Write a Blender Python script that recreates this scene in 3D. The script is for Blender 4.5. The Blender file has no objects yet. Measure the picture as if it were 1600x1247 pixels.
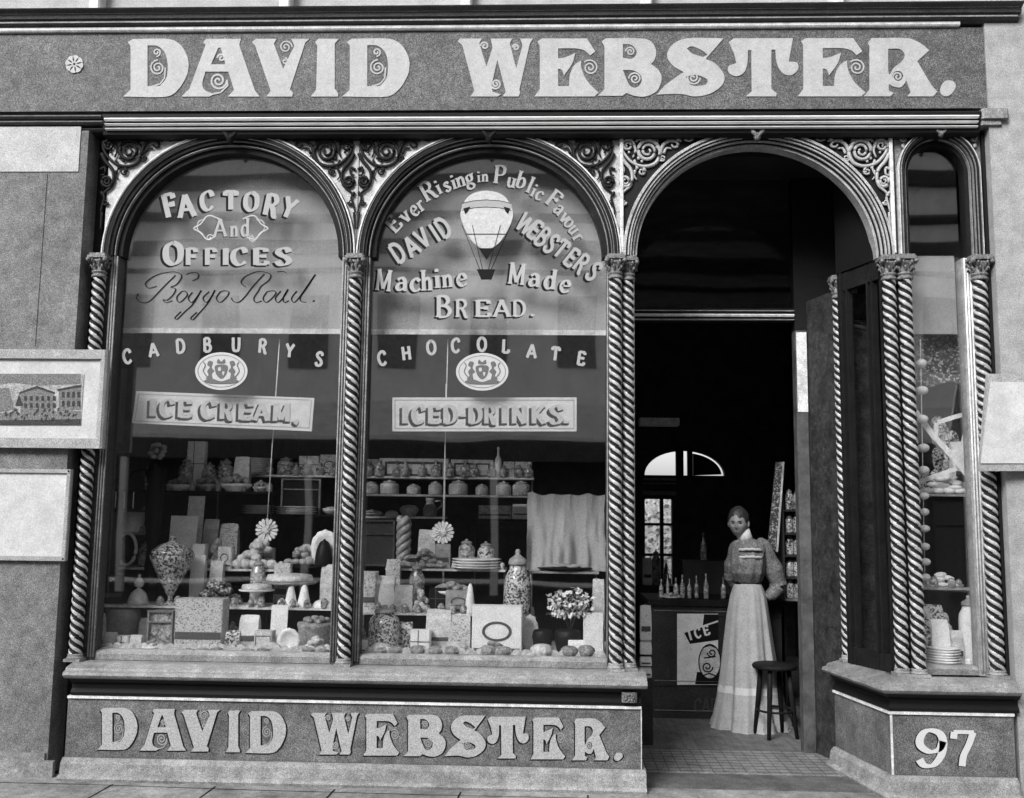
import bpy, math, random
from mathutils import Vector, Matrix, noise
from mathutils.geometry import tessellate_polygon
from math import sin, cos, pi, radians, atan, hypot

random.seed(11)
SC = bpy.context.scene
COL = SC.collection

# ------------------------------------------------------------------ camera
F_PX, W_PX, H_PX = 1500.0, 1600.0, 1247.0
PSI, PITCH, ROLL = atan(F_PX * .000025), atan((800 - 623.5) / F_PX), .012
CAM = Vector((5.69 * math.tan(PSI), -5.69, 1.6))
_F = Vector((-sin(PSI) * cos(PITCH), cos(PSI) * cos(PITCH), sin(PITCH)))
_R0 = Vector((cos(PSI), sin(PSI), 0))
_U0 = _R0.cross(_F)
_R = _R0 * cos(ROLL) + _U0 * sin(ROLL)
_U = _U0 * cos(ROLL) - _R0 * sin(ROLL)
cd = bpy.data.cameras.new('camera')
cam = bpy.data.objects.new('camera', cd)
COL.objects.link(cam)
cd.sensor_width = 36.0
cd.lens = 36.0 * F_PX / W_PX
cd.clip_start, cd.clip_end = .05, 500
m3 = Matrix((_R, _U, -_F)).transposed()
cam.matrix_world = Matrix.Translation(CAM) @ m3.to_4x4()
SC.camera = cam

# ------------------------------------------------------------------ light
SUN_EL, SUN_AZ = radians(36), radians(-31)          # azimuth from the street side, minus = from the left
world = bpy.data.worlds.new('World')
SC.world = world
world.use_nodes = True
nt = world.node_tree
nt.nodes.clear()
sky = nt.nodes.new('ShaderNodeTexSky')
sky.sky_type = 'NISHITA'
sky.sun_disc = False
sky.sun_elevation = SUN_EL
sky.sun_rotation = pi - SUN_AZ
sky.air_density, sky.dust_density = 1.0, 3.0
bw = nt.nodes.new('ShaderNodeRGBToBW')              # an orthochromatic plate: the whole place is grey
bg = nt.nodes.new('ShaderNodeBackground')
bg.inputs['Strength'].default_value = .15
wo = nt.nodes.new('ShaderNodeOutputWorld')
nt.links.new(sky.outputs[0], bw.inputs[0])
nt.links.new(bw.outputs[0], bg.inputs[0])
nt.links.new(bg.outputs[0], wo.inputs[0])
sl = bpy.data.lights.new('sun', 'SUN')
sl.energy, sl.angle = 2.1, radians(24)
sun = bpy.data.objects.new('sun', sl)
COL.objects.link(sun)
sdir = Vector((sin(SUN_AZ) * cos(SUN_EL), -cos(SUN_AZ) * cos(SUN_EL), sin(SUN_EL)))
sun.rotation_euler = sdir.to_track_quat('Z', 'Y').to_euler()
SC.view_settings.view_transform = 'Standard'
SC.view_settings.look = 'None'
SC.view_settings.exposure = 0.70
SC.view_settings.gamma = 1.0


def at(x, y, Y):
    """the point of the upright plane at depth Y that the photograph shows at pixel x, y"""
    v = _F * F_PX + _R * (x - W_PX / 2) + _U * (H_PX / 2 - y)
    t = (Y - CAM.y) / v.y
    return CAM + v * t


def zat(y, Y, x=700):
    return at(x, y, Y).z


def xat(x, Y, y=750):
    return at(x, y, Y).x


# ------------------------------------------------------------------ materials
MATS = {}


def mat(name, v, rough=.6, spec=.35, noise=((90, .3),), bump=None, metal=0, streak=None, spots=None, coat=0, grain=0):
    """grey paint, wood, stone: base value v, mottled by real dirt and grain at the given scales"""
    if name in MATS:
        return MATS[name]
    m = bpy.data.materials.new(name)
    m.use_nodes = True
    t = m.node_tree
    b = t.nodes['Principled BSDF']
    b.inputs['Roughness'].default_value = rough
    b.inputs['Specular IOR Level'].default_value = spec
    b.inputs['Metallic'].default_value = metal
    b.inputs['Coat Weight'].default_value = coat
    g = t.nodes.new('ShaderNodeNewGeometry')
    acc = None
    terms = [(s, a, None) for s, a in noise]
    if streak:
        terms.append((streak[0], streak[1], streak[2]))
    for s, a, sc in terms:
        n = t.nodes.new('ShaderNodeTexNoise')
        n.inputs['Scale'].default_value = s
        n.inputs['Detail'].default_value = 4
        n.inputs['Roughness'].default_value = .65
        src = g.outputs['Position']
        if sc:
            mp = t.nodes.new('ShaderNodeMapping')
            mp.inputs['Scale'].default_value = sc
            t.links.new(src, mp.inputs[0])
            src = mp.outputs[0]
        t.links.new(src, n.inputs['Vector'])
        r = t.nodes.new('ShaderNodeMapRange')
        r.inputs['From Min'].default_value = .3
        r.inputs['From Max'].default_value = .7
        r.inputs['To Min'].default_value = 1 - a
        r.inputs['To Max'].default_value = 1 + a
        t.links.new(n.outputs[0], r.inputs[0])
        if acc is None:
            acc = r.outputs[0]
        else:
            mu = t.nodes.new('ShaderNodeMath')
            mu.operation = 'MULTIPLY'
            t.links.new(acc, mu.inputs[0])
            t.links.new(r.outputs[0], mu.inputs[1])
            acc = mu.outputs[0]
    if grain:                                        # soot in the pores, rubbed and chipped paint
        for sc_, lo, hi, a_, b_ in ((185, .40, .60, 1 - grain, 1 + grain), (52, .30, .36, .45, 1.0), (75, .68, .73, 1.0, 1.0 + grain * .9)):
            n = t.nodes.new('ShaderNodeTexNoise')
            n.inputs['Scale'].default_value = sc_
            n.inputs['Detail'].default_value = 3 if sc_ > 100 else 5
            n.inputs['Roughness'].default_value = .7
            t.links.new(g.outputs['Position'], n.inputs['Vector'])
            r = t.nodes.new('ShaderNodeMapRange')
            r.inputs['From Min'].default_value, r.inputs['From Max'].default_value = lo, hi
            r.inputs['To Min'].default_value, r.inputs['To Max'].default_value = a_, b_
            t.links.new(n.outputs[0], r.inputs[0])
            mu = t.nodes.new('ShaderNodeMath')
            mu.operation = 'MULTIPLY'
            t.links.new(acc, mu.inputs[0])
            t.links.new(r.outputs[0], mu.inputs[1])
            acc = mu.outputs[0]
    mu = t.nodes.new('ShaderNodeMath')
    mu.operation = 'MULTIPLY'
    mu.inputs[1].default_value = v
    if acc is None:
        mu.inputs[0].default_value = 1
    else:
        t.links.new(acc, mu.inputs[0])
    out = mu.outputs[0]
    if spots:                                        # (scale, threshold, value): wrapped sweets, prints, chips
        vo = t.nodes.new('ShaderNodeTexVoronoi')
        vo.inputs['Scale'].default_value = spots[0]
        t.links.new(g.outputs['Position'], vo.inputs['Vector'])
        wn = t.nodes.new('ShaderNodeMapRange')
        wn.inputs['From Min'].default_value = spots[1]
        wn.inputs['From Max'].default_value = min(1.0, spots[1] + .45)
        sx = t.nodes.new('ShaderNodeSeparateColor')
        t.links.new(vo.outputs['Color'], sx.inputs[0])
        t.links.new(sx.outputs[0], wn.inputs[0])
        mx = t.nodes.new('ShaderNodeMix')
        mx.data_type = 'FLOAT'
        t.links.new(wn.outputs[0], mx.inputs[0])
        t.links.new(out, mx.inputs[2])
        mx.inputs[3].default_value = spots[2]
        out = mx.outputs[0]
    t.links.new(out, b.inputs['Base Color'])
    if bump:
        n = t.nodes.new('ShaderNodeTexNoise')
        n.inputs['Scale'].default_value = bump[0]
        n.inputs['Detail'].default_value = 5
        t.links.new(g.outputs['Position'], n.inputs['Vector'])
        bp = t.nodes.new('ShaderNodeBump')
        bp.inputs['Strength'].default_value = bump[1]
        bp.inputs['Distance'].default_value = .01
        t.links.new(n.outputs[0], bp.inputs['Height'])
        t.links.new(bp.outputs[0], b.inputs['Normal'])
    MATS[name] = m
    return m


def glass_mat(name, refl, tint=.94):
    if name in MATS:
        return MATS[name]
    m = bpy.data.materials.new(name)
    m.use_nodes = True
    t = m.node_tree
    t.nodes.clear()
    o = t.nodes.new('ShaderNodeOutputMaterial')
    tr = t.nodes.new('ShaderNodeBsdfTransparent')
    tr.inputs[0].default_value = (tint, tint, tint, 1)
    gl = t.nodes.new('ShaderNodeBsdfGlossy')
    gl.inputs['Roughness'].default_value = .02
    gl.inputs['Color'].default_value = (1, 1, 1, 1)
    g = t.nodes.new('ShaderNodeNewGeometry')
    n = t.nodes.new('ShaderNodeTexNoise')
    n.inputs['Scale'].default_value = 1.3
    n.inputs['Detail'].default_value = 1
    t.links.new(g.outputs['Position'], n.inputs['Vector'])
    bp = t.nodes.new('ShaderNodeBump')
    bp.inputs['Strength'].default_value = .04
    bp.inputs['Distance'].default_value = .05
    t.links.new(n.outputs[0], bp.inputs['Height'])
    t.links.new(bp.outputs[0], gl.inputs['Normal'])
    mx = t.nodes.new('ShaderNodeMixShader')
    mx.inputs[0].default_value = refl
    t.links.new(tr.outputs[0], mx.inputs[1])
    t.links.new(gl.outputs[0], mx.inputs[2])
    t.links.new(mx.outputs[0], o.inputs[0])
    MATS[name] = m
    return m


GR = ((170, .35), (9, .12))
M_BOARD = mat('fascia_paint', .11, .6, .25, ((230, .75), (70, .3), (14, .3), (2.2, .2)), bump=(60, .15), grain=0.6)
M_LET = mat('sign_white', .42, .55, .25, ((230, .16), (30, .10), (6, .08)), grain=0.16)
M_LETG = mat('sign_grey', .36, .5, .3, ((200, .3),))
M_DARK = mat('dark_varnish', .014, .6, .12, ((120, .5), (10, .3)), bump=(90, .2))
M_MID = mat('brown_varnish', .055, .45, .3, ((180, .6), (12, .25)), bump=(90, .2), grain=0.5)
M_LINE = mat('pale_fillet', .66, .5, .3, ((200, .3), (20, .2), (5, .2)), grain=0.2)
M_SILL = mat('sill_paint', .245, .5, .3, ((220, .5), (40, .2), (11, .3), (3, .2)), bump=(70, .25), grain=0.35)
M_RISER = mat('riser_paint', .14, .55, .25, ((230, .6), (50, .25), (10, .3), (2.5, .2)), bump=(70, .2), grain=0.5)
M_PLINTH = mat('plinth_stone', .275, .75, .2, ((220, .4), (40, .2), (9, .35), (2, .22)), bump=(60, .5), grain=0.35)
M_WALL = mat('wall_render', .19, .85, .15, ((230, .6), (60, .25), (12, .25), (1.7, .22)), bump=(80, .5), grain=0.45)
M_UPPER = mat('upper_stone', .40, .8, .2, ((190, .3), (6, .2)), bump=(60, .3), grain=0.3)
M_ROPE = mat('column_ridge', .43, .4, .5, ((200, .4), (9, .25)), coat=.15, grain=0.3)
M_GROOVE = mat('column_groove', .016, .6, .12, ((150, .4),))
M_CAP = mat('capital_iron', .16, .45, .4, ((160, .5), (40, .4)), bump=(120, .5), grain=0.5)
M_IRON = mat('scroll_iron', .018, .6, .12, ((160, .4),))
M_IRONL = mat('scroll_iron_lit', .42, .5, .4, ((160, .4),))  # same iron as the dark scrolls, its lit look put into the colour
M_SPAN = mat('spandrel_panel', .48, .7, .2, ((200, .35), (20, .25)), grain=0.25)
M_BLIND = mat('blind_cloth', .40, .9, .1, ((200, .2), (5, .08)), streak=(6, .06, (12, 1, .6)), grain=0.22)
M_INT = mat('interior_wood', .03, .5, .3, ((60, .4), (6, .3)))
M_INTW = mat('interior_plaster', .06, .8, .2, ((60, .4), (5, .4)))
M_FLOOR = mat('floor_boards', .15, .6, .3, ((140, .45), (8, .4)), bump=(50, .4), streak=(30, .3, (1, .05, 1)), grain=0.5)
M_TILE = mat('threshold_tile', .24, .6, .3, ((150, .45), (9, .35)), bump=(60, .4), grain=0.5)
M_STEP = mat('worn_step', .13, .7, .3, ((150, .45), (9, .35), (2, .3)), bump=(60, .5), grain=.5)
M_PAVE = mat('pavement_stone', .25, .85, .2, ((150, .35), (7, .35), (1.2, .35), (26, .25)), bump=(45, .5), grain=0.35)
M_ROAD = mat('road_macadam', .09, .9, .1, ((60, .4), (3, .3)), bump=(40, .5))
M_GLASS = glass_mat('window_glass', .155, 1.0)
M_GLASSD = glass_mat('door_glass', .03, 1.0)
M_WHITE = mat('white_paper', .86, .8, .2, ((120, .12), (18, .10)), grain=0.16)
M_CREAM = mat('cream_card', .62, .8, .2, ((150, .25), (25, .25)), grain=0.25)
M_PRINT = mat('printed_paper', .6, .8, .2, ((110, .25),), spots=(150, .62, .14))
M_SWEET = mat('wrapped_sweets', .6, .18, .7, ((120, .3),), spots=(95, .35, .05))
M_SWEETD = mat('dark_sweets', .06, .4, .5, ((120, .3),), spots=(95, .6, .6))
M_CRUST = mat('baked_crust', .30, .6, .3, ((90, .55), (28, .45)), bump=(60, .6))
M_ICING = mat('icing', .62, .6, .3, ((110, .3), (35, .35)), bump=(50, .5))
M_CHINA = mat('china', .82, .25, .5, ((100, .12), (20, .15)), grain=0.14)
M_BLACK = mat('black_japan', .010, .5, .2, ((80, .4),))
M_TIN = mat('tinplate', .32, .4, .5, ((120, .4), (14, .3)))
M_INK = mat('printing_ink', .10, .7, .2, ((150, .4),))
M_JAR = mat('jar_glassware', .24, .08, .9, ((90, .6), (26, .8)), spots=(80, .5, .62))
M_LEAF = mat('dry_leaves', .09, .7, .3, ((90, .4),))
M_SKIN = mat('skin', .32, .55, .3, ((200, .12), (30, .10)))
M_HAIR = mat('dark_hair', .04, .5, .4, ((120, .4),))
M_BLOUSE = mat('blouse_cloth', .20, .9, .1, ((220, .5), (60, .4), (24, .25)), bump=(40, .4), grain=0.4)
M_SKIRT = mat('skirt_cloth', .46, .9, .1, ((220, .2), (14, .12)), grain=0.2)
M_SHADE = mat('letter_shade', .012, .7, .1, ((170, .4),))
M_GILT = mat('glass_letter', .35, .5, .3, ((190, .14),))
M_GLASSD2 = mat('dark_paint_on_glass', .012, .7, .1, ((170, .4),))
M_FAINT = mat('faint_letter', .07, .5, .3, ((170, .4),))
M_OPP = mat('opposite_wall', .88, .85, .2, ((30, .1), (2, .12)))
M_OPPD = mat('opposite_shade', .05, .5, .3, ((30, .2),))  # dark tone for the painted shade under the opposite verandah


# ------------------------------------------------------------------ mesh collector
class MB:
    def __init__(s):
        s.v, s.f, s.m, s.sm = [], [], [], []

    def add(s, vs, fs, mi=0, smooth=False):
        o = len(s.v)
        s.v += [tuple(q) for q in vs]
        for q in fs:
            s.f.append([o + i for i in q])
            s.m.append(mi)
            s.sm.append(smooth)

    def box(s, x0, x1, y0, y1, z0, z1, mi=0, c=0):
        if c <= 0:
            vs = [(x, y, z) for z in (z0, z1) for y in (y0, y1) for x in (x0, x1)]
            s.add(vs, [(0, 2, 3, 1), (4, 5, 7, 6), (0, 1, 5, 4), (2, 6, 7, 3), (0, 4, 6, 2), (1, 3, 7, 5)], mi)
        else:                                        # front arrises rounded off
            pr = [(x0, y1), (x0, y0 + c), (x0 + c, y0), (x1 - c, y0), (x1, y0 + c), (x1, y1)]
            vs = [(x, y, z0) for x, y in pr] + [(x, y, z1) for x, y in pr]
            n = 6
            s.add(vs, [tuple(range(n - 1, -1, -1)), tuple(range(n, 2 * n))] +
                  [(i, (i + 1) % n, n + (i + 1) % n, n + i) for i in range(n)], mi)

    def hexa(s, b, t, mi=0):
        """b, t: four points below, four above, both anticlockwise from above"""
        s.add(list(b) + list(t), [(3, 2, 1, 0), (4, 5, 6, 7)] +
              [(i, (i + 1) % 4, 4 + (i + 1) % 4, 4 + i) for i in range(4)], mi)

    def molding(s, prof, x0, x1, mi=0, ends=True):
        """prof: (y, z) outline, run from x0 to x1"""
        n = len(prof)
        vs = [(x0, y, z) for y, z in prof] + [(x1, y, z) for y, z in prof]
        s.add(vs, [(i, (i + 1) % n, n + (i + 1) % n, n + i) for i in range(n)], mi)
        if ends:
            s.add(vs, [tuple(range(n)), tuple(range(2 * n - 1, n - 1, -1))], mi)

    def sheet(s, pts, y0, y1, mi=0):
        """closed outline of (x, z), given thickness y0 (front) to y1"""
        n = len(pts)
        tr = tessellate_polygon([[Vector((p[0], p[1], 0)) for p in pts]])
        vs = [(p[0], y0, p[1]) for p in pts] + [(p[0], y1, p[1]) for p in pts]
        s.add(vs, [tuple(t) for t in tr] + [tuple(n + i for i in t) for t in tr] +
              [(i, (i + 1) % n, n + (i + 1) % n, n + i) for i in range(n)], mi)

    def holed(s, loops, fn, y0, th, mi=0):
        """filled outline with holes; fn maps the loop's own units to (x, z)"""
        tr = tessellate_polygon([[Vector((p[0], p[1], 0)) for p in l] for l in loops])
        allp = [fn(*p) for l in loops for p in l]
        n = len(allp)
        vs = [(p[0], y0, p[1]) for p in allp] + [(p[0], y0 + th, p[1]) for p in allp]
        fs = [tuple(t) for t in tr]
        o = 0
        for l in loops:
            k = len(l)
            fs += [(o + i, o + (i + 1) % k, n + o + (i + 1) % k, n + o + i) for i in range(k)]
            o += k
        s.add(vs, fs, mi)

    def lathe(s, prof, c=(0, 0, 0), n=16, mi=0, sx=1, sy=1, smooth=True, flute=0, nf=0):
        vs, fs = [], []
        for r, z in prof:
            for i in range(n):
                a = 2 * pi * i / n
                k = r * (1 + flute * cos(nf * a)) if nf else r
                vs.append((c[0] + k * cos(a) * sx, c[1] + k * sin(a) * sy, c[2] + z))
        m = len(prof)
        for j in range(m - 1):
            for i in range(n):
                fs.append((j * n + i, j * n + (i + 1) % n, (j + 1) * n + (i + 1) % n, (j + 1) * n + i))
        fs.append(tuple(range(n - 1, -1, -1)))
        fs.append(tuple((m - 1) * n + i for i in range(n)))
        s.add(vs, fs, mi, smooth)

    def loft(s, rings, mi=0, cap=True, smooth=True):
        n = len(rings[0])
        vs = [p for r in rings for p in r]
        fs = []
        for j in range(len(rings) - 1):
            for i in range(n):
                fs.append((j * n + i, j * n + (i + 1) % n, (j + 1) * n + (i + 1) % n, (j + 1) * n + i))
        if cap:
            fs.append(tuple(range(n - 1, -1, -1)))
            fs.append(tuple((len(rings) - 1) * n + i for i in range(n)))
        s.add(vs, fs, mi, smooth)

    def tube(s, pts, rad, n=6, mi=0):
        pts = [Vector(p) for p in pts]
        rr = rad if isinstance(rad, (list, tuple)) else [rad] * len(pts)
        rings = []
        up = Vector((0, 0, 1))
        for i, p in enumerate(pts):
            d = (pts[min(i + 1, len(pts) - 1)] - pts[max(i - 1, 0)]).normalized()
            u = d.cross(up if abs(d.z) < .95 else Vector((1, 0, 0))).normalized()
            w = d.cross(u)
            rings.append([p + (u * cos(2 * pi * k / n) + w * sin(2 * pi * k / n)) * rr[i] for k in range(n)])
        s.loft(rings, mi)

    def ball(s, c, rx, ry=None, rz=None, mi=0, n=10, k=7):
        ry = rx if ry is None else ry
        rz = rx if rz is None else rz
        pr = [(max(sin(pi * j / k), .02), -cos(pi * j / k)) for j in range(k + 1)]
        vs = [(c[0] + rx * r * cos(2 * pi * i / n), c[1] + ry * r * sin(2 * pi * i / n), c[2] + rz * z)
              for r, z in pr for i in range(n)]
        fs = [(j * n + i, j * n + (i + 1) % n, (j + 1) * n + (i + 1) % n, (j + 1) * n + i)
              for j in range(k) for i in range(n)]
        s.add(vs, fs, mi, True)

    def ribbon(s, pts, wid, fn, y0, th, mi=0):
        """flat stroke along pts (own units), width(s) wid, mapped by fn to (x, z)"""
        n = len(pts)
        if n < 2:
            return
        ww = wid if isinstance(wid, (list, tuple)) else [wid] * n
        L, Rr = [], []
        for i in range(n):
            a, b = pts[max(i - 1, 0)], pts[min(i + 1, n - 1)]
            dx, dy = b[0] - a[0], b[1] - a[1]
            k = hypot(dx, dy) or 1
            nx, ny = -dy / k * ww[i] / 2, dx / k * ww[i] / 2
            L.append(fn(pts[i][0] + nx, pts[i][1] + ny))
            Rr.append(fn(pts[i][0] - nx, pts[i][1] - ny))
        vs = []
        for i in range(n):
            vs += [(L[i][0], y0, L[i][1]), (Rr[i][0], y0, Rr[i][1]), (L[i][0], y0 + th, L[i][1]), (Rr[i][0], y0 + th, Rr[i][1])]
        fs = [(0, 1, 3, 2), (4 * n - 4, 4 * n - 2, 4 * n - 1, 4 * n - 3)]
        for i in range(n - 1):
            a, b = 4 * i, 4 * i + 4
            fs += [(a, b, b + 1, a + 1), (a + 2, a + 3, b + 3, b + 2), (a, a + 2, b + 2, b), (a + 1, b + 1, b + 3, a + 3)]
        s.add(vs, fs, mi)

    def build(s, name, mats, parent=None, origin=None, fix=True, local=False):
        """link as ONE mesh object; vertices are in world space unless local (then in the parent's)"""
        me = bpy.data.meshes.new(name)
        if not isinstance(mats, (list, tuple)):
            mats = [mats]
        base = Vector(parent['_w']) if parent is not None and not local else Vector((0, 0, 0))
        if origin is None:
            xs, ys, zs = zip(*s.v)
            origin = Vector(((min(xs) + max(xs)) / 2, (min(ys) + max(ys)) / 2, min(zs)))
        origin = Vector(origin)
        me.from_pydata([tuple(Vector(p) - origin) for p in s.v], [], s.f)
        for q in mats:
            me.materials.append(q)
        me.polygons.foreach_set('material_index', s.m)
        me.polygons.foreach_set('use_smooth', s.sm)
        if fix:
            import bmesh
            b = bmesh.new()
            b.from_mesh(me)
            bmesh.ops.recalc_face_normals(b, faces=b.faces)
            b.to_mesh(me)
            b.free()
        me.update()
        o = bpy.data.objects.new(name, me)
        COL.objects.link(o)
        if parent is not None:
            o.parent = parent
        o.location = origin - base
        o['_w'] = list(origin)
        return o


def tag(o, label=None, cat=None, group=None, kind=None):
    if label:
        o['label'] = label
    if cat:
        o['category'] = cat
    if group:
        o['group'] = group
    if kind:
        o['kind'] = kind
    return o


def thing(name, loc, label, cat, group=None):
    o = bpy.data.objects.new(name, None)
    COL.objects.link(o)
    o.empty_display_size = .05
    o.location = loc
    o['_w'] = list(loc)
    return tag(o, label, cat, group)


def smooth_path(pts, closed=False, k=6):
    """points (x, y) are corners, (x, y, 1) are passed smoothly"""
    n = len(pts)
    out = []
    rng = n if closed else n - 1
    for i in range(rng):
        a, b = pts[i], pts[(i + 1) % n]
        sa, sb = len(a) > 2, len(b) > 2
        out.append((a[0], a[1]))
        if not (sa or sb):
            continue
        pa = pts[i - 1] if (i > 0 or closed) else a
        pb = pts[(i + 2) % n] if (i + 2 < n or closed) else b
        ch = Vector((b[0] - a[0], b[1] - a[1]))
        t0 = Vector((b[0] - pa[0], b[1] - pa[1])) * .5 if sa else ch
        t1 = Vector((pb[0] - a[0], pb[1] - a[1])) * .5 if sb else ch
        if sa and t0.length > 1.3 * ch.length:
            t0 *= 1.3 * ch.length / t0.length
        if sb and t1.length > 1.3 * ch.length:
            t1 *= 1.3 * ch.length / t1.length
        for j in range(1, k):
            t = j / k
            h1, h2 = 2 * t ** 3 - 3 * t * t + 1, t ** 3 - 2 * t * t + t
            h3, h4 = -2 * t ** 3 + 3 * t * t, t ** 3 - t * t
            out.append((h1 * a[0] + h2 * t0.x + h3 * b[0] + h4 * t1.x, h1 * a[1] + h2 * t0.y + h3 * b[1] + h4 * t1.y))
    if not closed:
        out.append((pts[-1][0], pts[-1][1]))
    return out


def spiral(cx, cy, r0, r1, turns, a0, d=1, n=None):
    n = n or max(8, int(14 * turns))
    return [(cx + (r0 + (r1 - r0) * i / n) * cos(a0 + d * 2 * pi * turns * i / n),
             cy + (r0 + (r1 - r0) * i / n) * sin(a0 + d * 2 * pi * turns * i / n)) for i in range(n + 1)]


# ------------------------------------------------------------------ sign alphabet: heavy ornamental capitals (own units, y down)
BIG = {
    'D': ((770, 248, 1178, 604), [(830, 248), (1050, 248, 1), (1125, 282, 1), (1168, 350, 1), (1180, 402), (1168, 470, 1), (1118, 555, 1), (1040, 604, 1), (770, 604), (816, 562), (816, 290), (798, 268)],
          [[(922, 288), (985, 292, 1), (1032, 335, 1), (1048, 410, 1), (1040, 485, 1), (1000, 538), (922, 540)]],
          [spiral(985, 425, 48, 6, 2.0, -pi / 2, -1), spiral(978, 330, 26, 5, 1.4, pi / 2, -1), [(1033, 425), (1028, 490), (1000, 525), (935, 545)]]),
    'A': ((1135, 248, 1625, 604), [(1290, 248), (1508, 248), (1497, 285), (1595, 565), (1625, 604), (1425, 604), (1465, 562), (1428, 450), (1285, 450), (1266, 520, 1), (1280, 562, 1), (1330, 588, 1), (1310, 604), (1135, 604), (1185, 555), (1287, 285), (1272, 268)],
          [[(1366, 302), (1320, 405), (1412, 405), (1380, 302)]],
          [spiral(1365, 505, 55, 6, 2.0, 0, 1), [(1310, 592), (1380, 578), (1425, 535), (1420, 500)], spiral(1385, 365, 26, 4, 1.4, pi, 1)]),
    'V': ((-20, 248, 335, 604), [(-20, 268), (5, 248), (132, 248), (115, 278), (172, 432), (242, 292), (222, 248), (335, 248), (308, 272), (214, 560), (232, 580), (228, 604), (68, 604), (96, 570), (0, 290)], [],
          [spiral(188, 298, 40, 5, 1.8, 0, -1), spiral(182, 385, 20, 4, 1.2, -pi / 2, 1)]),
    'I': ((345, 248, 522, 604), [(372, 268), (392, 248), (522, 248), (495, 278), (495, 555), (517, 585), (515, 604), (345, 604), (378, 562), (386, 290)], [], []),
    'W': ((1260, 245, 1730, 604), [(1260, 262), (1275, 245), (1412, 245), (1395, 272), (1440, 420), (1478, 300), (1466, 245), (1600, 245), (1585, 275), (1625, 430), (1665, 285), (1650, 245), (1730, 245), (1710, 275), (1645, 560), (1650, 582), (1640, 604), (1540, 604), (1560, 575), (1508, 375), (1470, 540), (1478, 575), (1530, 590), (1510, 604), (1340, 604), (1365, 570), (1290, 285)], [],
          [spiral(1498, 525, 34, 5, 1.8, pi, -1), spiral(1428, 290, 26, 4, 1.4, pi, 1), spiral(1622, 300, 22, 4, 1.4, pi, 1)]),
    'E': ((140, 244, 540, 606), [(160, 262), (188, 244), (468, 244), (520, 325), (488, 350), (455, 320, 1), (400, 306, 1), (288, 306), (288, 368), (330, 362, 1), (396, 334), (376, 400, 1), (325, 476), (312, 442, 1), (288, 432), (288, 542), (356, 542), (362, 470, 1), (390, 410, 1), (432, 382), (434, 430, 1), (470, 510, 1), (540, 582), (515, 606), (140, 606), (174, 560), (174, 290)], [],
          [spiral(488, 425, 50, 6, 2.0, -2.4, 1)]),
    'B': ((535, 244, 932, 610), [(560, 262), (585, 244), (800, 244, 1), (870, 264, 1), (900, 325, 1), (890, 380, 1), (868, 405), (920, 450, 1), (934, 505, 1), (905, 575, 1), (835, 610, 1), (765, 606, 1), (715, 588), (690, 606), (535, 606), (577, 565), (577, 295)],
          [[(692, 280), (745, 285, 1), (778, 325, 1), (765, 362, 1), (740, 374), (692, 366)], [(692, 443), (760, 447, 1), (806, 480, 1), (806, 525, 1), (772, 555, 1), (735, 540, 1), (710, 490, 1)]],
          [spiral(738, 326, 30, 5, 1.6, pi, 1), spiral(768, 497, 40, 6, 1.8, pi, 1)]),
    'S': ((905, 246, 1328, 618), [(1322, 246), (1210, 378), (1275, 412, 1), (1326, 485, 1), (1308, 550, 1), (1232, 602, 1), (1140, 618, 1), (1050, 602, 1), (905, 606), (955, 548), (1035, 487), (1072, 462), (1000, 415, 1), (970, 350, 1), (1005, 285, 1), (1095, 246, 1)],
          [[(1092, 312), (1122, 297, 1), (1182, 320, 1), (1222, 350), (1195, 366), (1130, 345, 1)], [(1086, 492), (1150, 480, 1), (1215, 505, 1), (1222, 530, 1), (1190, 548, 1), (1118, 545, 1)]],
          [spiral(1132, 498, 44, 6, 2.0, 0, 1)]),
    'T': ((1352, 244, 1788, 606), [(1355, 268), (1385, 244), (1755, 244), (1728, 390), (1780, 395, 1), (1786, 440, 1), (1742, 474, 1), (1690, 460, 1), (1655, 400, 1), (1645, 315), (1620, 315), (1620, 560), (1652, 585), (1650, 606), (1460, 606), (1498, 575), (1495, 318), (1474, 318), (1470, 400, 1), (1450, 455, 1), (1405, 480, 1), (1358, 462, 1), (1352, 420, 1), (1402, 398), (1388, 340)],
          [], [[(1372, 436), (1395, 414), (1410, 425), (1398, 440)], [(1765, 430), (1745, 412), (1732, 424), (1745, 438)]]),
    'R': ((595, 238, 1055, 608), [(622, 268), (645, 238), (860, 238, 1), (935, 262, 1), (1005, 315), (930, 385), (1020, 540), (1055, 578), (1030, 608), (868, 608), (890, 580), (862, 508), (832, 548, 1), (790, 548, 1), (752, 530), (752, 570), (782, 585), (765, 608), (595, 608), (632, 565), (632, 290)],
          [[(748, 306), (820, 308, 1), (852, 345, 1), (830, 390, 1), (785, 425, 1), (757, 470, 1), (748, 440)], [(772, 485, 1), (790, 452, 1), (826, 450, 1), (845, 482, 1), (828, 512, 1), (792, 512, 1)]],
          [spiral(808, 482, 38, 5, 1.8, 0, 1)]),
    '.': ((1072, 510, 1170, 606), [(1120, 512, 1), (1160, 522, 1), (1168, 555, 1), (1135, 598, 1), (1095, 604, 1), (1074, 575, 1), (1090, 530, 1)], [], []),
}


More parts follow.
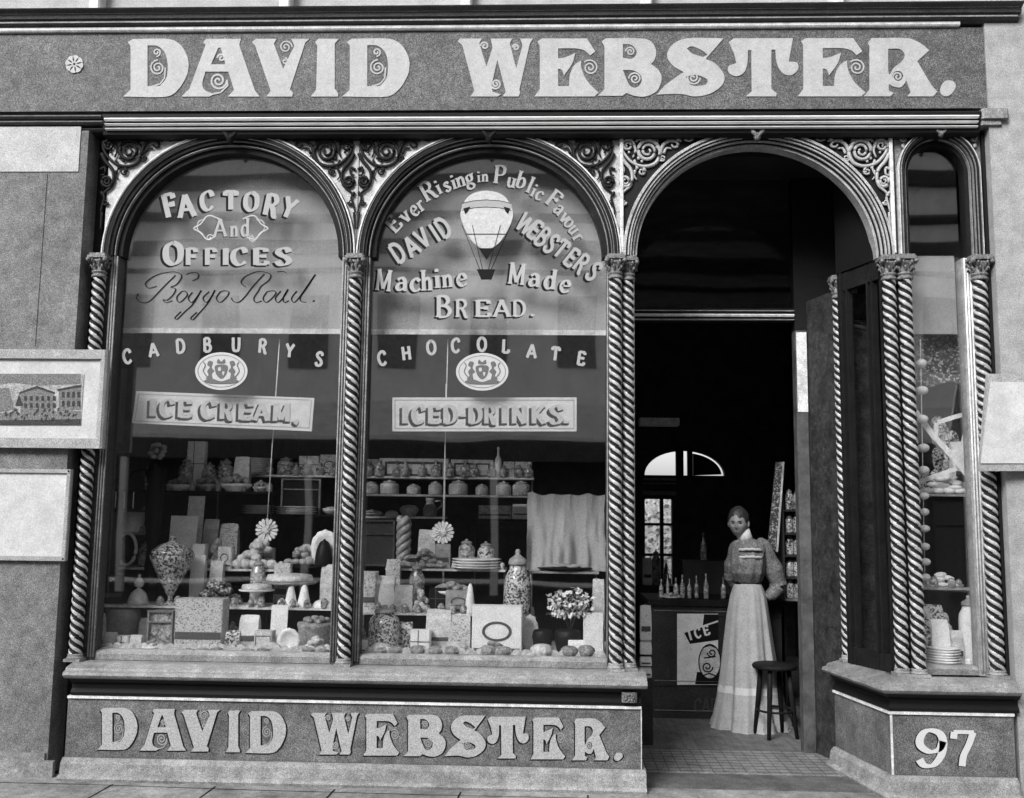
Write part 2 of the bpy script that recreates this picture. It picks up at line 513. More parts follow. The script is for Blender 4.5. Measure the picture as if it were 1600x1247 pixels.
def big_letter(ch, x0, x1, yt, yb, Y, th, mats, parent, shade=None, grow=0, scroll=True):
    """one ornamental capital on the plane Y, its box given in photo pixels; mats = [face, (shade)]"""
    (bx0, by0, bx1, by1), outer, holes, scr = BIG[ch]

    def mk(dx, dy, dY):
        def fn(u, v):
            q = at(x0 + (u - bx0) / (bx1 - bx0) * (x1 - x0) + dx, yt + (v - by0) / (by1 - by0) * (yb - yt) + dy, Y + dY)
            return q.x, q.z
        return fn
    mb = MB()
    loops = [smooth_path(outer, True)] + [smooth_path(h, True) for h in holes]
    if shade:
        for k, (dx, dy) in enumerate(shade):
            mb.holed(loops, mk(dx, dy, 0), Y - .0018 + .0004 * k, .0012, 1)
    mb.holed(loops, mk(0, 0, 0), Y - th, th - (.0025 if shade else 0), 0)
    if scroll:
        w = 9 * (bx1 - bx0) / 400
        for k, p in enumerate(scr):
            mb.ribbon(p, w if len(p) > 6 else w * .9, mk(0, 0, 0), Y - th * .8 - .0003 * k, th * .8 - .003, 2 if len(mats) > 2 else 0)
    o = mb.build('letter', mats, parent)
    return o


# ------------------------------------------------------------------ small alphabet: pen strokes (own units, y up, capital height 1)
L = 0
S_ = 1
G = {
    'A': (.84, [(0, (.03, 0), (.42, 1)), (0, (.42, 1), (.81, 0)), (0, (.17, .33), (.66, .33))]),
    'B': (.72, [(0, (.14, 0), (.14, 1)), (1, (.14, 1), (.45, .97), (.58, .77), (.44, .57), (.14, .53)), (1, (.14, .53), (.5, .5), (.67, .28), (.5, .03), (.14, 0))]),
    'C': (.76, [(1, (.70, .72), (.62, .93), (.42, 1), (.14, .80), (.07, .48), (.17, .14), (.42, 0), (.70, .2))]),
    'D': (.80, [(0, (.14, 0), (.14, 1)), (1, (.14, 1), (.5, .95), (.71, .7), (.71, .3), (.5, .05), (.14, 0))]),
    'E': (.68, [(0, (.14, 0), (.14, 1)), (0, (.14, .97), (.62, .97)), (0, (.14, .52), (.5, .52)), (0, (.14, .03), (.66, .03)), (0, (.6, .97), (.62, .78)), (0, (.63, .03), (.66, .24)), (0, (.5, .62), (.5, .42))]),
    'F': (.64, [(0, (.14, 0), (.14, 1)), (0, (.14, .97), (.6, .97)), (0, (.14, .52), (.48, .52)), (0, (.58, .97), (.6, .76)), (0, (.48, .63), (.48, .41))]),
    'H': (.82, [(0, (.14, 0), (.14, 1)), (0, (.68, 0), (.68, 1)), (0, (.14, .52), (.68, .52))]),
    'I': (.30, [(0, (.15, 0), (.15, 1))]),
    'K': (.80, [(0, (.14, 0), (.14, 1)), (0, (.68, 1), (.16, .42)), (0, (.3, .55), (.74, 0))]),
    'L': (.64, [(0, (.14, 0), (.14, 1)), (0, (.14, .03), (.62, .03)), (0, (.6, .03), (.62, .26))]),
    'M': (1.0, [(0, (.12, 0), (.14, 1)), (0, (.14, 1), (.5, .1)), (0, (.5, .1), (.86, 1)), (0, (.86, 1), (.88, 0))]),
    'N': (.84, [(0, (.12, 0), (.12, 1)), (0, (.12, 1), (.72, 0)), (0, (.72, 0), (.72, 1))]),
    'O': (.82, [(1, (.41, 1), (.14, .82), (.07, .5), (.14, .18), (.41, 0), (.68, .18), (.75, .5), (.68, .82), (.41, 1))]),
    'P': (.70, [(0, (.16, 0), (.16, 1)), (1, (.04, .9), (.3, 1), (.56, .93), (.62, .72), (.5, .5), (.16, .46))]),
    'R': (.80, [(0, (.14, 0), (.14, 1)), (1, (.14, 1), (.48, .97), (.62, .75), (.48, .54), (.14, .5)), (1, (.38, .5), (.52, .3), (.62, .02), (.78, -.02))]),
    'S': (.66, [(1, (.58, .76), (.48, .96), (.26, .98), (.1, .78), (.24, .58), (.46, .44), (.58, .22), (.42, .02), (.18, .03), (.07, .24))]),
    'T': (.72, [(0, (.36, 0), (.36, 1)), (0, (.04, .97), (.68, .97)), (0, (.06, .97), (.04, .74)), (0, (.66, .97), (.68, .74))]),
    'U': (.8, [(0, (.14, 1), (.14, .34)), (1, (.14, .34), (.22, .06), (.42, 0), (.62, .08), (.68, .34)), (0, (.68, .34), (.68, 1))]),
    'V': (.8, [(0, (.05, 1), (.4, 0)), (0, (.4, 0), (.75, 1))]),
    'W': (1.1, [(0, (.04, 1), (.3, 0)), (0, (.3, 0), (.55, .9)), (0, (.55, .9), (.8, 0)), (0, (.8, 0), (1.06, 1))]),
    'Y': (.76, [(0, (.04, 1), (.38, .48)), (0, (.72, 1), (.38, .48)), (0, (.38, .48), (.38, 0))]),
    '9': (.72, [(1, (.64, .70), (.56, .48), (.34, .40), (.12, .54), (.08, .74), (.18, .94), (.36, 1), (.58, .90), (.66, .62), (.60, .28), (.42, .03), (.2, .02), (.08, .18))]),
    '7': (.66, [(0, (.06, .95), (.64, .95)), (0, (.08, .95), (.06, .76)), (1, (.62, .95), (.5, .6), (.36, .3), (.32, 0))]),
    '-': (.40, [(0, (.05, .45), (.35, .45))]),
    '.': (.24, [(0, (.12, 0), (.12, .14))]),
    ',': (.24, [(1, (.14, .12), (.14, 0), (.06, -.14))]),
    'a': (.60, [(1, (.1, .5), (.28, .62), (.44, .5), (.46, .2)), (1, (.46, .36), (.2, .34), (.08, .16), (.2, .01), (.46, .14)), (1, (.46, .2), (.48, .04), (.58, .03))]),
    'b': (.58, [(0, (.12, 1), (.12, .04)), (1, (.12, .42), (.32, .62), (.5, .48), (.5, .16), (.3, 0), (.12, .08))]),
    'c': (.52, [(1, (.48, .48), (.3, .62), (.1, .42), (.1, .16), (.28, 0), (.5, .12))]),
    'd': (.60, [(0, (.48, 1), (.48, 0)), (1, (.48, .5), (.28, .62), (.1, .42), (.1, .16), (.26, 0), (.48, .14))]),
    'e': (.54, [(1, (.1, .32), (.46, .36), (.42, .56), (.26, .62), (.1, .44), (.1, .16), (.28, 0), (.5, .12))]),
    'g': (.58, [(1, (.3, .62), (.12, .5), (.14, .26), (.3, .18), (.44, .3), (.44, .5), (.3, .62)), (0, (.42, .58), (.58, .68)), (1, (.2, .2), (.12, .06), (.4, .02), (.54, -.14), (.36, -.32), (.1, -.24), (.12, -.06), (.24, .0))]),
    'h': (.60, [(0, (.12, 0), (.12, 1)), (1, (.12, .38), (.3, .62), (.46, .5)), (0, (.47, .52), (.47, 0))]),
    'i': (.28, [(0, (.14, 0), (.14, .6)), (0, (.14, .78), (.14, .92))]),
    'l': (.26, [(0, (.13, 0), (.13, 1))]),
    'n': (.60, [(0, (.12, 0), (.12, .62)), (1, (.12, .4), (.3, .62), (.46, .5)), (0, (.47, .52), (.47, 0))]),
    'o': (.58, [(1, (.29, .62), (.1, .46), (.1, .16), (.29, 0), (.48, .16), (.48, .46), (.29, .62))]),
    'r': (.46, [(0, (.12, 0), (.12, .62)), (1, (.12, .4), (.26, .6), (.44, .56))]),
    's': (.46, [(1, (.4, .5), (.24, .62), (.1, .48), (.24, .33), (.4, .16), (.24, 0), (.06, .12))]),
    'u': (.60, [(0, (.12, .62), (.12, .18)), (1, (.12, .18), (.26, 0), (.46, .18)), (0, (.47, .62), (.47, 0))]),
    'v': (.54, [(0, (.04, .62), (.27, 0)), (0, (.27, 0), (.5, .62))]),
}


def pen_letter(ch, cx, cy, h, rot, Y, parent, mats, asp=1.0, pen=.2, thin=.07, nib=15, serif=True, shade=None, th=.001, name='letter'):
    """one pen-drawn letter, capital centre at photo pixel cx, cy on plane Y, height h pixels, turned rot degrees clockwise"""
    w, strokes = G[ch]
    ca, sa = cos(radians(rot)), sin(radians(rot))

    def mk(dx, dy):
        def fn(u, v):
            a, b = (u - w / 2) * h * asp, (v - .5) * h
            q = at(cx + a * ca + b * sa + dx, cy + a * sa - b * ca + dy, Y)
            return q.x, q.z
        return fn
    mb = MB()
    nb = radians(nib)
    rs = []
    for st in strokes:
        p = list(st[1:])
        if st[0]:
            pts = smooth_path([(x, y, 1) for x, y in p], False, 4)
        else:
            pts = [(p[0][0] + (p[1][0] - p[0][0]) * t, p[0][1] + (p[1][1] - p[0][1]) * t) for t in (0, .5, 1)]
        ws = []
        for i in range(len(pts)):
            a, b = pts[max(i - 1, 0)], pts[min(i + 1, len(pts) - 1)]
            th_ = math.atan2(b[1] - a[1], b[0] - a[0])
            ws.append(thin + (pen - thin) * abs(sin(th_ - nb)) if nib is not None else pen)
        rs.append((pts, ws))
        if serif and not st[0] and abs(p[1][1] - p[0][1]) > .5:
            dx_ = abs(p[1][0] - p[0][0])
            for q in (p[0], p[1]):
                if q[1] in (0, 1, .62, .6, 1.0):
                    rs.append(([(q[0] - .15, q[1] + (.03 if q[1] < .3 else -.03)), (q[0] + .15, q[1] + (.03 if q[1] < .3 else -.03))], [.065, .065]))
    k = 0
    if shade:
        for dx, dy in shade:
            for pts, ws in rs:
                mb.ribbon(pts, [q * 1.12 for q in ws], mk(dx, dy), Y - .0012 - .00008 * k, .0009, 1)
                k += 1
    for j, (pts, ws) in enumerate(rs):
        mb.ribbon(pts, ws, mk(0, 0), Y - th - .0022 - .00012 * j, th * .9, 0)
    return mb.build(name, mats, parent)


def word(txt, x0, x1, y0, y1, h, Y, parent, mats, **kw):
    """letters of a straight line of words set between two pixels of a baseline-centre line"""
    ws = [G[c][0] if c != ' ' else .45 for c in txt]
    tot = sum(ws)
    k = 0.0
    ang = math.degrees(math.atan2(y1 - y0, x1 - x0))
    asp = kw.pop('asp', None) or hypot(x1 - x0, y1 - y0) / (tot * h)
    for c, w in zip(txt, ws):
        t = (k + w / 2) / tot
        k += w
        if c != ' ':
            pen_letter(c, x0 + (x1 - x0) * t, y0 + (y1 - y0) * t, h, ang + kw.get('tilt', 0), Y, parent, mats, asp=asp, **{a: b for a, b in kw.items() if a != 'tilt'})


# ================================================================== the street and ground
GZ = .06
mb = MB()
mb.box(-60, 60, -3.6, .0, GZ - .3, GZ)
mb.box(-60, 60, -3.75, -3.6, GZ - .3, GZ - .004)
pavement = tag(mb.build('pavement', M_PAVE), kind='structure')
mb = MB()
mb.box(-90, 90, -90, -3.75, GZ - .5, GZ - .15)
tag(mb.build('road', M_ROAD), kind='structure')
mb = MB()                                           # long joints and cracks between the pavement slabs
for xx in (-2.9, -2.2, -1.62, -.95, -.25, .45, 1.05, 1.7, 2.4):
    mb.ribbon([(xx, -.19), (xx - .03, -.8), (xx + .02, -1.9)], .008, lambda u, v: (u, v), 0, .002)
vs = [(a, c, GZ + .002 + b * 0) for a, b, c in mb.v]
mb.v = vs
mb2 = MB()
mb2.f, mb2.m, mb2.sm, mb2.v = mb.f, mb.m, mb.sm, vs
pts = [(-3.4, -.2), (-2.4, -.2), (-1.4, -.235), (-.4, -.25), (.6, -.245)]
for k in range(len(pts) - 1):
    (xa, ya), (xb, yb) = pts[k], pts[k + 1]
    mb2.add([(xa, ya, GZ + .002), (xb, yb, GZ + .002), (xb, yb - .008, GZ + .002), (xa, ya - .006, GZ + .002)], [(0, 1, 2, 3)])
tag(mb2.build('pavement_joints', M_SHADE, fix=False), kind='structure')
# the far side of the street, which the window glass mirrors
opp = thing('stone_building', (0, -16, GZ), 'pale stone building across the street, seen only mirrored in the window glass', 'building')
mb = MB()
mb.box(-22, 22, -17, -16, GZ, 10.4)
mb.build('wall', M_OPP, opp)
for za, zb, dd in ((10.1, 10.5, .4), (9.15, 9.45, .3), (8.35, 8.5, .25), (7.55, 7.85, .3), (7.1, 7.2, .12)):
    mb = MB()
    mb.molding([(-15.99, za), (-16 + dd * .6, za + .02), (-16 + dd, zb - .06), (-16 + dd, zb), (-15.99, zb + .02)], -22, 22)
    mb.build('string_course', mat('opposite_trim', .10, .8, .2, ((30, .2),)), opp)
mb = MB()
mb.hexa([(-22, -14, 3.08), (22, -14, 3.08), (22, -15.99, 4.0), (-22, -15.99, 4.0)], [(-22, -14, 3.16), (22, -14, 3.16), (22, -15.99, 4.08), (-22, -15.99, 4.08)])
mb.build('verandah_roof', mat('roof_iron', .75, .5, .3, ((20, .2), (3, .15))), opp)
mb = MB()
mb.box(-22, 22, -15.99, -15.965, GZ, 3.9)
mb.build('painted_shade_front', M_OPPD, opp)  # dark sheet painting in the verandah's shade, added to cut reflections
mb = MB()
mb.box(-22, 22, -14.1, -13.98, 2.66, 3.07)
mb.build('verandah_shade_band', M_OPPD, opp)  # dark band painting in the shadow beneath the verandah roof
vx = lambda px: xat(px, 16.1, 560)
for k in range(-6, 13):
    x = vx(480) + (vx(620) - vx(480)) * k
    mb = MB()
    mb.box(x - .45, x + .45, -15.998, -15.96, 4.86, 6.6)
    mb.build('window', mat('opposite_glass', .22, .4, .4, ((9, .4),)), opp)
for k in range(-3, 5):
    x = vx(520) + 3.9 * k
    mb = MB()
    mb.box(x - .07, x + .07, -14.12, -13.99, GZ - .15, 2.655)
    mb.build('post', M_OPP, opp)

# ================================================================== the shop building
B = thing('shop_building', (0, 0, GZ), 'ornate dark timber shopfront with three big round arches on twisted columns', 'shop')
SPR, APX, TOPZ = 3.15, 3.94, 3.925
XC = [-2.553, -.968, .655, 2.285, 2.776]             # column lines
GY = .10                                             # the plane of the window glass

# ---- upper wall, top cornice
mb = MB()
mb.box(-7, 6, .0, .5, 4.70, 6.2)
mb.build('upper_wall', M_UPPER, B)
for px in (148, 445, 728, 1010, 1310):
    x = xat(px, -.08, 5)
    mb = MB()
    mb.box(x - .035, x + .035, -.09, -.001, zat(10, -.08), 5.0, 0, .01)
    mb.build('bracket', M_LINE, B)
mb = MB()
z0, z1 = zat(37, -.1), zat(10, -.12)
mb.molding([(.2, z0), (-.06, z0), (-.07, z0 + .012), (-.095, z0 + .02), (-.095, z0 + .04), (-.11, z0 + .045), (-.115, z0 + .07), (-.15, z0 + .085), (-.155, z1 - .01), (-.13, z1), (.2, z1 + .02)], -7, 3.05)
mb.build('top_cornice', M_MID, B)
mb = MB()
mb.molding([(-.088, z0 + .022), (-.101, z0 + .022), (-.101, z0 + .03), (-.088, z0 + .03)], -7, 3.03)
mb.molding([(-.11, z0 + .072), (-.122, z0 + .07), (-.122, z0 + .077), (-.11, z0 + .079)], -7, 3.03)
mb.build('cornice_bead', M_SILL, B)
mb = MB()
zf1, zf0 = zat(38, -.07), zat(45.5, -.07)
mb.molding([(-.03, zf0), (-.068, zf0), (-.075, zf0 + .008), (-.075, zf1 - .008), (-.068, zf1 - .003), (-.03, zf1 - .003)], -7, xat(1500, -.07, 40))
mb.build('cornice_fillet', M_LINE, B)

# ---- fascia sign: a thing of its own
FY = -.05
fz0, fz1 = zat(172, FY), zf0 - .002
sgn = thing('fascia_sign', (0, FY, fz0), 'long dark fascia board with big white ornamental capitals and a small round rosette', 'shop sign')
mb = MB()
mb.box(-7, xat(1560, FY, 100), FY, .2, fz0, fz1)
mb.build('board', M_BOARD, sgn)
TOPL = [('D', 193, 295), ('A', 284, 406), ('V', 394, 484), ('I', 486, 530), ('D', 535, 640), ('W', 715, 833), ('E', 835, 935), ('B', 934, 1033),
        ('S', 1026, 1132), ('T', 1138, 1247), ('E', 1246, 1352), ('R', 1349, 1464), ('.', 1468, 1493)]
for c, a, b in TOPL:
    yt, yb = (61.5, 151.5) if c != '.' else (127, 151.5)
    dy = -1.5 * (a - 190) / 1270
    big_letter(c, a, b, yt + dy, yb + dy * .3, FY, .005, [M_LET, M_LETG, M_LET], sgn)
mb = MB()                                            # petals of the round rosette left of the letters
for k in range(8):
    a = k * pi / 4 + .2

    def fr(u, v, a=a):
        q = at(117 + u * cos(a) - v * sin(a), 101 + u * sin(a) + v * cos(a), FY)
        return q.x, q.z
    mb.holed([smooth_path([(1.5, 0), (6, 3.6, 1), (12, 4.6, 1), (14, 0, 1), (12, -4.6, 1), (6, -3.6, 1)], True)], fr, FY - .008, .0075)
mb.build('rosette', M_LET, sgn)

# ---- lower cornice over the arches
cx0, cx1 = xat(158, -.1, 186), xat(1535, -.1, 186)
zz = lambda y: zat(y, -.12)
mb = MB()
mb.molding([(.3, zz(206)), (-.03, zz(206)), (-.06, zz(203)), (-.064, zz(198)), (-.07, zz(196)), (-.074, zz(190)), (-.08, zz(188)), (-.084, zz(182)), (-.092, zz(180)), (-.094, zz(175)), (-.08, zz(172)), (.3, zz(171))], cx0, cx1)
mb.build('cornice', M_BLACK, B)
mb = MB()
for y, d, h in ((185.5, -.090, 3.6), (193.6, -.080, 2.3), (201.0, -.070, 2.5)):
    za, zb = zat(y + h / 2, d), zat(y - h / 2, d)
    d -= .008
    mb.molding([(d + .05, za), (d - .004, za), (d - .01, (za + zb) / 2), (d - .004, zb), (d + .05, zb)], cx0 + .02, cx1 - .02)
mb.build('cornice_fillet', mat('bright_fillet', .80, .5, .3, ((200, .15), (8, .12))), B)
mb = MB()
for dz, d in ((zz(195.5), .03), (zz(188), -.01), (zz(181), -.03)):
    mb.molding([(.1, dz), (-.06 + d, dz), (-.075 + d, dz + .012), (-.075 + d, dz + .02), (.1, dz + .024)], -7, cx0)
mb.build('side_cornice', M_MID, B)
mb = MB()
mb.box(cx1 + .002, cx1 + .16, -.10, .1, zat(187, -.1), zat(172, -.1), 0, .012)
mb.box(cx1 + .002, cx1 + .13, -.08, .1, zat(195, -.1), zat(187, -.1) - .001, 0, .012)
mb.build('cornice_stop', M_SILL, B)
mb = MB()
mb.box(-2.62, 2.84, .035, .14, TOPZ - .012, zz(206) - .001)
mb.build('arch_head_rail', M_DARK, B)


# ---- arches
def arch_path(cx, a, b, zs, stilt, n=44):
    p = [(cx + a, zs)] if stilt > 0 else []
    p += [(cx + a * cos(pi * i / n), zs + stilt + b * sin(pi * i / n)) for i in range(n + 1)]
    if stilt > 0:
        p.append((cx - a, zs))
    return p


def arch_ring(mb, cx, inner, outer, zs, stilt, yf, yb, mi=0):
    pi_, po = arch_path(cx, *inner, zs, stilt), arch_path(cx, *outer, zs, stilt)
    rings = []
    for (x0, z0), (x1, z1) in zip(pi_, po):
        rings.append([(x0, yf, z0), (x1, yf, z1), (x1, yb, z1), (x0, yb, z0)])
    mb.loft(rings, mi, True, False)


def arch(cx, ain, bin_, aout, bout, prof, mats, stilt=0, name='arch_moulding'):
    mb = MB()
    for s0, s1, yf, mi in prof:
        ia, ib = ain + (aout - ain) * s0, bin_ + (bout - bin_) * s0
        oa, ob = ain + (aout - ain) * s1, bin_ + (bout - bin_) * s1
        arch_ring(mb, cx, (ia, ib), (oa, ob), SPR, stilt, yf, GY + .03, mi)
    return mb.build(name, mats, B)


WPROF = [(0, .30, .045, 0), (.30, .345, .018, 1), (.345, .50, .03, 0), (.50, .525, .006, 1), (.525, .60, -.004, 0), (.60, .63, -.016, 1), (.63, .80, -.02, 0), (.80, .83, -.026, 1), (.83, .93, -.006, 0), (.93, 1, -.012, 2)]
DPROF = [(0, .16, .045, 1), (.16, .22, .03, 0), (.22, .34, .02, 1), (.34, .42, .01, 0), (.42, .52, -.004, 1), (.52, .58, -.008, 0), (.58, .70, -.016, 1), (.70, .80, -.02, 0), (.80, 1, -.014, 1)]
HB = APX - SPR
acx = [(XC[0] + XC[1]) / 2, (XC[1] + XC[2]) / 2, (XC[2] + XC[3]) / 2]
for k in (0, 1):
    aw = (XC[k + 1] - XC[k]) / 2 - .004
    arch(acx[k], aw - .112, HB - .125, aw, HB, WPROF, [M_DARK, M_SILL, M_LINE])
aw = (XC[3] - XC[2]) / 2 - .004
arch(acx[2], aw - .09, HB - .09, aw, HB, DPROF, [M_DARK, mat('arch_pale', .40, .5, .3, ((200, .4), (9, .3)), grain=.35)])
NX0, NX1 = xat(1404, 0, 300), xat(1533, 0, 300)
ncx, na = (NX0 + NX1) / 2, (NX1 - NX0) / 2
arch(ncx, na - .075, .19, na, .27, WPROF, [M_DARK, M_SILL, M_LINE], stilt=APX - .27 - SPR, name='narrow_arch_moulding')
# carved bosses at the crown of each arch
for cx, s in ((acx[0], 1), (acx[1], 1), (acx[2], .9), (ncx, .7)):
    mb = MB()
    for sx in (-1, 1):
        mb.tube([(cx + sx * .075 * s, -.035, APX - .005), (cx + sx * .035 * s, -.055, APX - .03), (cx, -.06, APX - .075 * s), (cx - sx * .004, -.05, APX - .105 * s)], [.012 * s, .016 * s, .013 * s, .006])
        mb.ball((cx + sx * .03 * s, -.045, APX - .012), .022 * s, .016, .016 * s)
    mb.ball((cx, -.05, APX - .07 * s), .024 * s, .02, .032 * s)
    mb.build('arch_boss', M_DARK if s == 1 else M_CAP, B)


# ---- spandrels: panel cut to the arch, with cast scrollwork
def spandrel_panel(xcol, sgn_, cx, a, b, m, stilt=0, yb=.07):
    n = 22
    pts = [(xcol + sgn_ * .003, SPR + .005), (xcol + sgn_ * .003, TOPZ - .014), (cx, TOPZ - .014)]
    arc = []
    for i in range(n + 1):
        t = pi / 2 * i / n
        arc.append((cx - sgn_ * (a + .004) * sin(t), SPR + stilt + (b + .004) * cos(t)))
    arc[0] = (cx, min(arc[0][1], TOPZ - .016))
    pts += [q for q in arc if q[1] < TOPZ - .016] + ([(xcol + sgn_ * .004, SPR + stilt)] if stilt else [])
    mb = MB()
    mb.sheet(pts, .022, yb, 0)
    return mb.build('spandrel_panel', m, B)


def scrolls(cxp, side, m, wide=True, y0=0, small=False):
    """scrollwork beside column line cxp (photo pixels at the head of the column); side +1 runs to the right"""
    P = lambda u, v: (lambda q: (q.x, .010, q.z))(at(cxp + side * u, v + y0, .01))
    mb = MB()

    def tb(pts, r):
        r *= 1.6
        mb.tube([P(u, v) for u, v in pts], [r * (1 - .5 * i / len(pts)) for i in range(len(pts))], 5)
    # big volute
    tb(spiral(47, 236, 18, 3, 2.1, -.4, -1, 34), .0085)
    tb(smooth_path([(62, 228), (67, 238, 1), (60, 254, 1), (44, 260, 1), (26, 256, 1), (13, 244, 1), (6, 230, 1), (8, 220, 1)], False, 4), .009)
    # small volute over it
    tb(spiral(16, 227, 10, 2, 1.7, 0, -1, 22), .007)
    tb(smooth_path([(26, 227), (28, 236, 1), (24, 246, 1)], False, 4), .006)
    # lower volute, hanging down the column
    tb(spiral(12, 283, 10, 2, 1.8, 0, 1, 24), .0075)
    tb(smooth_path([(4, 240), (10, 252, 1), (20, 264, 1), (23, 276, 1), (20, 290, 1), (10, 299, 1), (4, 306)], False, 4), .0085)
    tb(smooth_path([(2, 265), (9, 262, 1), (9, 272, 1), (3, 274)], False, 4), .006)
    tb(smooth_path([(3, 300), (8, 308, 1), (5, 320, 1), (2, 332)], False, 4), .006)
    for u, v, r in ((33, 247, 3.2), (38, 252, 2.6), (28, 236, 2.6), (18, 238, 2.4), (30, 220, 3), (38, 216, 2.6), (24, 216, 2.6), (27, 268, 3), (31, 262, 2.6), (58, 219, 2.6)):
        q = P(u, v)
        mb.ball(q, r * .0036, .006, r * .0036, n=6, k=4)
    tb(smooth_path([(30, 214), (36, 219, 1), (46, 214, 1), (58, 215, 1), (64, 222)], False, 4), .005)
    tb(spiral(38, 268, 6, 1.5, 1.4, -1.2, 1, 16), .005)
    tb(smooth_path([(26, 250), (30, 262, 1), (26, 274, 1), (30, 281)], False, 4), .005)
    tb(spiral(70, 247, 5, 1.2, 1.3, 2.4, -1, 14), .0045)
    tb(spiral(9, 316, 5, 1.2, 1.3, 0, 1, 14), .0045)
    tb(smooth_path([(4, 332), (3, 345, 1), (2, 358)], False, 4), .005)
    if not small:
        # leafy run towards the crown
        tb(smooth_path([(66, 238), (72, 226, 1), (82, 220, 1), (92, 222, 1), (94, 228, 1), (88, 230, 1), (84, 226)], False, 4), .008)
        tb(smooth_path([(72, 240), (76, 232, 1), (84, 232)], False, 4), .006)
        tb(smooth_path([(92, 220), (100, 214, 1), (110, 213, 1), (118, 216, 1), (112, 220, 1), (104, 218)], False, 4), .007)
        for u, v, r in ((98, 220, 2.4), (78, 219, 2.4), (124, 213.5, 2), (66, 248, 2.4)):
            mb.ball(P(u, v), r * .0036, .006, r * .0036, n=6, k=4)
    return mb.build('spandrel_scroll', m, B)


PXC = [155, 557, 963, 1393, 1540]                    # the column lines in the photograph at the head of the arches
for k in (0, 1):
    a = (XC[k + 1] - XC[k]) / 2 - .004
    for sd, col in ((1, k), (-1, k + 1)):
        spandrel_panel(XC[col], sd, acx[k], a, HB, M_SPAN)
        scrolls(PXC[col], sd, M_IRON)
a = (XC[3] - XC[2]) / 2 - .004
for sd, col in ((1, 2), (-1, 3)):
    spandrel_panel(XC[col], sd, acx[2], a, HB, M_BLACK)  # black sheet paints in the dark interior behind the open scrollwork
    scrolls(PXC[col] + (2 if sd == 1 else 0), sd, M_IRONL)
for sd, xc in ((1, NX0 - .01), (-1, NX1 + .02)):
    spandrel_panel(xc, sd, ncx, na, .27, M_CAP, stilt=APX - .27 - SPR)
for sd, xc in ((1, NX0 + .02), (-1, NX1 - .0)):
    mb = MB()
    mb.tube([(xc + sd * u, .01, TOPZ - v) for u, v in [(.02 + .02 * cos(t * .6) * (1 - t / 14), .04 + .02 * sin(t * .6) * (1 - t / 14)) for t in range(13)]], .006)
    mb.ball((xc + sd * .02, .01, TOPZ - .085), .012, .008, .014)
    mb.build('narrow_scroll', M_IRONL, B)
for k in (2, 3):                                     # plain fillet standing between the two halves of a spandrel
    mb = MB()
    mb.box(XC[k] - .011, XC[k] + .011, -.004, .03, SPR + .02, TOPZ - .02, 0, .004)
    mb.build('spandrel_fillet', M_LINE if k > 1 else M_SPAN, B)


# ---- twisted columns
def column_mesh(h, r=.040):
    nz, n, starts, pitch = int(h / .0052), 26, 3, .0490
    vs, fs, mi = [], [], []
    for j in range(nz + 1):
        z = h * j / nz
        for i in range(n):
            a = 2 * pi * i / n
            ph = a * starts + 2 * pi * z / pitch
            q = .5 + .5 * cos(ph)
            rr = r * (.72 + .28 * q ** .7)
            vs.append((rr * cos(a), rr * sin(a), z))
    for j in range(nz):
        for i in range(n):
            fs.append((j * n + i, j * n + (i + 1) % n, (j + 1) * n + (i + 1) % n, (j + 1) * n + i))
            ph = 2 * pi * (i + .5) / n * starts + 2 * pi * (j + .5) * h / nz / pitch
            mi.append(0 if cos(ph) > .18 else 1)
    me = bpy.data.meshes.new('twisted_column')
    me.from_pydata(vs, [], fs)
    me.materials.append(M_ROPE)
    me.materials.append(M_GROOVE)
    me.polygons.foreach_set('material_index', mi)
    me.polygons.foreach_set('use_smooth', [True] * len(fs))
    return me


COLZ0, COLZ1 = .745, 3.0
cmesh = column_mesh(COLZ1 - COLZ0)


def capital_mb():
    mb = MB()
    mb.lathe([(.044, 0), (.047, .008), (.044, .016), (.038, .02), (.038, .026), (.046, .032), (.046, .04), (.036, .044), (.036, .075), (.042, .095), (.052, .108)], n=18)
    for ring, (z, r, s, n) in enumerate(((.066, .038, .016, 7), (.096, .046, .02, 8))):
        for i in range(n):
            a = 2 * pi * (i + .5 * ring) / n
            mb.tube([(r * cos(a) * .85, r * sin(a) * .85, z - .03), (r * cos(a) * 1.1, r * sin(a) * 1.1, z), ((r + .016) * cos(a), (r + .016) * sin(a), z + .01), ((r + .02) * cos(a), (r + .02) * sin(a), z - .006)], [.005, .010, .008, .004], 5)
    mb.box(-.062, .062, -.058, .05, .118, .134, 0, .008)
    mb.box(-.052, .052, -.048, .05, .134, .149, 0, .006)
    for sx in (-1, 1):
        mb.ball((sx * .052, -.05, .108), .016, .014, .014, n=8, k=5)
    return mb


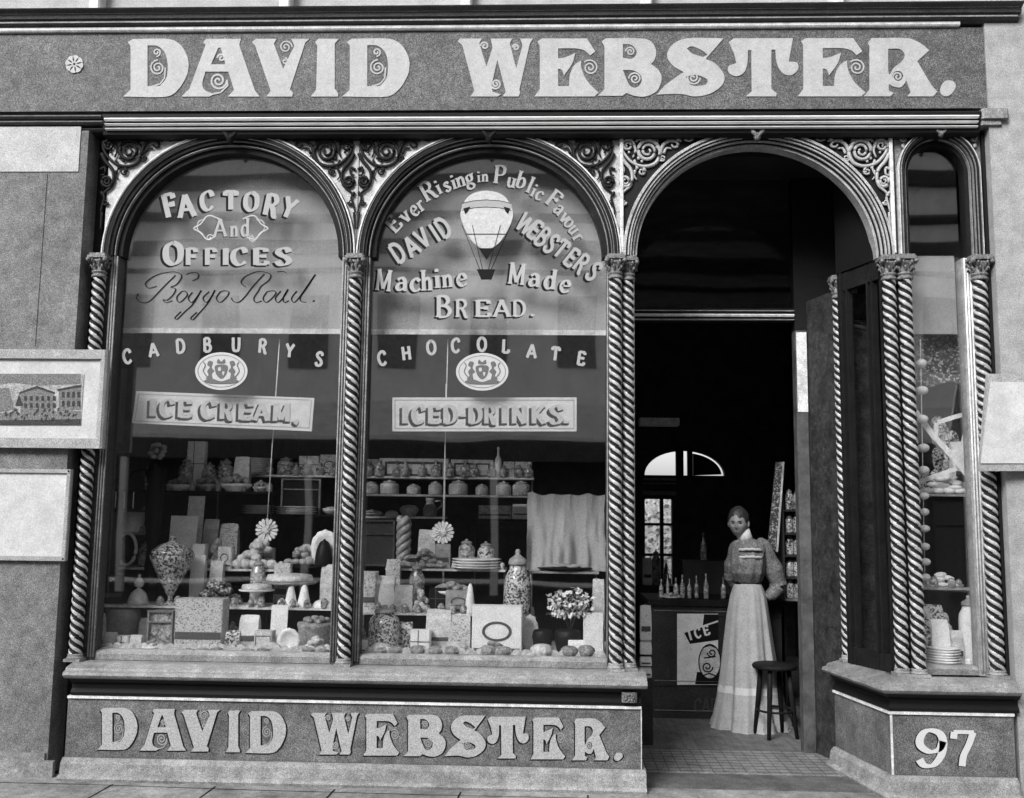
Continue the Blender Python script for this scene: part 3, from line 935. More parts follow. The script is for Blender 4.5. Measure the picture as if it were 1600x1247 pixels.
cap0 = capital_mb().build('capital', M_CAP, None, origin=(0, 0, 0))
bmb = MB()
bmb.box(-.048, .048, -.048, .048, 0, .016)
bmb.lathe([(.047, .016), (.049, .022), (.043, .028), (.041, .032), (.045, .037), (.041, .043)], n=18)
base0 = bmb.build('column_base', M_SILL, None, origin=(0, 0, 0))
COLS = [(XC[0], 0, 1), (XC[1] + .005, 0, 1), (.616, -.005, 1), (.697, .035, .92), (2.246, .005, 1), (2.335, -.012, 1), (XC[4], 0, 1.08), (xat(1317, .5, 760), .5, .85)]
first = None
for i, (x, y, s) in enumerate(COLS):
    c = bpy.data.objects.new('twisted_column', cmesh)
    COL.objects.link(c)
    c.parent = B
    c.location = Vector((x, y, COLZ0)) - Vector(B['_w'])
    c.rotation_euler = (0, 0, i * 1.3)
    c.scale = (s, s, 1)
    c['_w'] = [x, y, COLZ0]
    c['group'] = 'twisted columns of the shopfront'
    for src, z in ((cap0, COLZ1 - COLZ0), (base0, .70 - COLZ0)):
        d = src if i == 0 else src.copy()
        if i:
            COL.objects.link(d)
        d.parent = c
        d.rotation_euler = (0, 0, -i * 1.3)
        d.location = (0, 0, z)

# ---- mullions and window frames
for k, (x, hw) in enumerate(((XC[0] + .03, .065), (XC[1], .085), (XC[2] - .005, .082))):
    mb = MB()
    mb.box(x - hw, x + hw, .04, GY + .03, .70, SPR - .001, 0, .012)
    for sx in (-1, 1):
        for d in (.004, .020, .036):
            xx = x + sx * (hw - d)
            mb.tube([(xx, .035, .72), (xx, .035, SPR - .002)], .0055, 6, 1)
    mb.build('mullion', [M_MID, M_SILL], B)
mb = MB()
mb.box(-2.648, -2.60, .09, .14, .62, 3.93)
mb.build('painted_gap_shade', M_BLACK, B)  # black strip paints in the shade of the gap beside the column
for k in (0, 1):                                     # bottom and side rails that hold the glass
    mb = MB()
    x0, x1 = XC[k] + (.096 if k == 0 else .087), XC[k + 1] - .087
    mb.molding([(.05, .702), (.045, .738), (.06, .752), (.085, .758), (.13, .758), (.13, .702)], x0, x1, 0)
    mb.build('bottom_rail', M_SILL, B)

# ---- sill, dark band, stall riser, plinth
SX0, SX1 = xat(97, -.16, 1060), xat(1012, -.16, 1075)
SILL = [(.14, .622), (-.13, .622), (-.15, .632), (-.16, .645), (-.155, .66), (-.13, .668), (-.125, .680), (-.10, .688), (-.05, .699), (.14, .699)]
mb = MB()
mb.molding(SILL, SX0, SX1)
mb.build('sill', M_SILL, B)
mb = MB()
mb.molding([(.1, .522), (-.088, .522), (-.092, .54), (-.075, .56), (-.075, .585), (-.10, .60), (-.118, .621), (.1, .621)], SX0 + .02, SX1 - .03)
mb.build('dark_band', M_BLACK, B)
mb = MB()
mb.box(SX1 - .14, SX1 - .055, -.125, -.08, .545, .60, 0, .012)
for i in range(7):
    a = i * 2 * pi / 7
    mb.ball((SX1 - .0975 + .022 * cos(a), -.128, .573 + .016 * sin(a)), .008, .008, .008, n=6, k=4)
mb.build('carved_block', M_CAP, B)
RX1 = xat(1001, -.08, 1150)
RX0 = xat(103, -.08, 1150)
riser_th = thing('stall_riser_sign', (0, -.08, .175), 'low grey stall riser panel lettered below the two windows', 'shop sign')
mb = MB()
mb.box(RX0, RX1, -.08, .1, .178, .504)
mb.build('panel', M_RISER, riser_th)
mb = MB()
mb.box(RX0, RX1 + .004, -.094, .1, .505, .519)
mb.box(RX1 + .001, RX1 + .006, -.086, .1, .17, .505)
mb.build('fillet', M_LINE, riser_th)
BOT = [('D', 153, 215), ('A', 219, 291), ('V', 284, 344), ('I', 353, 376), ('D', 384, 447), ('W', 486, 561), ('E', 568, 624), ('B', 631, 696), ('S', 695, 759), ('T', 762, 826), ('E', 829, 883), ('R', 894, 952), ('.', 959, 973)]
for c, a, b in BOT:
    k = .0225 * ((a + b) / 2 - 185)
    yt, yb = (1106 + k, 1171 + k) if c != '.' else (1158 + k, 1171 + k)
    big_letter(c, a, b, yt, yb, -.08, .005, [M_LETB if 'M_LETB' in globals() else mat('riser_letter', .40, .5, .3, ((180, .25),), grain=.3), M_SHADE, mat('riser_scroll', .33, .5, .3, ((180, .25),))], riser_th, shade=[(-1.8, 2.2), (2.2, 1.2)])
mb = MB()
mb.molding([(.1, GZ), (-.15, GZ), (-.155, .075), (-.145, .088), (-.125, .092), (-.125, .098), (-.118, .15), (-.095, .176), (.1, .176)], SX0 - .0, SX1 - .005)
mb.build('plinth', M_PLINTH, B)

# ---- the narrow bay on the right of the door, and its return into the doorway
N0, N1 = xat(1392, -.08, 1150), xat(1585, -.08, 1150)
RB = Vector((xat(1317, .5, 760) - .07, .56, 0))      # back end of the return


def ret_sheet(mb, prof, x1):
    """moulding run along the front (x to the right) and round the corner into the doorway"""
    n = len(prof)
    d = Vector((RB.x - N0, RB.y + .08, 0)).normalized()
    nrm = Vector((d.y, -d.x, 0)) * -1                # out of the return, towards the door
    rings = []
    for where in (0, 1, 2):
        ring = []
        for y, z in prof:
            o = -(y + .08)                           # how far the profile stands out of the riser face
            if where == 0:
                ring.append((RB.x + nrm.x * o, RB.y + nrm.y * o, z))
            elif where == 1:
                # mitre: meet of the line offset from the return and the line y = const
                p = Vector((N0, -.08, 0)) + nrm * o
                t = (y - p.y) / d.y
                ring.append((p.x + d.x * t, y, z))
            else:
                ring.append((x1, y, z))
        rings.append(ring)
    mb.loft(rings, 0, True, False)


def bay_part(name, prof, m, x1):
    mb = MB()
    ret_sheet(mb, prof, x1)
    return mb.build(name, m, B)


bay_part('sill', [(.0, .622), (-.13, .622), (-.15, .632), (-.16, .645), (-.155, .66), (-.13, .668), (-.125, .680), (-.10, .688), (-.05, .699), (.0, .699)], M_SILL, N1 + .02)
bay_part('dark_band', [(-.0, .522), (-.088, .522), (-.092, .54), (-.075, .56), (-.075, .585), (-.10, .60), (-.118, .621), (-.0, .621)], M_BLACK, N1 + .03)
bay_part('riser_fillet', [(-.04, .505), (-.094, .505), (-.094, .519), (-.04, .519)], M_LINE, N1)
num = thing('number_panel', ((N0 + N1) / 2, -.08, .175), 'grey riser panel with the white street number 97, right of the doorway', 'number sign')
mb = MB()
ret_sheet(mb, [(.0, .178), (-.08, .178), (-.08, .504), (.0, .504)], N1)
mb.build('panel', M_RISER, num)
mb = MB()
mb.box(N0 - .003, N0 + .009, -.087, -.0805, .178, .504)
mb.build('corner_bead', M_LINE, num)
for c, a, b in (('9', 1429, 1480), ('7', 1484, 1524)):
    pen_letter(c, (a + b) / 2, 1169, 56, 1, -.08, num, [mat('number_white', .62, .5, .3, ((180, .2),)), M_SHADE], asp=(b - a) / (G[c][0] * 56) * .9, pen=.20, thin=.09, nib=10, serif=False, shade=[(-1.3, 1.2)], name='numeral')
bay_part('plinth', [(.0, GZ), (-.15, GZ), (-.155, .075), (-.145, .088), (-.125, .092), (-.125, .098), (-.118, .15), (-.095, .176), (.0, .176)], M_PLINTH, N1)
# frames of the narrow bay
gx0, gx1 = xat(1424, GY, 700), xat(1512, GY, 700)
mb = MB()
mb.box(2.29, gx0 + .012, .045, GY + .03, .70, SPR - .001)
mb.build('mullion', M_DARK, B)
mb = MB()
mb.box(gx1 - .012, gx1 + .10, .04, GY + .03, .70, SPR - .001, 0, .01)
for d in (.0, .016, .034, .052):
    mb.tube([(gx1 + d, .036, .72), (gx1 + d, .036, SPR - .002)], .0055, 6, 1)
mb.build('mullion', [M_SILL, M_LINE], B)
mb = MB()
mb.molding([(.05, .702), (.045, .735), (.07, .75), (.13, .752), (.13, .702)], gx0 + .014, gx1 - .014)
mb.build('bottom_rail', M_SILL, B)
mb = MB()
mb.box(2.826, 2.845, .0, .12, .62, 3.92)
mb.build('painted_gap_shade', M_BLACK, B)  # the same painted shade in the right-hand gap

# return window between the two right-hand columns
A0 = Vector((2.225, .06, 0))
A1 = Vector((COLS[7][0] - .004, .455, 0))
dv = (A1 - A0).normalized()
nv = Vector((-dv.y, dv.x, 0))


def ret_box(mb, t0, t1, o0, o1, z0, z1, mi=0):
    """box standing on the return line: t along it from the front, o out towards the door"""
    Ln = (A1 - A0).length
    q = lambda t, o: A0 + dv * (t * Ln) + nv * o
    a, b, c, d = q(t0, o0), q(t1, o0), q(t1, o1), q(t0, o1)
    mb.hexa([(p.x, p.y, z0) for p in (a, b, c, d)], [(p.x, p.y, z1) for p in (a, b, c, d)], mi)


mb = MB()
for t, o, w in ((.02, .0, .05), (.2, .012, .03), (.30, .012, .03), (.78, .012, .035), (.88, .02, .05), (.97, .012, .03)):
    ret_box(mb, t, t + w, -.03, o, .702, SPR, 0)
ret_box(mb, .05, .97, -.03, .008, .702, .80)
ret_box(mb, .05, .97, -.03, .008, SPR - .12, SPR)
mb.build('return_frame', M_DARK, B)
mb = MB()
ret_box(mb, .0, 1.0, -.03, .02, SPR + .001, 3.92)
mb.build('return_head_panel', M_BLACK, B)
pane = MB()
ret_box(pane, .06, .96, -.018, -.012, .80, SPR - .12)
ret_glass = pane.build('glass_pane', M_GLASSD, B)
# panel and jamb at the inner end
JY = .85
jx0, jx1 = xat(1248, JY, 850), xat(1267, JY, 850)
mb = MB()
mb.box(jx0, jx1, JY - .03, JY + .06, .07, zat(515, JY), 0, .006)
mb.build('door_jamb', mat('jamb_paint', .085, .55, .3, ((200, .5), (8, .5)), bump=(60, .3)), B)
mb = MB()
mb.box(jx0 + .006, jx1 - .006, JY - .036, JY - .0305, zat(640, JY), zat(518, JY))
tag(mb.build('pale_strip', M_LINE), 'pale narrow strip on the upper part of the right door jamb', 'paper strip')  # added strip that makes the top of the jamb paler
mb = MB()
px1 = xat(1306, .56, 850)
mb.hexa([(jx1 + .002, JY - .02, .07), (px1, .56, .07), (px1 + .3, .60, .07), (jx1 + .3, JY + .05, .07)], [(jx1 + .002, JY - .02, zat(470, JY)), (px1, .56, zat(470, JY)), (px1 + .3, .60, zat(470, JY)), (jx1 + .3, JY + .05, zat(470, JY))])
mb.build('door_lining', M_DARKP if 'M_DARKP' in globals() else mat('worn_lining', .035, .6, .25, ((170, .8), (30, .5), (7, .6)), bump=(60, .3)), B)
mb = MB()
mb.box(jx0, jx1 + .35, JY - .02, JY + .06, zat(515, JY) + .002, 3.93)
mb.build('door_head_post', M_BLACK, B)
# left side of the doorway
mb = MB()
mb.box(.705, .735, .06, .90, .07, 3.93)
mb.build('doorway_side', M_BLACK, B)
# transom and fanlight
tz = zat(491, JY)
mb = MB()
mb.molding([(JY + .05, tz - .045), (JY - .0, tz - .045), (JY - .01, tz - .03), (JY - .02, tz - .022), (JY - .02, tz + .04), (JY, tz + .05), (JY + .05, tz + .05)], .736, jx0 - .001)
mb.build('transom', M_DARK, B)
mb = MB()
for d, h in ((-.034, .005), (-.004, .018), (.028, .005)):
    mb.molding([(JY, tz + d - h / 2), (JY - .03, tz + d - h / 2), (JY - .036, tz + d), (JY - .03, tz + d + h / 2), (JY, tz + d + h / 2)], .737, jx0 - .003)
mb.build('transom_fillet', M_LINE, B)
mb = MB()
mb.box(.736, jx0 - .001, JY + .02, JY + .026, tz + .051, 3.93)
mb.build('fanlight_pane', glass_mat('fanlight_glass', .008, .9), B)
mb = MB()
mb.box(.66, 2.9, .1, JY + .2, 3.931, 4.0)
mb.build('doorway_ceiling', M_INT, B)

# ---- inside of the shop
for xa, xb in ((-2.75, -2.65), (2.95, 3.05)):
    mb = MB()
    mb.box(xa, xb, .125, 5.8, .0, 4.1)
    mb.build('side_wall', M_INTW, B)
bwY = 5.2
ax, az, ar = xat(1070, bwY, 740), zat(739, bwY), 62 / F_PX * (bwY + 5.69)
mb = MB()                                            # back wall with the arched light over the back door
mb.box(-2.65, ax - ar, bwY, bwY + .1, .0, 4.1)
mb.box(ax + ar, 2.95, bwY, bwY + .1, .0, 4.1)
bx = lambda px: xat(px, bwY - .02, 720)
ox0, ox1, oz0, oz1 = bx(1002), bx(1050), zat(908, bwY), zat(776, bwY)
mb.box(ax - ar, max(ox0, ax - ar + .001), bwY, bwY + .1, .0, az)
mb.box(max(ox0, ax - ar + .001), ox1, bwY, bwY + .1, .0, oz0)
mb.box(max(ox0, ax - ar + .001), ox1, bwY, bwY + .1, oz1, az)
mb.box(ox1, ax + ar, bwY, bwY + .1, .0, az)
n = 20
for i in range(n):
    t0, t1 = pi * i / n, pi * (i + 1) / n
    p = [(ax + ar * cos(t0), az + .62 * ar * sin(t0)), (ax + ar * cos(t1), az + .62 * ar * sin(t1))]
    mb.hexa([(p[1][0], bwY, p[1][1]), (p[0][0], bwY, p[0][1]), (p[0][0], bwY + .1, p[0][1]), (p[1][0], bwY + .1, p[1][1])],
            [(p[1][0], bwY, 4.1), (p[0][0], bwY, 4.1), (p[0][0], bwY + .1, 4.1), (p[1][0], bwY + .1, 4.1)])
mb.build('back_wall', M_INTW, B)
mb = MB()
bx = lambda px: xat(px, bwY - .02, 720)
mb.box(bx(1056), bx(1068), bwY - .03, bwY + .02, az, az + .62 * ar)
mb.box(bx(1074), bx(1082), bwY - .03, bwY + .02, az, az + .62 * ar)
pth = [(ax + ar * .93 * cos(t), az + .62 * ar * .93 * sin(t)) for t in [pi * .42 - i * .09 for i in range(12)]]
pthi = [(ax, az)]
mb.sheet([(bx(1083), az)] + [(ax + ar * .90 * cos(t), az + .62 * ar * .90 * sin(t)) for t in [.06 + i * .1 for i in range(13)]] + [(bx(1083), az + .62 * ar * .88)], bwY - .03, bwY + .02)
mb.build('fanlight_bars', M_BLACK, B)
for ya, yb in ((744, 747), (751, 753), (764, 770)):
    mb = MB()
    mb.box(bx(1004), bx(1056), bwY - .04, bwY - .001, zat(yb, bwY), zat(ya, bwY))
    mb.build('door_rail', M_SILL, B)
mb = MB()
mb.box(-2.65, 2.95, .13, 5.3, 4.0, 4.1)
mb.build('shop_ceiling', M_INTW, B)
mb = MB()
mb.box(.736, 2.3, .30, .87, -.2, .07)
mb.build('threshold', M_TILE, B)
mb = MB()
for k in range(9):
    yy_ = .33 + .066 * k
    mb.box(.737, 2.2, yy_, yy_ + .004, .0695, .0712)
for k in range(22):
    xx_ = .76 + .066 * k
    mb.box(xx_, xx_ + .004, .301, .869, .0694, .0709)
mb.build('tile_joints', M_INT, B)
mb = MB()
mb.box(.736, 2.3, -.02, .298, -.2, .064)
mb.build('door_step', M_STEP, B)
mb = MB()
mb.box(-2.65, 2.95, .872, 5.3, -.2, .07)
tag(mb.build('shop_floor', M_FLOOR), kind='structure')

mb = MB()
mb.box(-5, 7, 8.6, 8.9, .0, 2.1)
tag(mb.build('yard_wall', mat('yard_whitewash', .55, .9, .1, ((40, .3), (12, .4)), spots=(26, .45, .12))), 'whitewashed yard wall glimpsed through the window behind the counter', 'wall')
mb = MB()
mb.box(-5, 7, 5.31, 8.6, -.2, .05)
tag(mb.build('yard_ground', M_STEP), kind='structure')
mb = MB()
xm = ox0 + (ox1 - ox0) * .66
mb.box(xm - .02, xm + .02, bwY - .01, bwY + .04, oz0, oz1)
for f in (.34, .70):
    zz_ = oz0 + (oz1 - oz0) * f
    mb.box(max(ox0, ax - ar + .001), ox1, bwY + .041, bwY + .07, zz_ - .015, zz_ + .015)
mb.build('rear_window_bars', M_BLACK, B)

# ---- shop windows: glass with its painted lettering
SHADE = [(-3.4, 2.4), (-1.7, 1.4)]
LM = [M_GILT, M_GLASSD2]
WIN = []
for k in (0, 1):
    x0, x1 = XC[k] + (.09 if k == 0 else .08), XC[k + 1] - .08
    w = MB()
    w.box(x0, x1, GY, GY + .006, .735, 3.86)
    o = w.build('display_window', M_GLASS, B)
    WIN.append(o)
w = MB()
w.box(gx0, gx1, GY, GY + .006, .735, 3.86)
WIN.append(w.build('narrow_window', M_GLASS, B))
LY = GY - .001
a = WIN[0]
for c, x, y, r, h, s in (('F', 265, 321, -13, 36, .82), ('A', 291, 322, -7, 34, .86), ('C', 324, 314, -3, 29, .92), ('T', 361, 313, 0, 29, .95), ('O', 393, 315, 4, 29, .92), ('R', 425, 321, 12, 33, .85), ('Y', 452, 325, 22, 31, .8)):
    pen_letter(c, x, y, h, r, LY, a, LM, asp=s, pen=.30, thin=.09, shade=SHADE)
for c, x, y, h, s in (('A', 344, 356, 27, .85), ('n', 366, 357, 26, .8), ('d', 383, 355, 28, .8)):
    pen_letter(c, x, y, h, 0, LY, a, LM, asp=s, pen=.2, thin=.07, shade=[(-1.2, 1.2)])
fl = lambda u, v: (lambda q: (q.x, q.z))(at(u, v, LY))
for sd in (-1, 1):
    mb = MB()
    X = lambda u: 361 + sd * u
    mb.ribbon(smooth_path([(X(18), 342), (X(36), 337, 1), (X(47), 350, 1), (X(58), 357, 1), (X(46), 364, 1), (X(38), 374, 1), (X(24), 370)], False, 5), 1.6, fl, LY - .003, .001)
    mb.ribbon(smooth_path([(X(40), 343), (X(50), 346, 1), (X(52), 358, 1), (X(44), 368)], False, 5), 1.2, fl, LY - .0034, .001)
    mb.ribbon(spiral(X(33), 372, 6, 1, 1.3, 0, sd), 1.2, fl, LY - .0038, .001)
    mb.build('flourish', mat('thin_gilt', .5, .5, .3, ((190, .2),)), a)
for c, x, y, h, s in (('O', 271, 396, 34, 1.02), ('F', 299, 401, 26, 1.0), ('F', 329, 401, 26, 1.0), ('I', 353, 401, 26, 1.2), ('C', 374, 401, 26, 1.2), ('E', 407, 401, 26, 1.25), ('S', 443, 401, 26, 1.4)):
    pen_letter(c, x, y, h, 0, LY, a, LM, asp=s, pen=.30, thin=.08, shade=[(-3.4, 2.2), (-1.7, 2.0)])
# running hand: one mesh to each letter
SCRIPT = [(200, 370, [(160, 890), (135, 965), (185, 1015), (280, 1032), (370, 985), (560, 785), (745, 605)], [(450, 775), (330, 805), (275, 750), (310, 690), (430, 610), (560, 570), (720, 550), (825, 585), (835, 650), (760, 750), (675, 790), (745, 815), (715, 900), (620, 990), (555, 985), (600, 1032), (700, 1000)], [(910, 590), (1000, 562), (1085, 565), (1105, 610), (1085, 655), (1010, 690)]),
          (200, 370, [(835, 860), (765, 950), (800, 1028), (880, 975), (930, 905), (895, 850), (835, 860)]),
          (200, 370, [(1010, 870), (945, 960), (1000, 1030), (1090, 930), (1145, 840), (1020, 1050), (900, 1165), (770, 1290), (735, 1270), (830, 1170)]),
          (200, 370, [(1270, 860), (1175, 960), (1230, 1030), (1300, 950), (1360, 835), (1250, 1040), (1120, 1190), (1015, 1300), (985, 1270), (1080, 1180)]),
          (200, 370, [(1445, 860), (1385, 960), (1440, 1030), (1540, 950), (1580, 870), (1520, 845), (1445, 860)]),
          (340, 370, [(215, 955), (250, 1010), (330, 1025), (430, 940), (560, 770), (735, 580)], [(445, 790), (370, 720), (415, 640), (500, 590), (640, 545), (790, 568), (835, 610), (800, 685), (680, 780), (640, 850), (585, 930), (570, 980), (600, 1030), (690, 1005)], [(930, 550), (1030, 545), (1085, 575)]),
          (340, 370, [(775, 860), (715, 960), (755, 1028), (840, 975), (915, 880), (870, 845), (775, 860)]),
          (340, 370, [(990, 850), (905, 960), (945, 1030), (1030, 950), (1105, 820), (1030, 950), (1045, 1028), (1115, 1000)]),
          (340, 370, [(1240, 850), (1160, 960), (1195, 1028), (1280, 950), (1530, 590), (1380, 820), (1300, 940), (1305, 1010), (1390, 1025)]),
          (340, 370, [(1500, 995), (1508, 1020)])]
for ox, oy, *sts in SCRIPT:
    mb = MB()
    fn = lambda u, v: (lambda q: (q.x, q.z))(at(ox + u / 10, oy + v / 10, LY))
    for j, st in enumerate(sts):
        p = smooth_path([(x, y, 1) for x, y in st], False, 5)
        ws = []
        for i in range(len(p)):
            q0, q1 = p[max(i - 1, 0)], p[min(i + 1, len(p) - 1)]
            t = math.atan2(q1[1] - q0[1], q1[0] - q0[0])
            ws.append(11 + 15 * abs(sin(t - radians(20))) ** 2)
        if len(st) == 2:
            ws = [36] * len(p)
        mb.ribbon(p, ws, fn, LY - .003 - .0004 * j, .002)
    mb.build('letter', M_GLASSD2, a)
for c, x, y, r in (('C', 199, 557, -9), ('A', 240, 547, -7), ('D', 282, 541, -4), ('B', 324, 539, -1), ('U', 369, 538, 1), ('R', 411, 541, 4), ('Y', 453, 548, 7), ('S', 499, 561, 9)):
    pen_letter(c, x, y, 21, r, LY, a, LM, asp=.82, pen=.27, thin=.19, nib=0, serif=False)
b = WIN[1]
for c, x, y, r in (('C', 597, 560, -9), ('H', 635, 552, -7), ('O', 674, 543, -4), ('C', 712, 540, -1), ('O', 753, 538, 0), ('L', 790, 541, 3), ('A', 831, 549, 5), ('T', 868, 553, 7), ('E', 908, 560, 9)):
    pen_letter(c, x, y, 21, r, LY, b, LM, asp=.82, pen=.27, thin=.19, nib=0, serif=False)
ARC = [('E', 614, 350, -48, 27, .95), ('v', 631, 336, -44, 25, .9), ('e', 645, 326, -38, 25, .9), ('r', 656, 318, -34, 25, .9), ('R', 669, 298, -30, 29, .95), ('i', 684, 292, -27, 24, .95), ('s', 697, 288, -22, 24, .95), ('i', 708, 284, -18, 24, .95), ('n', 719, 280, -15, 24, .95), ('g', 733, 276, -10, 24, .95),
       ('i', 748, 276, -4, 18, .95), ('n', 758, 275, 0, 18, .95), ('P', 781, 273, 6, 28, .95), ('u', 800, 281, 14, 24, .95), ('b', 815, 281, 18, 26, .95), ('l', 829, 289, 24, 26, .9), ('i', 835, 297, 28, 22, .9), ('c', 845, 302, 33, 23, .9), ('F', 866, 311, 38, 28, .95), ('a', 876, 325, 42, 24, .9), ('v', 885, 338, 46, 23, .9), ('o', 892, 346, 50, 23, .9), ('u', 899, 357, 54, 23, .85), ('r', 906, 370, 58, 23, .9)]
for c, x, y, r, h, s in ARC:
    pen_letter(c, x, y, h, r, LY, b, LM, asp=s, pen=.2, thin=.07, shade=[(-1.1, 1.5)])
SH2 = [(-3.4, 2.4), (-1.7, 1.2)]
for c, x, y in (('D', 621, 395), ('A', 643, 385), ('V', 660, 372), ('I', 679, 364), ('D', 692, 356)):
    pen_letter(c, x, y, 31, -33, LY, b, LM, asp=.72, pen=.24, thin=.2, nib=0, serif=False, shade=SH2)
for c, x, y in (('W', 822, 350), ('E', 836, 359), ('B', 848, 370), ('S', 862, 381), ('T', 877, 389), ('E', 893, 402), ('R', 909, 412), ('S', 928, 424)):
    pen_letter(c, x, y, 30, 39, LY, b, LM, asp=.72, pen=.22, thin=.18, nib=0, serif=False, shade=SH2)
for c, x, y, r, h, s in (('M', 600, 438, 6, 33, .72), ('a', 628, 438, 2, 32, 1.0), ('c', 649, 439, 0, 32, 1.0), ('h', 667, 438, -2, 32, .9), ('i', 683, 434, -4, 32, 1.0), ('n', 699, 434, -4, 30, .9), ('e', 721, 432, -6, 30, 1.0),
                         ('M', 808, 428, 6, 33, .76), ('a', 836, 432, 6, 31, 1.0), ('d', 860, 436, 8, 31, 1.0), ('e', 884, 442, 10, 30, 1.0)):
    pen_letter(c, x, y, h, r, LY, b, [M_BLINDL if 'M_BLINDL' in globals() else mat('soft_letter', .40, .5, .3, ((190, .15),)), M_GLASSD2], asp=s, pen=.2, thin=.07, shade=[(-3.2, 2.2), (-1.6, 1.8)])
for c, x, y, h, s in (('B', 693, 479, 33, 1.0), ('R', 722, 482, 27, .95), ('E', 754, 482, 26, 1.35), ('A', 784, 482, 26, 1.1), ('D', 811, 482, 25, 1.0), ('.', 832, 482, 25, 1)):
    pen_letter(c, x, y, h, 0, LY, b, [mat('soft_letter', .40), M_GLASSD2], asp=s, pen=.2, thin=.08, shade=[(-3.2, 2.4), (-1.6, 1.8)])
# the painted balloon
mb = MB()
ev = lambda cx, cy, rx, ry, n=36: [(cx + rx * cos(2 * pi * i / n), cy + ry * sin(2 * pi * i / n)) for i in range(n)]
env = smooth_path([(760, 298, 1), (787, 306, 1), (801, 330, 1), (797, 352, 1), (782, 377, 1), (768, 388), (752, 388), (738, 377, 1), (724, 352, 1), (720, 330, 1), (733, 306, 1)], True)
mb.holed([env], fl, LY - .0012, .001, 0)
mb.ribbon([(722, 323), (740, 319), (760, 317.5), (781, 319), (799, 323)], 9, fl, LY - .0018, .0005, 1)
mb.ribbon([(722, 318), (740, 314), (760, 312.5), (781, 314), (799, 318)], 1, fl, LY - .0024, .0005, 2)
mb.ribbon([(722, 329), (740, 325), (760, 323.5), (781, 325), (799, 329)], 1, fl, LY - .0024, .0005, 2)
mb.holed([[(724, 326), (735, 323), (731, 331), (727, 335)]], fl, LY - .003, .0006, 2)
mb.holed([[(797, 326), (787, 323), (790, 331), (794, 335)]], fl, LY - .003, .0006, 2)
for xa, xb in ((722, 750), (798, 767), (738, 754), (782, 763)):
    mb.ribbon([(xa, 352), (xb, 422)], 1.0, fl, LY - .0035, .0005, 2)
mb.ribbon([(728, 366), (792, 366)], 1.0, fl, LY - .0038, .0005, 2)
mb.holed([[(748, 388), (772, 388), (760, 406)]], fl, LY - .003, .0006, 2)
mb.holed([[(745, 421), (774, 421), (768, 437), (752, 437)]], fl, LY - .004, .001, 2)
mb.build('painted_balloon', [mat('balloon_wash', .5, .6, .3, ((190, .25), (30, .15))), M_GILT, M_GLASSD2], b)
# oval transfers with a coat of arms
for o, cx, cy in ((a, 346, 580), (b, 753.5, 581)):
    mb = MB()
    mb.holed([ev(cx, cy, 41, 29.5)], fl, LY - .002, .0015, 0)
    mb.holed([ev(cx, cy, 37, 25.5), ev(cx, cy, 36, 24.6)], fl, LY - .0026, .0005, 1)
    P = lambda pts: smooth_path([(cx + u, cy + v, 1) for u, v in pts], True, 4)
    mb.holed([P([(-9, -9), (9, -9), (9, 2), (5, 9), (0, 12), (-5, 9), (-9, 2)]), P([(-5, -6), (-1, -6), (-1, -1), (-5, -1)]), P([(1, 1), (5, 1), (3, 7)])], fl, LY - .0032, .0005, 1)
    mb.holed([P([(-5, -19), (0, -15), (5, -19), (6, -12), (-6, -12)])], fl, LY - .0032, .0005, 1)
    for sd in (-1, 1):
        mb.holed([P([(sd * u, v) for u, v in [(13, -14), (19, -16), (22, -10), (18, -6), (22, 0), (20, 6), (24, 12), (14, 13), (15, 4), (11, 0), (15, -6)]])], fl, LY - .0036, .0005, 1)
        mb.ribbon(smooth_path([(cx + sd * 22, cy + 9, 1), (cx + sd * 28, cy, 1), (cx + sd * 25, cy - 9, 1), (cx + sd * 28, cy - 14, 1)], False, 4), 1.6, fl, LY - .004, .0005, 1)
    mb.holed([P([(-27, 15), (-14, 12), (0, 16), (14, 12), (27, 15), (20, 19), (0, 20), (-20, 19)])], fl, LY - .0044, .0005, 1)
    mb.build('crest', [mat('transfer_white', .48, .6, .3, ((190, .15),)), mat('transfer_ink', .12, .6, .3, ((190, .4),))], o)

# ---- blinds behind the upper lights
for k, lab in ((0, 'pale roller blind half drawn behind the left arched window'), (1, 'pale roller blind half drawn behind the middle arched window, by the doorway')):
    BY = .24
    x0, x1 = XC[k] + (.06 if k == 0 else .05), XC[k + 1] - .05
    zb = zat(522, BY)
    t = thing('roller_blind', ((x0 + x1) / 2, BY, zb), lab, 'blind', 'roller blinds behind the shop windows')
    mb = MB()
    n = 14                                           # a cloth with a little slack
    rings = [[(x0 + (x1 - x0) * i / n, BY + .006 * sin(i * 1.3 + j) + dy, zb + .02 + (3.86 - zb) * j / 8) for i in range(n + 1)] for dy in (0,) for j in range(9)]
    vs = [p for r in rings for p in r] + [(p[0], p[1] + .003, p[2]) for r in rings for p in r]
    N = (n + 1) * 9
    fs = [(j * (n + 1) + i, j * (n + 1) + i + 1, (j + 1) * (n + 1) + i + 1, (j + 1) * (n + 1) + i) for j in range(8) for i in range(n)]
    mb.add(vs, fs + [tuple(N + q for q in f) for f in fs], 0, True)
    mb.build('cloth', M_BLIND, t, fix=False)
    mb = MB()
    mb.box(x0, x1, BY - .008, BY + .008, zb - .004, zb + .028, 0, .004)
    mb.build('bottom_batten', M_LINE, t)
    mb = MB()
    mb.tube([(x0, BY + .02, 3.9), (x1, BY + .02, 3.9)], .022, 10)
    mb.build('roller', M_CREAM, t)
mb = MB()
BY = .22
mb.box(gx0 - .02, gx1 + .02, BY, BY + .01, zat(522, BY, 1460), zat(400, BY, 1460))
tag(mb.build('blind_card', M_BLIND), 'plain pale card hanging high in the narrow right window', 'card')  # blind cut short, the shade above it given by its shape

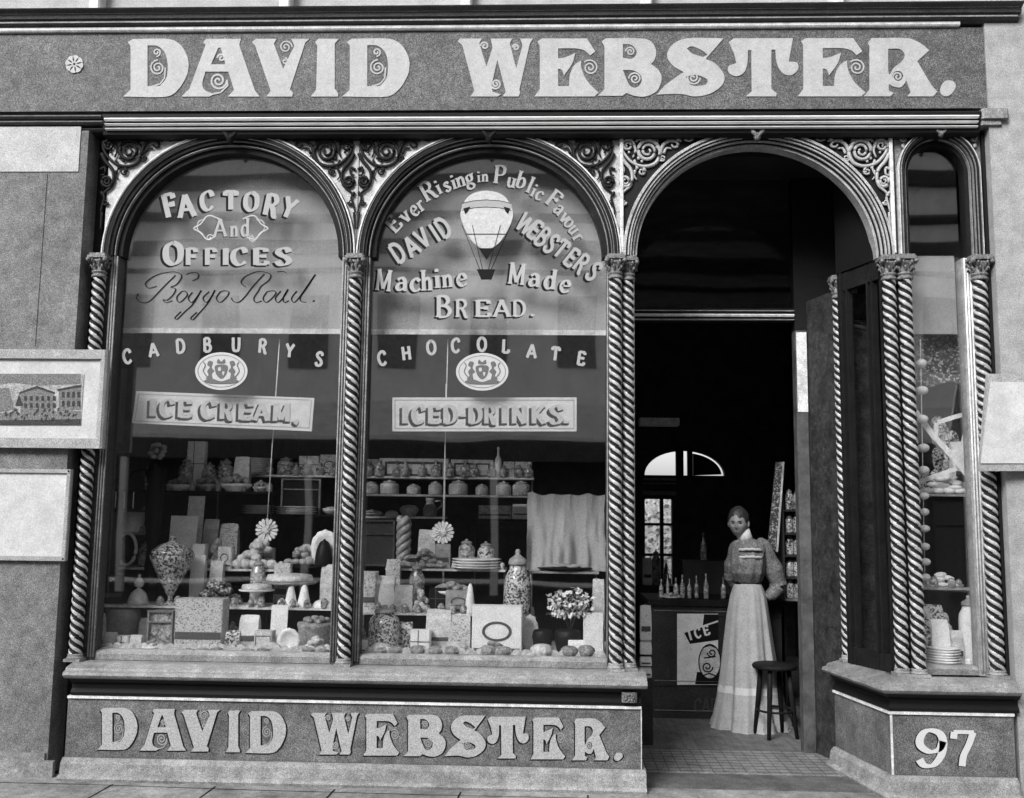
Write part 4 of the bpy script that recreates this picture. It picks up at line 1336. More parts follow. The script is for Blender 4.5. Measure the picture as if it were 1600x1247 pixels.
# ---- neighbouring walls
mb = MB()
mb.box(-7, -2.648, -.06, .12, GZ, zz(196) - .002)
mb.build('left_wall', M_WALL, None)
tag(bpy.data.objects['left_wall'], 'grey rendered pier wall left of the shopfront', 'wall')
bpy.data.objects['left_wall'].name = 'rendered_wall'
mb = MB()
mb.box(-7, -2.60, -.09, -.062, GZ, .15)
mb.box(-7, -2.66, -.075, -.061, .15, .19)
tag(mb.build('wall_footing', M_PLINTH), 'pale stone footing course along the bottom of the left wall', 'footing')
wx = xat(1548, -.06, 700)
mb = MB()
mb.box(2.848, 7, -.06, .12, GZ, 4.70)
tag(mb.build('rendered_wall', mat('pale_render', .34, .85, .15, ((190, .25), (12, .18)), bump=(80, .3), grain=.25)), 'pale rendered pier wall right of the narrow window', 'wall')


# ================================================================== goods in the windows
def k_box(w, h, d):
    m = MB()
    m.box(-w / 2, w / 2, -d / 2, d / 2, 0, h, 0, min(.006, w * .1))
    m.box(-w / 2 - .001, w / 2 + .001, -d / 2 - .001, d / 2 + .001, h * .80, h * .83, 0)
    f = lambda u, v: (u, v)
    y = -d / 2 - .0024
    k = random.randrange(4)
    if k == 0:                                       # a dark border round the face
        for a in (-1, 1):
            m.ribbon([(a * w * .40, h * .08), (a * w * .40, h * .76)], w * .035, f, y, .001, 1)
        m.ribbon([(-w * .42, h * .08), (w * .42, h * .08)], w * .035, f, y - .0004, .001, 1)
        m.ribbon([(-w * .42, h * .76), (w * .42, h * .76)], w * .035, f, y - .0004, .001, 1)
    elif k == 1:                                     # an oval device and a band
        m.holed([[(w * .3 * cos(2 * pi * i / 20), h * .5 + h * .2 * sin(2 * pi * i / 20)) for i in range(20)], [(w * .24 * cos(2 * pi * i / 20), h * .5 + h * .15 * sin(2 * pi * i / 20)) for i in range(20)]], f, y, .001, 1)
        m.ribbon([(-w * .46, h * .14), (w * .46, h * .14)], h * .06, f, y - .0004, .001, 1)
    elif k == 2:                                     # string tied round it
        m.ribbon([(-w * .1, 0), (-w * .1, h)], .005, f, y, .001, 1)
        m.ribbon([(-w * .5, h * .55), (w * .5, h * .55)], .005, f, y - .0004, .001, 1)
    else:
        m.ribbon([(-w * .48, h * .30), (w * .48, h * .30)], h * .14, f, y, .001, 1)
    return [('carton', m)]


def k_packet(w, h, d):
    """soft paper packet with a folded top"""
    r = []
    for t, kx, ky in ((0, .96, .9), (.04, 1, 1), (.45, 1.02, 1.05), (.8, .98, .8), (.94, .96, .35), (1, .93, .12)):
        r.append([(kx * w / 2 * a + .006 * w * random.uniform(-1, 1), ky * d / 2 * b, t * h * (1 + .015 * random.uniform(-1, 1))) for a, b in ((-1, -1), (-.4, -1.08), (.4, -1.08), (1, -1), (1, 1), (.4, 1.05), (-.4, 1.05), (-1, 1))])
    m = MB()
    m.loft(r, 0, True, False)
    yf = -d * .58 - .002
    if random.random() < .6:                         # printed band across the front
        m.ribbon([(-w * .40, h * .34), (0, h * .33), (w * .40, h * .34)], h * random.uniform(.08, .2), lambda u, v: (u, v), yf, .0015, 1)
    return [('packet', m)]


def k_jar(w, h, d):
    r = w / 2
    m = MB()
    m.lathe([(r * .80, 0), (r * .96, .02 * h), (r, .08 * h), (r, .62 * h), (r * .92, .72 * h), (r * .62, .80 * h), (r * .60, .84 * h)], n=18, sy=d / w)
    l = MB()
    l.lathe([(r * .68, .842 * h), (r * .70, .86 * h), (r * .62, .90 * h), (r * .3, .93 * h), (r * .16, .95 * h), (r * .2, .98 * h), (r * .1, h)], n=16, sy=d / w)
    return [('jar_body', m), ('lid', l)]


def k_urn(w, h, d):
    """tall footed glass with a domed cover"""
    r = w / 2
    m = MB()
    m.lathe([(r * .55, 0), (r * .5, .02 * h), (r * .14, .05 * h), (r * .10, .12 * h), (r * .2, .16 * h), (r * .34, .26 * h), (r * .66, .46 * h), (r * .95, .66 * h), (r, .72 * h), (r * .97, .73 * h)], n=20)
    l = MB()
    l.lathe([(r * .99, .735 * h), (r * .9, .79 * h), (r * .6, .87 * h), (r * .2, .92 * h), (r * .09, .94 * h), (r * .16, .97 * h), (r * .05, h)], n=20)
    return [('bowl', m), ('cover', l)]


def k_bowl(w, h, d):
    r = w / 2
    m = MB()
    m.lathe([(r * .5, 0), (r * .55, .06 * h), (r * .7, .15 * h), (r * .96, .55 * h), (r, .8 * h), (r * .93, .82 * h)], n=18)
    c = MB()
    for i in range(9):
        a = i * 2.4
        q = r * .62 * (i / 9) ** .5
        c.ball((q * cos(a), q * sin(a), h * (.84 + .10 * (1 - i / 9))), r * .26, r * .24, h * .10, n=8, k=5)
    return [('dish', m), ('contents', c)]


def k_dish(w, h, d):
    """low oval dish heaped with pastry"""
    m = MB()
    m.lathe([(w * .3, 0), (w * .34, h * .12), (w * .48, h * .3), (w * .5, h * .42), (w * .46, h * .43)], n=20, sy=d / w)
    c = MB()
    for i in range(14):
        a = i * 2.399
        q = (i / 14) ** .5
        c.ball((w * .36 * q * cos(a), d * .34 * q * sin(a), h * (.55 + .3 * (1 - q))), w * .11, d * .14, h * .17, n=8, k=5)
    return [('dish', m), ('pastries', c)]


def k_heap(w, h, d):
    m = MB()
    n = 16
    for i in range(n):
        lv = i / n
        ww = (1 - lv * .8) * .42
        m.ball((w * ww * random.uniform(-1, 1), d * .3 * random.uniform(-1, 1), h * (.12 + .74 * lv)), w * random.uniform(.10, .17), d * .2, h * random.uniform(.12, .16), n=9, k=6)
    for i in range(5):
        m.ball((w * (-.38 + .19 * i), -d * .25, h * .15), w * .13, d * .24, h * .15, n=9, k=6)
    return [('heap', m)]


def k_bun(w, h, d):
    m = MB()
    r = w / 2
    m.lathe([(r * .62, 0), (r * .8, .25 * h), (r, .55 * h), (r * .92, .75 * h), (r * .6, .95 * h), (r * .15, h)], n=28, flute=.09, nf=10, sy=d / w)
    return [('tart', m)]


def k_plates(w, h, d):
    m = MB()
    n = max(2, int(h / .014))
    pr = []
    for i in range(n):
        z = h * i / n
        j = 1 + random.uniform(-.05, .04)
        pr += [(w * .34 * j, z), (w * .49 * j, z + h / n * .62), (w * .49 * j, z + h / n * .82), (w * .36, z + h / n * .98)]
    m.lathe(pr, n=22, sy=d / w)
    return [('plates', m)]


def k_disc(w, h, d):
    """fluted plate stood on its edge, facing the street"""
    m = MB()
    n = 32
    ring = []
    for r, y in ((.02, -.3), (.55, -.25), (.62, -.6), (1.0, -1), (1.0, -.6), (.6, .2), (.02, .2)):
        ring.append([(w / 2 * r * (1 + .035 * cos(12 * 2 * pi * i / n) * (r > .9)) * cos(2 * pi * i / n), y * d, h / 2 + h / 2 * r * (1 + .035 * cos(12 * 2 * pi * i / n) * (r > .9)) * sin(2 * pi * i / n)) for i in range(n)])
    m.loft(ring)
    return [('plate', m)]


def k_ring(w, h, d):
    m = MB()
    pts = [(w * .43 * cos(2 * pi * i / 24), 0, h / 2 + h * .44 * sin(2 * pi * i / 24)) for i in range(25)]
    m.tube(pts, w * .08, 6)
    c = MB()
    n = 24
    c.loft([[(w * .40 * k * cos(2 * pi * i / n), .006 + .004 * (k < .5), h / 2 + h * .41 * k * sin(2 * pi * i / n)) for i in range(n)] for k in (.02, .5, 1)])
    return [('rim', m), ('centre', c)]


def k_card(w, h, d):
    m = MB()
    t = h * .10
    m.hexa([(-w / 2, -.003, 0), (w / 2, -.003, 0), (w / 2, .004, 0), (-w / 2, .004, 0)], [(-w / 2, -.003 + t, h), (w / 2, -.003 + t, h), (w / 2, .004 + t, h), (-w / 2, .004 + t, h)])
    m.hexa([(-w * .1, .005, 0), (w * .1, .005, 0), (w * .06, t + .03, 0), (-w * .06, t + .03, 0)], [(-w * .04, t * .5 + .005, h * .5), (w * .04, t * .5 + .005, h * .5), (w * .04, t * .5 + .008, h * .5), (-w * .04, t * .5 + .008, h * .5)])
    return [('card', m)]


def k_cone(w, h, d):
    m = MB()
    m.lathe([(w * .5, 0), (w * .5, .05 * h), (w * .42, .25 * h), (w * .3, .62 * h), (w * .2, .9 * h), (w * .08, h)], n=16)
    return [('loaf', m)]


def k_bell(w, h, d):
    m = MB()
    r = w / 2
    m.lathe([(r, 0), (r, .08 * h), (r * .9, .2 * h), (r * .7, .38 * h), (r * .3, .5 * h), (r * .12, .54 * h)], n=20)
    l = MB()
    l.lathe([(r * .12, .541 * h), (r * .42, .60 * h), (r * .5, .7 * h), (r * .3, .84 * h), (r * .1, .9 * h), (r * .16, .96 * h), (r * .04, h)], n=16)
    return [('cover', m), ('knob', l)]


def k_dome(w, h, d):
    r = w / 2
    m = MB()
    m.lathe([(r, 0), (r, .06 * h), (r * .97, .3 * h), (r * .84, .62 * h), (r * .5, .88 * h), (r * .12, .96 * h), (r * .1, h)], n=22, sy=d / w)
    return [('dome', m)]


def k_stand(w, h, d):
    """cake stand: plate on a turned foot with a flat cake"""
    r = w / 2
    m = MB()
    m.lathe([(r * .55, 0), (r * .5, .06 * h), (r * .14, .16 * h), (r * .12, .5 * h), (r * .3, .62 * h), (r * .95, .68 * h), (r, .74 * h), (r * .9, .75 * h)], n=20)
    c = MB()
    c.lathe([(r * .8, .752 * h), (r * .84, .82 * h), (r * .78, .96 * h), (r * .3, h)], n=20, flute=.03, nf=14)
    return [('foot', m), ('cake', c)]


def k_case(w, h, d):
    """small glazed show case: dark box in a pale frame"""
    m = MB()
    m.box(-w / 2 + .006, w / 2 - .006, -d / 2 + .02, d / 2, .006, h - .006)
    f = MB()
    e = min(.012, w * .08)
    for a in (-1, 1):
        f.box(a * w / 2 - (e if a > 0 else 0), a * w / 2 + (0 if a > 0 else e), -d / 2, -d / 2 + .02, 0, h)
    f.box(-w / 2 + e + .0005, w / 2 - e - .0005, -d / 2, -d / 2 + .02, h - e, h)
    f.box(-w / 2 + e + .0005, w / 2 - e - .0005, -d / 2, -d / 2 + .02, 0, e)
    f.box(-w / 2 + e + .0005, w / 2 - e - .0005, -d / 2 + .002, -d / 2 + .02, h * .68, h * .68 + e * .7)
    return [('box', m), ('frame', f)]


def k_bottle(w, h, d):
    r = w / 2
    m = MB()
    m.lathe([(r * .9, 0), (r, .03 * h), (r, .5 * h), (r * .85, .6 * h), (r * .36, .72 * h), (r * .3, .9 * h), (r * .4, .92 * h), (r * .4, .96 * h), (r * .2, h)], n=12)
    return [('bottle', m)]


def k_jug(w, h, d):
    r = w * .36
    m = MB()
    m.lathe([(r * .8, 0), (r, .1 * h), (r * 1.05, .4 * h), (r * .6, .7 * h), (r * .55, .82 * h), (r * .7, h * .9), (r * .6, h)], n=16)
    hd = MB()
    hd.tube([(r * .6, 0, .82 * h), (r * 1.5, 0, .86 * h), (r * 1.7, 0, .6 * h), (r * 1.0, 0, .36 * h)], .006)
    return [('jug_body', m), ('handle', hd)]


def k_cloth(w, h, d):
    """pale folded cloth, standing in for a street reflection in the glass"""
    m = MB()
    n, k = 44, 14
    nz = lambda a, b: noise.noise(Vector((a, b, 3.7)))
    front = [[(-w / 2 + w * i / n + .012 * nz(i * .2, j * .5), -d * .3 + (.055 * nz(i * .16, j * .10) + .030 * nz(i * .42 + 9, j * .22) + .012 * nz(i * 1.1, j * .7)) * (.3 + .7 * j / k) - .03 * j / k, h * (1 - j / k) + .03 * nz(i * .14, 5) * (1 - j / k)) for i in range(n + 1)] for j in range(k + 1)]
    vs = [p for r in front for p in r]
    N = len(vs)
    vs += [(x, y + .006, z) for x, y, z in vs]
    fs = [(j * (n + 1) + i, j * (n + 1) + i + 1, (j + 1) * (n + 1) + i + 1, (j + 1) * (n + 1) + i) for j in range(k) for i in range(n)]
    m.add(vs, fs + [tuple(N + q for q in f) for f in fs], 0, True)
    return [('cloth', m)]


def k_bouquet(w, h, d):
    m = MB()
    rnd = random.Random(5)
    for i in range(460):
        a, q = rnd.uniform(0, 2 * pi), rnd.random() ** .5
        c = Vector((w * .46 * q * cos(a), d * .4 * q * sin(a), h * (.30 + .62 * rnd.random() * (1 - .3 * q))))
        u = Vector((rnd.uniform(-1, 1), rnd.uniform(-1, 1), rnd.uniform(-1, 1))).normalized() * w * rnd.uniform(.03, .075)
        v = u.cross(Vector((rnd.uniform(-1, 1), rnd.uniform(-1, 1), rnd.uniform(-1, 1)))).normalized() * w * rnd.uniform(.022, .05)
        m.add([c - u, c + v, c + u, c - v], [(0, 1, 2, 3)], 0 if rnd.random() > .25 else 1)
    s = MB()
    for i in range(9):
        a = i * .7
        s.tube([(0, 0, 0), (w * .12 * cos(a), d * .12 * sin(a), h * .3), (w * .3 * cos(a), d * .3 * sin(a), h * .6)], .003, 5)
    return [('blooms', m), ('stems', s)]


def k_pot(w, h, d):
    r = w / 2
    m = MB()
    m.lathe([(r * .6, 0), (r * .75, .1 * h), (r * .9, .5 * h), (r, .7 * h), (r * .9, .95 * h), (r * .8, h)], n=18)
    return [('pot', m)]


def k_lamp(w, h, d):
    """tall black ornamental stand with a bracket lantern and a flower finial"""
    m = MB()
    m.lathe([(w * .42, 0), (w * .44, .02 * h), (w * .2, .05 * h), (w * .16, .12 * h), (w * .24, .2 * h), (w * .2, .3 * h), (w * .13, .45 * h), (w * .2, .55 * h), (w * .26, .7 * h), (w * .2, .78 * h), (w * .30, .84 * h), (w * .12, .9 * h)], n=16)
    m.tube([(0, 0, .80 * h), (-w * .25, -.03, .86 * h), (-w * .55, -.05, .84 * h), (-w * .62, -.05, .80 * h)], .008)
    f = MB()
    for i in range(9):
        a = 2 * pi * i / 9
        f.ball((w * .17 * cos(a) + w * .05, -.03 + .02 * sin(i * 2.), h * .95 + w * .17 * sin(a)), w * .10, .02, w * .07, n=8, k=5)
    f.ball((w * .05, -.05, h * .95), w * .08, .02, w * .08)
    l = MB()
    lw = w * .30
    cx, cz = -w * .62, .70 * h
    l.box(cx - lw, cx + lw, -.12, -.01, cz - .07, cz + .055)
    for k in (-1, 0, 1):
        l.tube([(cx + k * lw * .8, -.122, cz - .06), (cx + k * lw * .8, -.122, cz + .05)], .004, 5, 1)
    l.box(cx - lw * 1.25, cx + lw * 1.25, -.135, .0, cz + .056, cz + .068)
    l.box(cx - lw * 1.2, cx + lw * 1.2, -.13, -.0, cz - .082, cz - .071)
    return [('stand', m), ('finial', f), ('lantern', l)]


def k_basket(w, h, d):
    r = w / 2
    m = MB()
    pr = []
    for i in range(9):
        z = h * .8 * i / 8
        pr.append((r * (.78 + .2 * i / 8) * (1.03 if i % 2 else .98), z))
    m.lathe(pr, n=24, flute=.02, nf=12, sy=d / w)
    c = MB()
    for i in range(12):
        a = i * 2.4
        q = r * .7 * (i / 12) ** .5
        c.ball((q * cos(a), q * sin(a) * d / w, h * (.84 + .08 * (1 - i / 12))), r * .2, r * .2, h * .09, n=8, k=5)
    return [('basket', m), ('buns', c)]


PARTM = {'lid': M_TIN, 'cover': M_JAR, 'knob': M_CHINA, 'contents': M_ICING, 'pastries': M_CRUST, 'centre': M_BLACK, 'cake': M_ICING, 'frame': M_SILL, 'stems': M_LEAF,
         'handle': M_TIN, 'finial': M_TIN, 'buns': M_CRUST}
KINDS = {k[2:]: v for k, v in globals().items() if k.startswith('k_')}


def good(kind, name, x0, x1, yt, zb, Y, m, label, cat, group=None, d=None, parts=None, yaw=0):
    """one article: its width and top given in photo pixels at its own depth Y, standing on height zb"""
    s = (Y + 5.69) / F_PX
    w = (x1 - x0) * s
    yb = 800
    c = at((x0 + x1) / 2, (yt + 900) / 2, Y)
    h = max(zat(yt, Y, (x0 + x1) / 2) - zb, .012)
    dd = d or (min(w, .2) if kind in ('box', 'packet', 'cloth', 'heap', 'case', 'dish', 'jar', 'dome', 'basket', 'bouquet') else w)
    if kind in ('plates', 'bun', 'dome', 'basket', 'jar'):
        dd = d or w
    if kind == 'disc':
        dd = .018
    pcs = KINDS[kind](w, h, dd)
    loc = Vector((c.x, Y, zb))
    if len(pcs) == 1:
        mb = pcs[0][1]
        mb.v = [tuple(Vector(p) + loc) for p in mb.v]
        o = mb.build(name, m if isinstance(m, list) else [m, M_INK], None, origin=loc)
        if yaw:
            o.rotation_euler = (0, 0, radians(yaw))
        return tag(o, label, cat, group)
    t = thing(name, loc, label, cat, group)
    for i, (pn, mb) in enumerate(pcs):
        mb.v = [tuple(Vector(p) + loc) for p in mb.v]
        pm = (parts or {}).get(pn) or (m if i == 0 else PARTM.get(pn, m))
        if kind == 'urn' and pn == 'cover':
            pm = m
        if kind == 'bell':
            pm = m
        mb.build(pn, pm if isinstance(pm, list) else [pm], t)
    return t


# ---- display floors and shelves
ZD = .735
for k, lab in ((0, 'pale cloth covered display floor behind the left window glass'), (1, 'pale cloth covered display floor behind the middle window glass')):
    mb = MB()
    mb.box(XC[k] + .02, XC[k + 1] - .012, .135, .98, .60, ZD, 0, .01)
    tag(mb.build('display_platform', M_CREAM), lab, 'platform', 'display platforms of the shop windows')
    mb = MB()                                        # scalloped paper lace hanging along the front of the floor
    x0, x1 = XC[k] + .1, XC[k + 1] - .09
    n = 26
    w = (x1 - x0) / n
    out = [(x0, ZD + .02)]
    for i in range(n):
        out += [(x0 + w * (i + .5 + .5 * cos(pi * (1 - j / 5))), ZD + .034 + .022 * sin(pi * j / 5)) for j in range(6)]
    out += [(x1, ZD + .02)]
    mb.sheet(out, .150, .152)
    tag(mb.build('lace_paper', M_ICING), ['scalloped lace paper along the foot of the left window', 'scalloped lace paper along the foot of the middle window'][k], 'lace paper', 'lace paper along the windows')
mb = MB()
mb.box(2.30, 2.80, .135, .60, .60, ZD, 0, .01)
tag(mb.build('display_platform', M_CREAM), 'short display floor behind the narrow right window', 'platform', 'display platforms of the shop windows')


def shelf(x0, x1, y, Y, dep, m, label, posts=True, th=.014):
    z = zat(y, Y, (x0 + x1) / 2)
    xa, xb = xat(x0, Y, y), xat(x1, Y, y)
    t = thing('shelf', ((xa + xb) / 2, Y, z - th), label, 'shelf', 'shelves in the shop windows')
    mb = MB()
    mb.box(xa, xb, Y, Y + dep, z - th, z, 0, .003)
    mb.build('board', m, t)
    if posts:
        floor_ = ZD if Y + dep < .99 else .07
        for xx in (xa + .012, xb - .012):
            mb = MB()
            mb.tube([(xx, Y + dep * .6, floor_), (xx, Y + dep * .6, z - th)], .007, 8)
            mb.build('leg', M_TIN if m is not M_BLACK else M_BLACK, t)
    return z


ZA1 = shelf(148, 535, 948, .42, .30, M_LINE, 'low white edged shelf in the left window')
ZA2 = shelf(556, 750, 958, .42, .30, M_LINE, 'low white edged shelf in the middle window')
ZB1 = shelf(150, 440, 888, .72, .24, M_LINE, 'second shelf of the left window, heaped with pastries')
ZB3 = shelf(446, 535, 884, .72, .24, M_BLACK, 'short dark shelf under the tilted plate, beside the middle column')
ZB2 = shelf(602, 790, 889, .72, .24, M_LINE, 'second shelf of the middle window, with buns and plates')
ZB4 = shelf(826, 936, 893, .60, .26, M_TIN, 'shelf under the pale reflection cloth in the middle window')
ZH = shelf(150, 236, 832, .78, .16, M_TIN, 'small shelf of round packets at the far left of the left window')
ZDL = shelf(150, 420, 767, .98, .2, M_BLACK, 'long dark shelf with oval dishes in the left window')
ZD2 = shelf(560, 834, 773, 1.0, .2, M_SILL, 'thin dark shelf with small jars in the middle window')
ZE1 = shelf(330, 540, 742, 1.3, .22, M_LINE, 'topmost pale shelf of the left window')
ZE2 = shelf(560, 834, 745, 1.3, .22, M_LINE, 'topmost pale shelf of the middle window')
ZC1 = shelf(370, 540, 804, 1.24, .24, M_BLACK, 'dark shelf with stacked plates beside the middle column')
ZC2 = shelf(560, 694, 807, 1.24, .24, M_LINE, 'white shelf with a jug, right of the middle column')
ZC3 = shelf(738, 830, 811, 1.24, .24, M_BLACK, 'dark shelf with a lace box in the middle window')

# ---- left window, floor
good('box', 'paper_carton', 281, 355, 935, ZD, .27, M_PRINT, 'big pale printed carton standing at the front of the left window', 'carton', d=.12)
good('pot', 'tin_basin', 168, 222, 950, ZD, .5, M_TIN, 'grey basin near the left end of the left window floor', 'basin')
good('case', 'show_case', 240, 280, 952, ZD, .36, M_JAR, 'small dark glazed case beside the big pale carton', 'show case')
good('packet', 'paper_packet', 378, 408, 961, ZD, .36, M_WHITE, 'white packet right of the big carton, left of the round plate', 'packet', d=.07)
good('box', 'paper_carton', 402, 430, 985, ZD, .28, M_CREAM, 'low pale carton between the white packet and the round plate', 'carton', d=.08)
good('card', 'show_card', 424, 450, 946, ZD, .36, M_WHITE, 'upright white card behind the round plate in the left window', 'card')
good('disc', 'round_plate', 436, 472, 981, ZD, .22, M_CHINA, 'round white plate on edge at the front of the left window', 'plate')
good('basket', 'bun_basket', 466, 524, 962, ZD, .42, M_CRUST, 'dark basket of buns beside the middle column', 'basket')
good('box', 'paper_carton', 188, 206, 993, ZD, .22, M_WHITE, 'tiny white box at the front left of the window floor', 'box', d=.05)
good('packet', 'paper_packet', 168, 186, 988, ZD, .26, M_WHITE, 'small white twist packet in front of the grey basin', 'packet', d=.05)
good('dish', 'pastry_dish', 147, 184, 1000, ZD, .19, M_CHINA, 'low white dish in the bottom left corner of the left window', 'dish')
good('packet', 'paper_packet', 356, 378, 985, ZD, .22, M_SWEET, 'mottled bag leaning right of the big pale carton', 'bag', d=.05)
good('packet', 'paper_packet', 148, 166, 958, ZD, .38, M_CREAM, 'pale bag against the left edge of the left window', 'bag', d=.06)
good('dish', 'pastry_dish', 225, 262, 998, ZD, .2, M_CHINA, 'dish of pastries below the small dark glazed case', 'dish')
for i, x in enumerate((300, 322, 344, 392, 416, 486, 508)):
    good('bun', 'fluted_tart', x - 12, x + 12, 1011 - (i % 3), ZD + .001, .178, M_CRUST, 'small fluted tart in the row along the foot of the left window', 'tart', 'tarts along the left window')
# ---- left window, low shelf
good('bell', 'covered_dish', 202, 234, 897, ZA1, .5, M_CHINA, 'white dish with a bell cover and knob on the low left shelf', 'dish')
good('box', 'dark_tin', 156, 199, 897, ZA1, .55, M_BLACK, 'square black tin on the low left shelf', 'tin', d=.12)
good('urn', 'glass_urn', 235, 303, 838, ZA1, .5, M_SWEET, 'tall footed glass urn filled with wrapped sweets', 'urn')
good('heap', 'loaf_heap', 302, 384, 902, ZA1, .6, M_SWEETD, 'dark heap of fruit loaves behind the big pale carton', 'loaves', d=.14)
good('stand', 'cake_stand', 374, 430, 912, ZA1, .5, M_CHINA, 'white footed cake stand with flat cake, left of the two sugar cones', 'cake stand')
good('cone', 'sugar_cone', 445, 466, 914, ZA1, .5, M_WHITE, 'white sugar cone, the left one of two side by side', 'sugar loaf', 'two sugar cones')
good('cone', 'sugar_cone', 465, 487, 914, ZA1, .52, M_WHITE, 'white sugar cone, the right one of two side by side', 'sugar loaf', 'two sugar cones')
good('stand', 'cake_stand', 410, 496, 896, ZA1, .64, M_CRUST, 'wide brown cake stand with flat tart behind the sugar cones', 'cake stand')
good('dome', 'cake_cover', 490, 530, 935, ZA1, .5, M_CHINA, 'round white cake cover next to the middle column', 'cake cover')
good('packet', 'paper_packet', 503, 530, 882, ZA1, .66, M_CREAM, 'tall pale bag close against the middle column', 'bag', d=.07)
# ---- left window, second shelf
good('packet', 'paper_packet', 151, 178, 834, ZB1, .8, M_WHITE, 'bright white bag on the second shelf, far left of the window', 'bag', d=.08)
good('ring', 'rimmed_plate', 180, 215, 830, ZB1, .76, M_CHINA, 'upright dark plate with a broad white rim', 'plate')
good('card', 'show_card', 262, 305, 806, ZB1, .8, M_WHITE, 'white card standing left of the hanging rosette, above the glass urn', 'card')
good('card', 'show_card', 288, 314, 775, ZB1, .88, M_CREAM, 'taller cream card behind the white card above the glass urn', 'card')
good('box', 'paper_carton', 302, 322, 850, ZB1, .76, M_WHITE, 'small white carton left of the pastry heap on the second shelf', 'carton', d=.07)
good('heap', 'pastry_heap', 322, 360, 838, ZB1, .8, M_CRUST, 'small heap of pastries between the two small cartons', 'pastries', d=.1)
good('box', 'paper_carton', 342, 364, 854, ZB1, .75, M_CREAM, 'small cream carton in front of the pastry heap', 'carton', d=.07)
good('heap', 'pastry_heap', 366, 436, 838, ZB1, .78, M_ICING, 'big heap of iced pastries below the left hanging rosette', 'pastries', d=.14)
good('heap', 'pastry_heap', 446, 505, 848, ZB3, .78, M_CRUST, 'brown heap of pastries on the short dark shelf', 'pastries', d=.14)
good('disc', 'scalloped_plate', 486, 530, 828, ZB3, .74, M_WHITE, 'white scalloped plate behind a dark round pudding', 'plate')
good('dome', 'round_pudding', 492, 520, 842, ZB3, .80 - .10, M_BLACK, 'dark round pudding in front of the white scalloped plate', 'pudding')
# ---- left window, upper shelves
good('jar', 'round_tin', 190, 224, 786, ZH, .82, M_WHITE, 'fat white tin on the small shelf at far left', 'tin')
good('jar', 'sweet_jar', 154, 186, 784, ZH, .84, M_JAR, 'grey glass jar on the small shelf at far left', 'jar')
good('packet', 'paper_packet', 222, 240, 790, ZH, .86, M_CREAM, 'thin cream packet right of the fat white tin', 'packet', d=.05)
good('jar', 'sweet_jar', 156, 182, 720, ZDL, 1.05, M_JAR, 'left jar of two on the dark shelf, against the window edge', 'jar', 'jars on the dark shelf')
good('jar', 'sweet_jar', 182, 208, 716, ZDL, 1.08, M_JAR, 'right jar of two on the dark shelf, beside the black lantern', 'jar', 'jars on the dark shelf')
good('dish', 'oval_dish', 256, 304, 744, ZDL, 1.04, M_CHINA, 'white oval dish right of the black ornamental stand', 'dish')
good('dish', 'oval_dish', 300, 344, 742, ZDL, 1.06, M_TIN, 'grey oval dish between two paler dishes', 'dish')
good('dish', 'oval_dish', 340, 392, 740, ZDL, 1.03, M_CHINA, 'white oval dish at the right, heaped with pastries', 'dish')
good('jar', 'sweet_jar', 276, 300, 714, ZDL, 1.12, M_JAR, 'tall jar behind the white oval dish near the black stand', 'jar')
good('jar', 'sweet_jar', 312, 336, 722, ZDL, 1.12, M_JAR, 'shorter jar behind the grey oval dish', 'jar')
good('box', 'paper_carton', 290, 318, 690, ZDL, 1.14, M_WHITE, 'white carton high above the grey oval dish', 'carton', d=.06)
good('plates', 'plate_stack', 366, 424, 716, ZE1, 1.38, M_CHINA, 'stack of plates on the topmost shelf of the left window', 'plates')
good('jar', 'sweet_jar', 430, 458, 714, ZE1, 1.38, M_JAR, 'round jar between the plates and boxes on the topmost left shelf', 'jar')
good('box', 'paper_carton', 466, 498, 713, ZE1, 1.40, M_CREAM, 'pale box left of another on the topmost left shelf', 'carton', d=.09)
good('box', 'paper_carton', 499, 530, 711, ZE1, 1.38, M_PRINT, 'printed box beside the middle column on the topmost left shelf', 'carton', d=.09)
good('case', 'show_case', 440, 502, 748, ZC1, 1.38, M_BLACK, 'dark glazed case with a pale frame behind the plate stacks', 'show case', d=.12)
good('plates', 'plate_stack', 376, 426, 789, ZC1, 1.32, M_CHINA, 'low stack of plates left of the glazed case', 'plates')
good('plates', 'plate_stack', 428, 494, 791, ZC1, 1.29, M_CHINA, 'wide low stack of plates in front of the glazed case', 'plates')
good('bowl', 'fruit_bowl', 502, 532, 792, ZC1, 1.32, M_CHINA, 'small white bowl at the right end of the dark plate shelf', 'bowl')
good('lamp', 'ornamental_stand', 212, 270, 690, ZD, .74, M_BLACK, 'tall black ornamental stand with a lantern and flower finial', 'lamp stand', parts={'lantern': [M_BLACK, M_LINE], 'finial': M_TIN})

# ---- middle window, floor
good('box', 'paper_carton', 740, 816, 946, ZD, .27, M_WHITE, 'big white carton at the front of the middle window', 'carton', d=.12)
good('jar', 'sweet_jar', 578, 626, 945, ZD, .3, M_SWEET, 'big jar of wrapped sweets right of the middle column', 'jar')
good('box', 'paper_carton', 644, 674, 984, ZD, .24, M_WHITE, 'low white box in front of the taller packet in the middle window', 'carton', d=.08)
good('packet', 'paper_packet', 668, 706, 952, ZD, .34, M_CREAM, 'pale packet behind the low white box in the middle window', 'packet', d=.08)
good('packet', 'paper_packet', 706, 736, 962, ZD, .33, M_PRINT, 'printed packet left of the big white carton', 'packet', d=.07)
good('bottle', 'cordial_bottle', 557, 574, 962, ZD, .32, M_JAR, 'stout bottle beside the middle column', 'bottle')
good('card', 'show_card', 912, 942, 958, ZD, .3, M_WHITE, 'white card at the right end of the middle window, next to the flowers', 'card')
good('pot', 'flower_pot', 866, 908, 984, ZD, .34, M_BLACK, 'black pot holding the white flowers', 'flower pot')
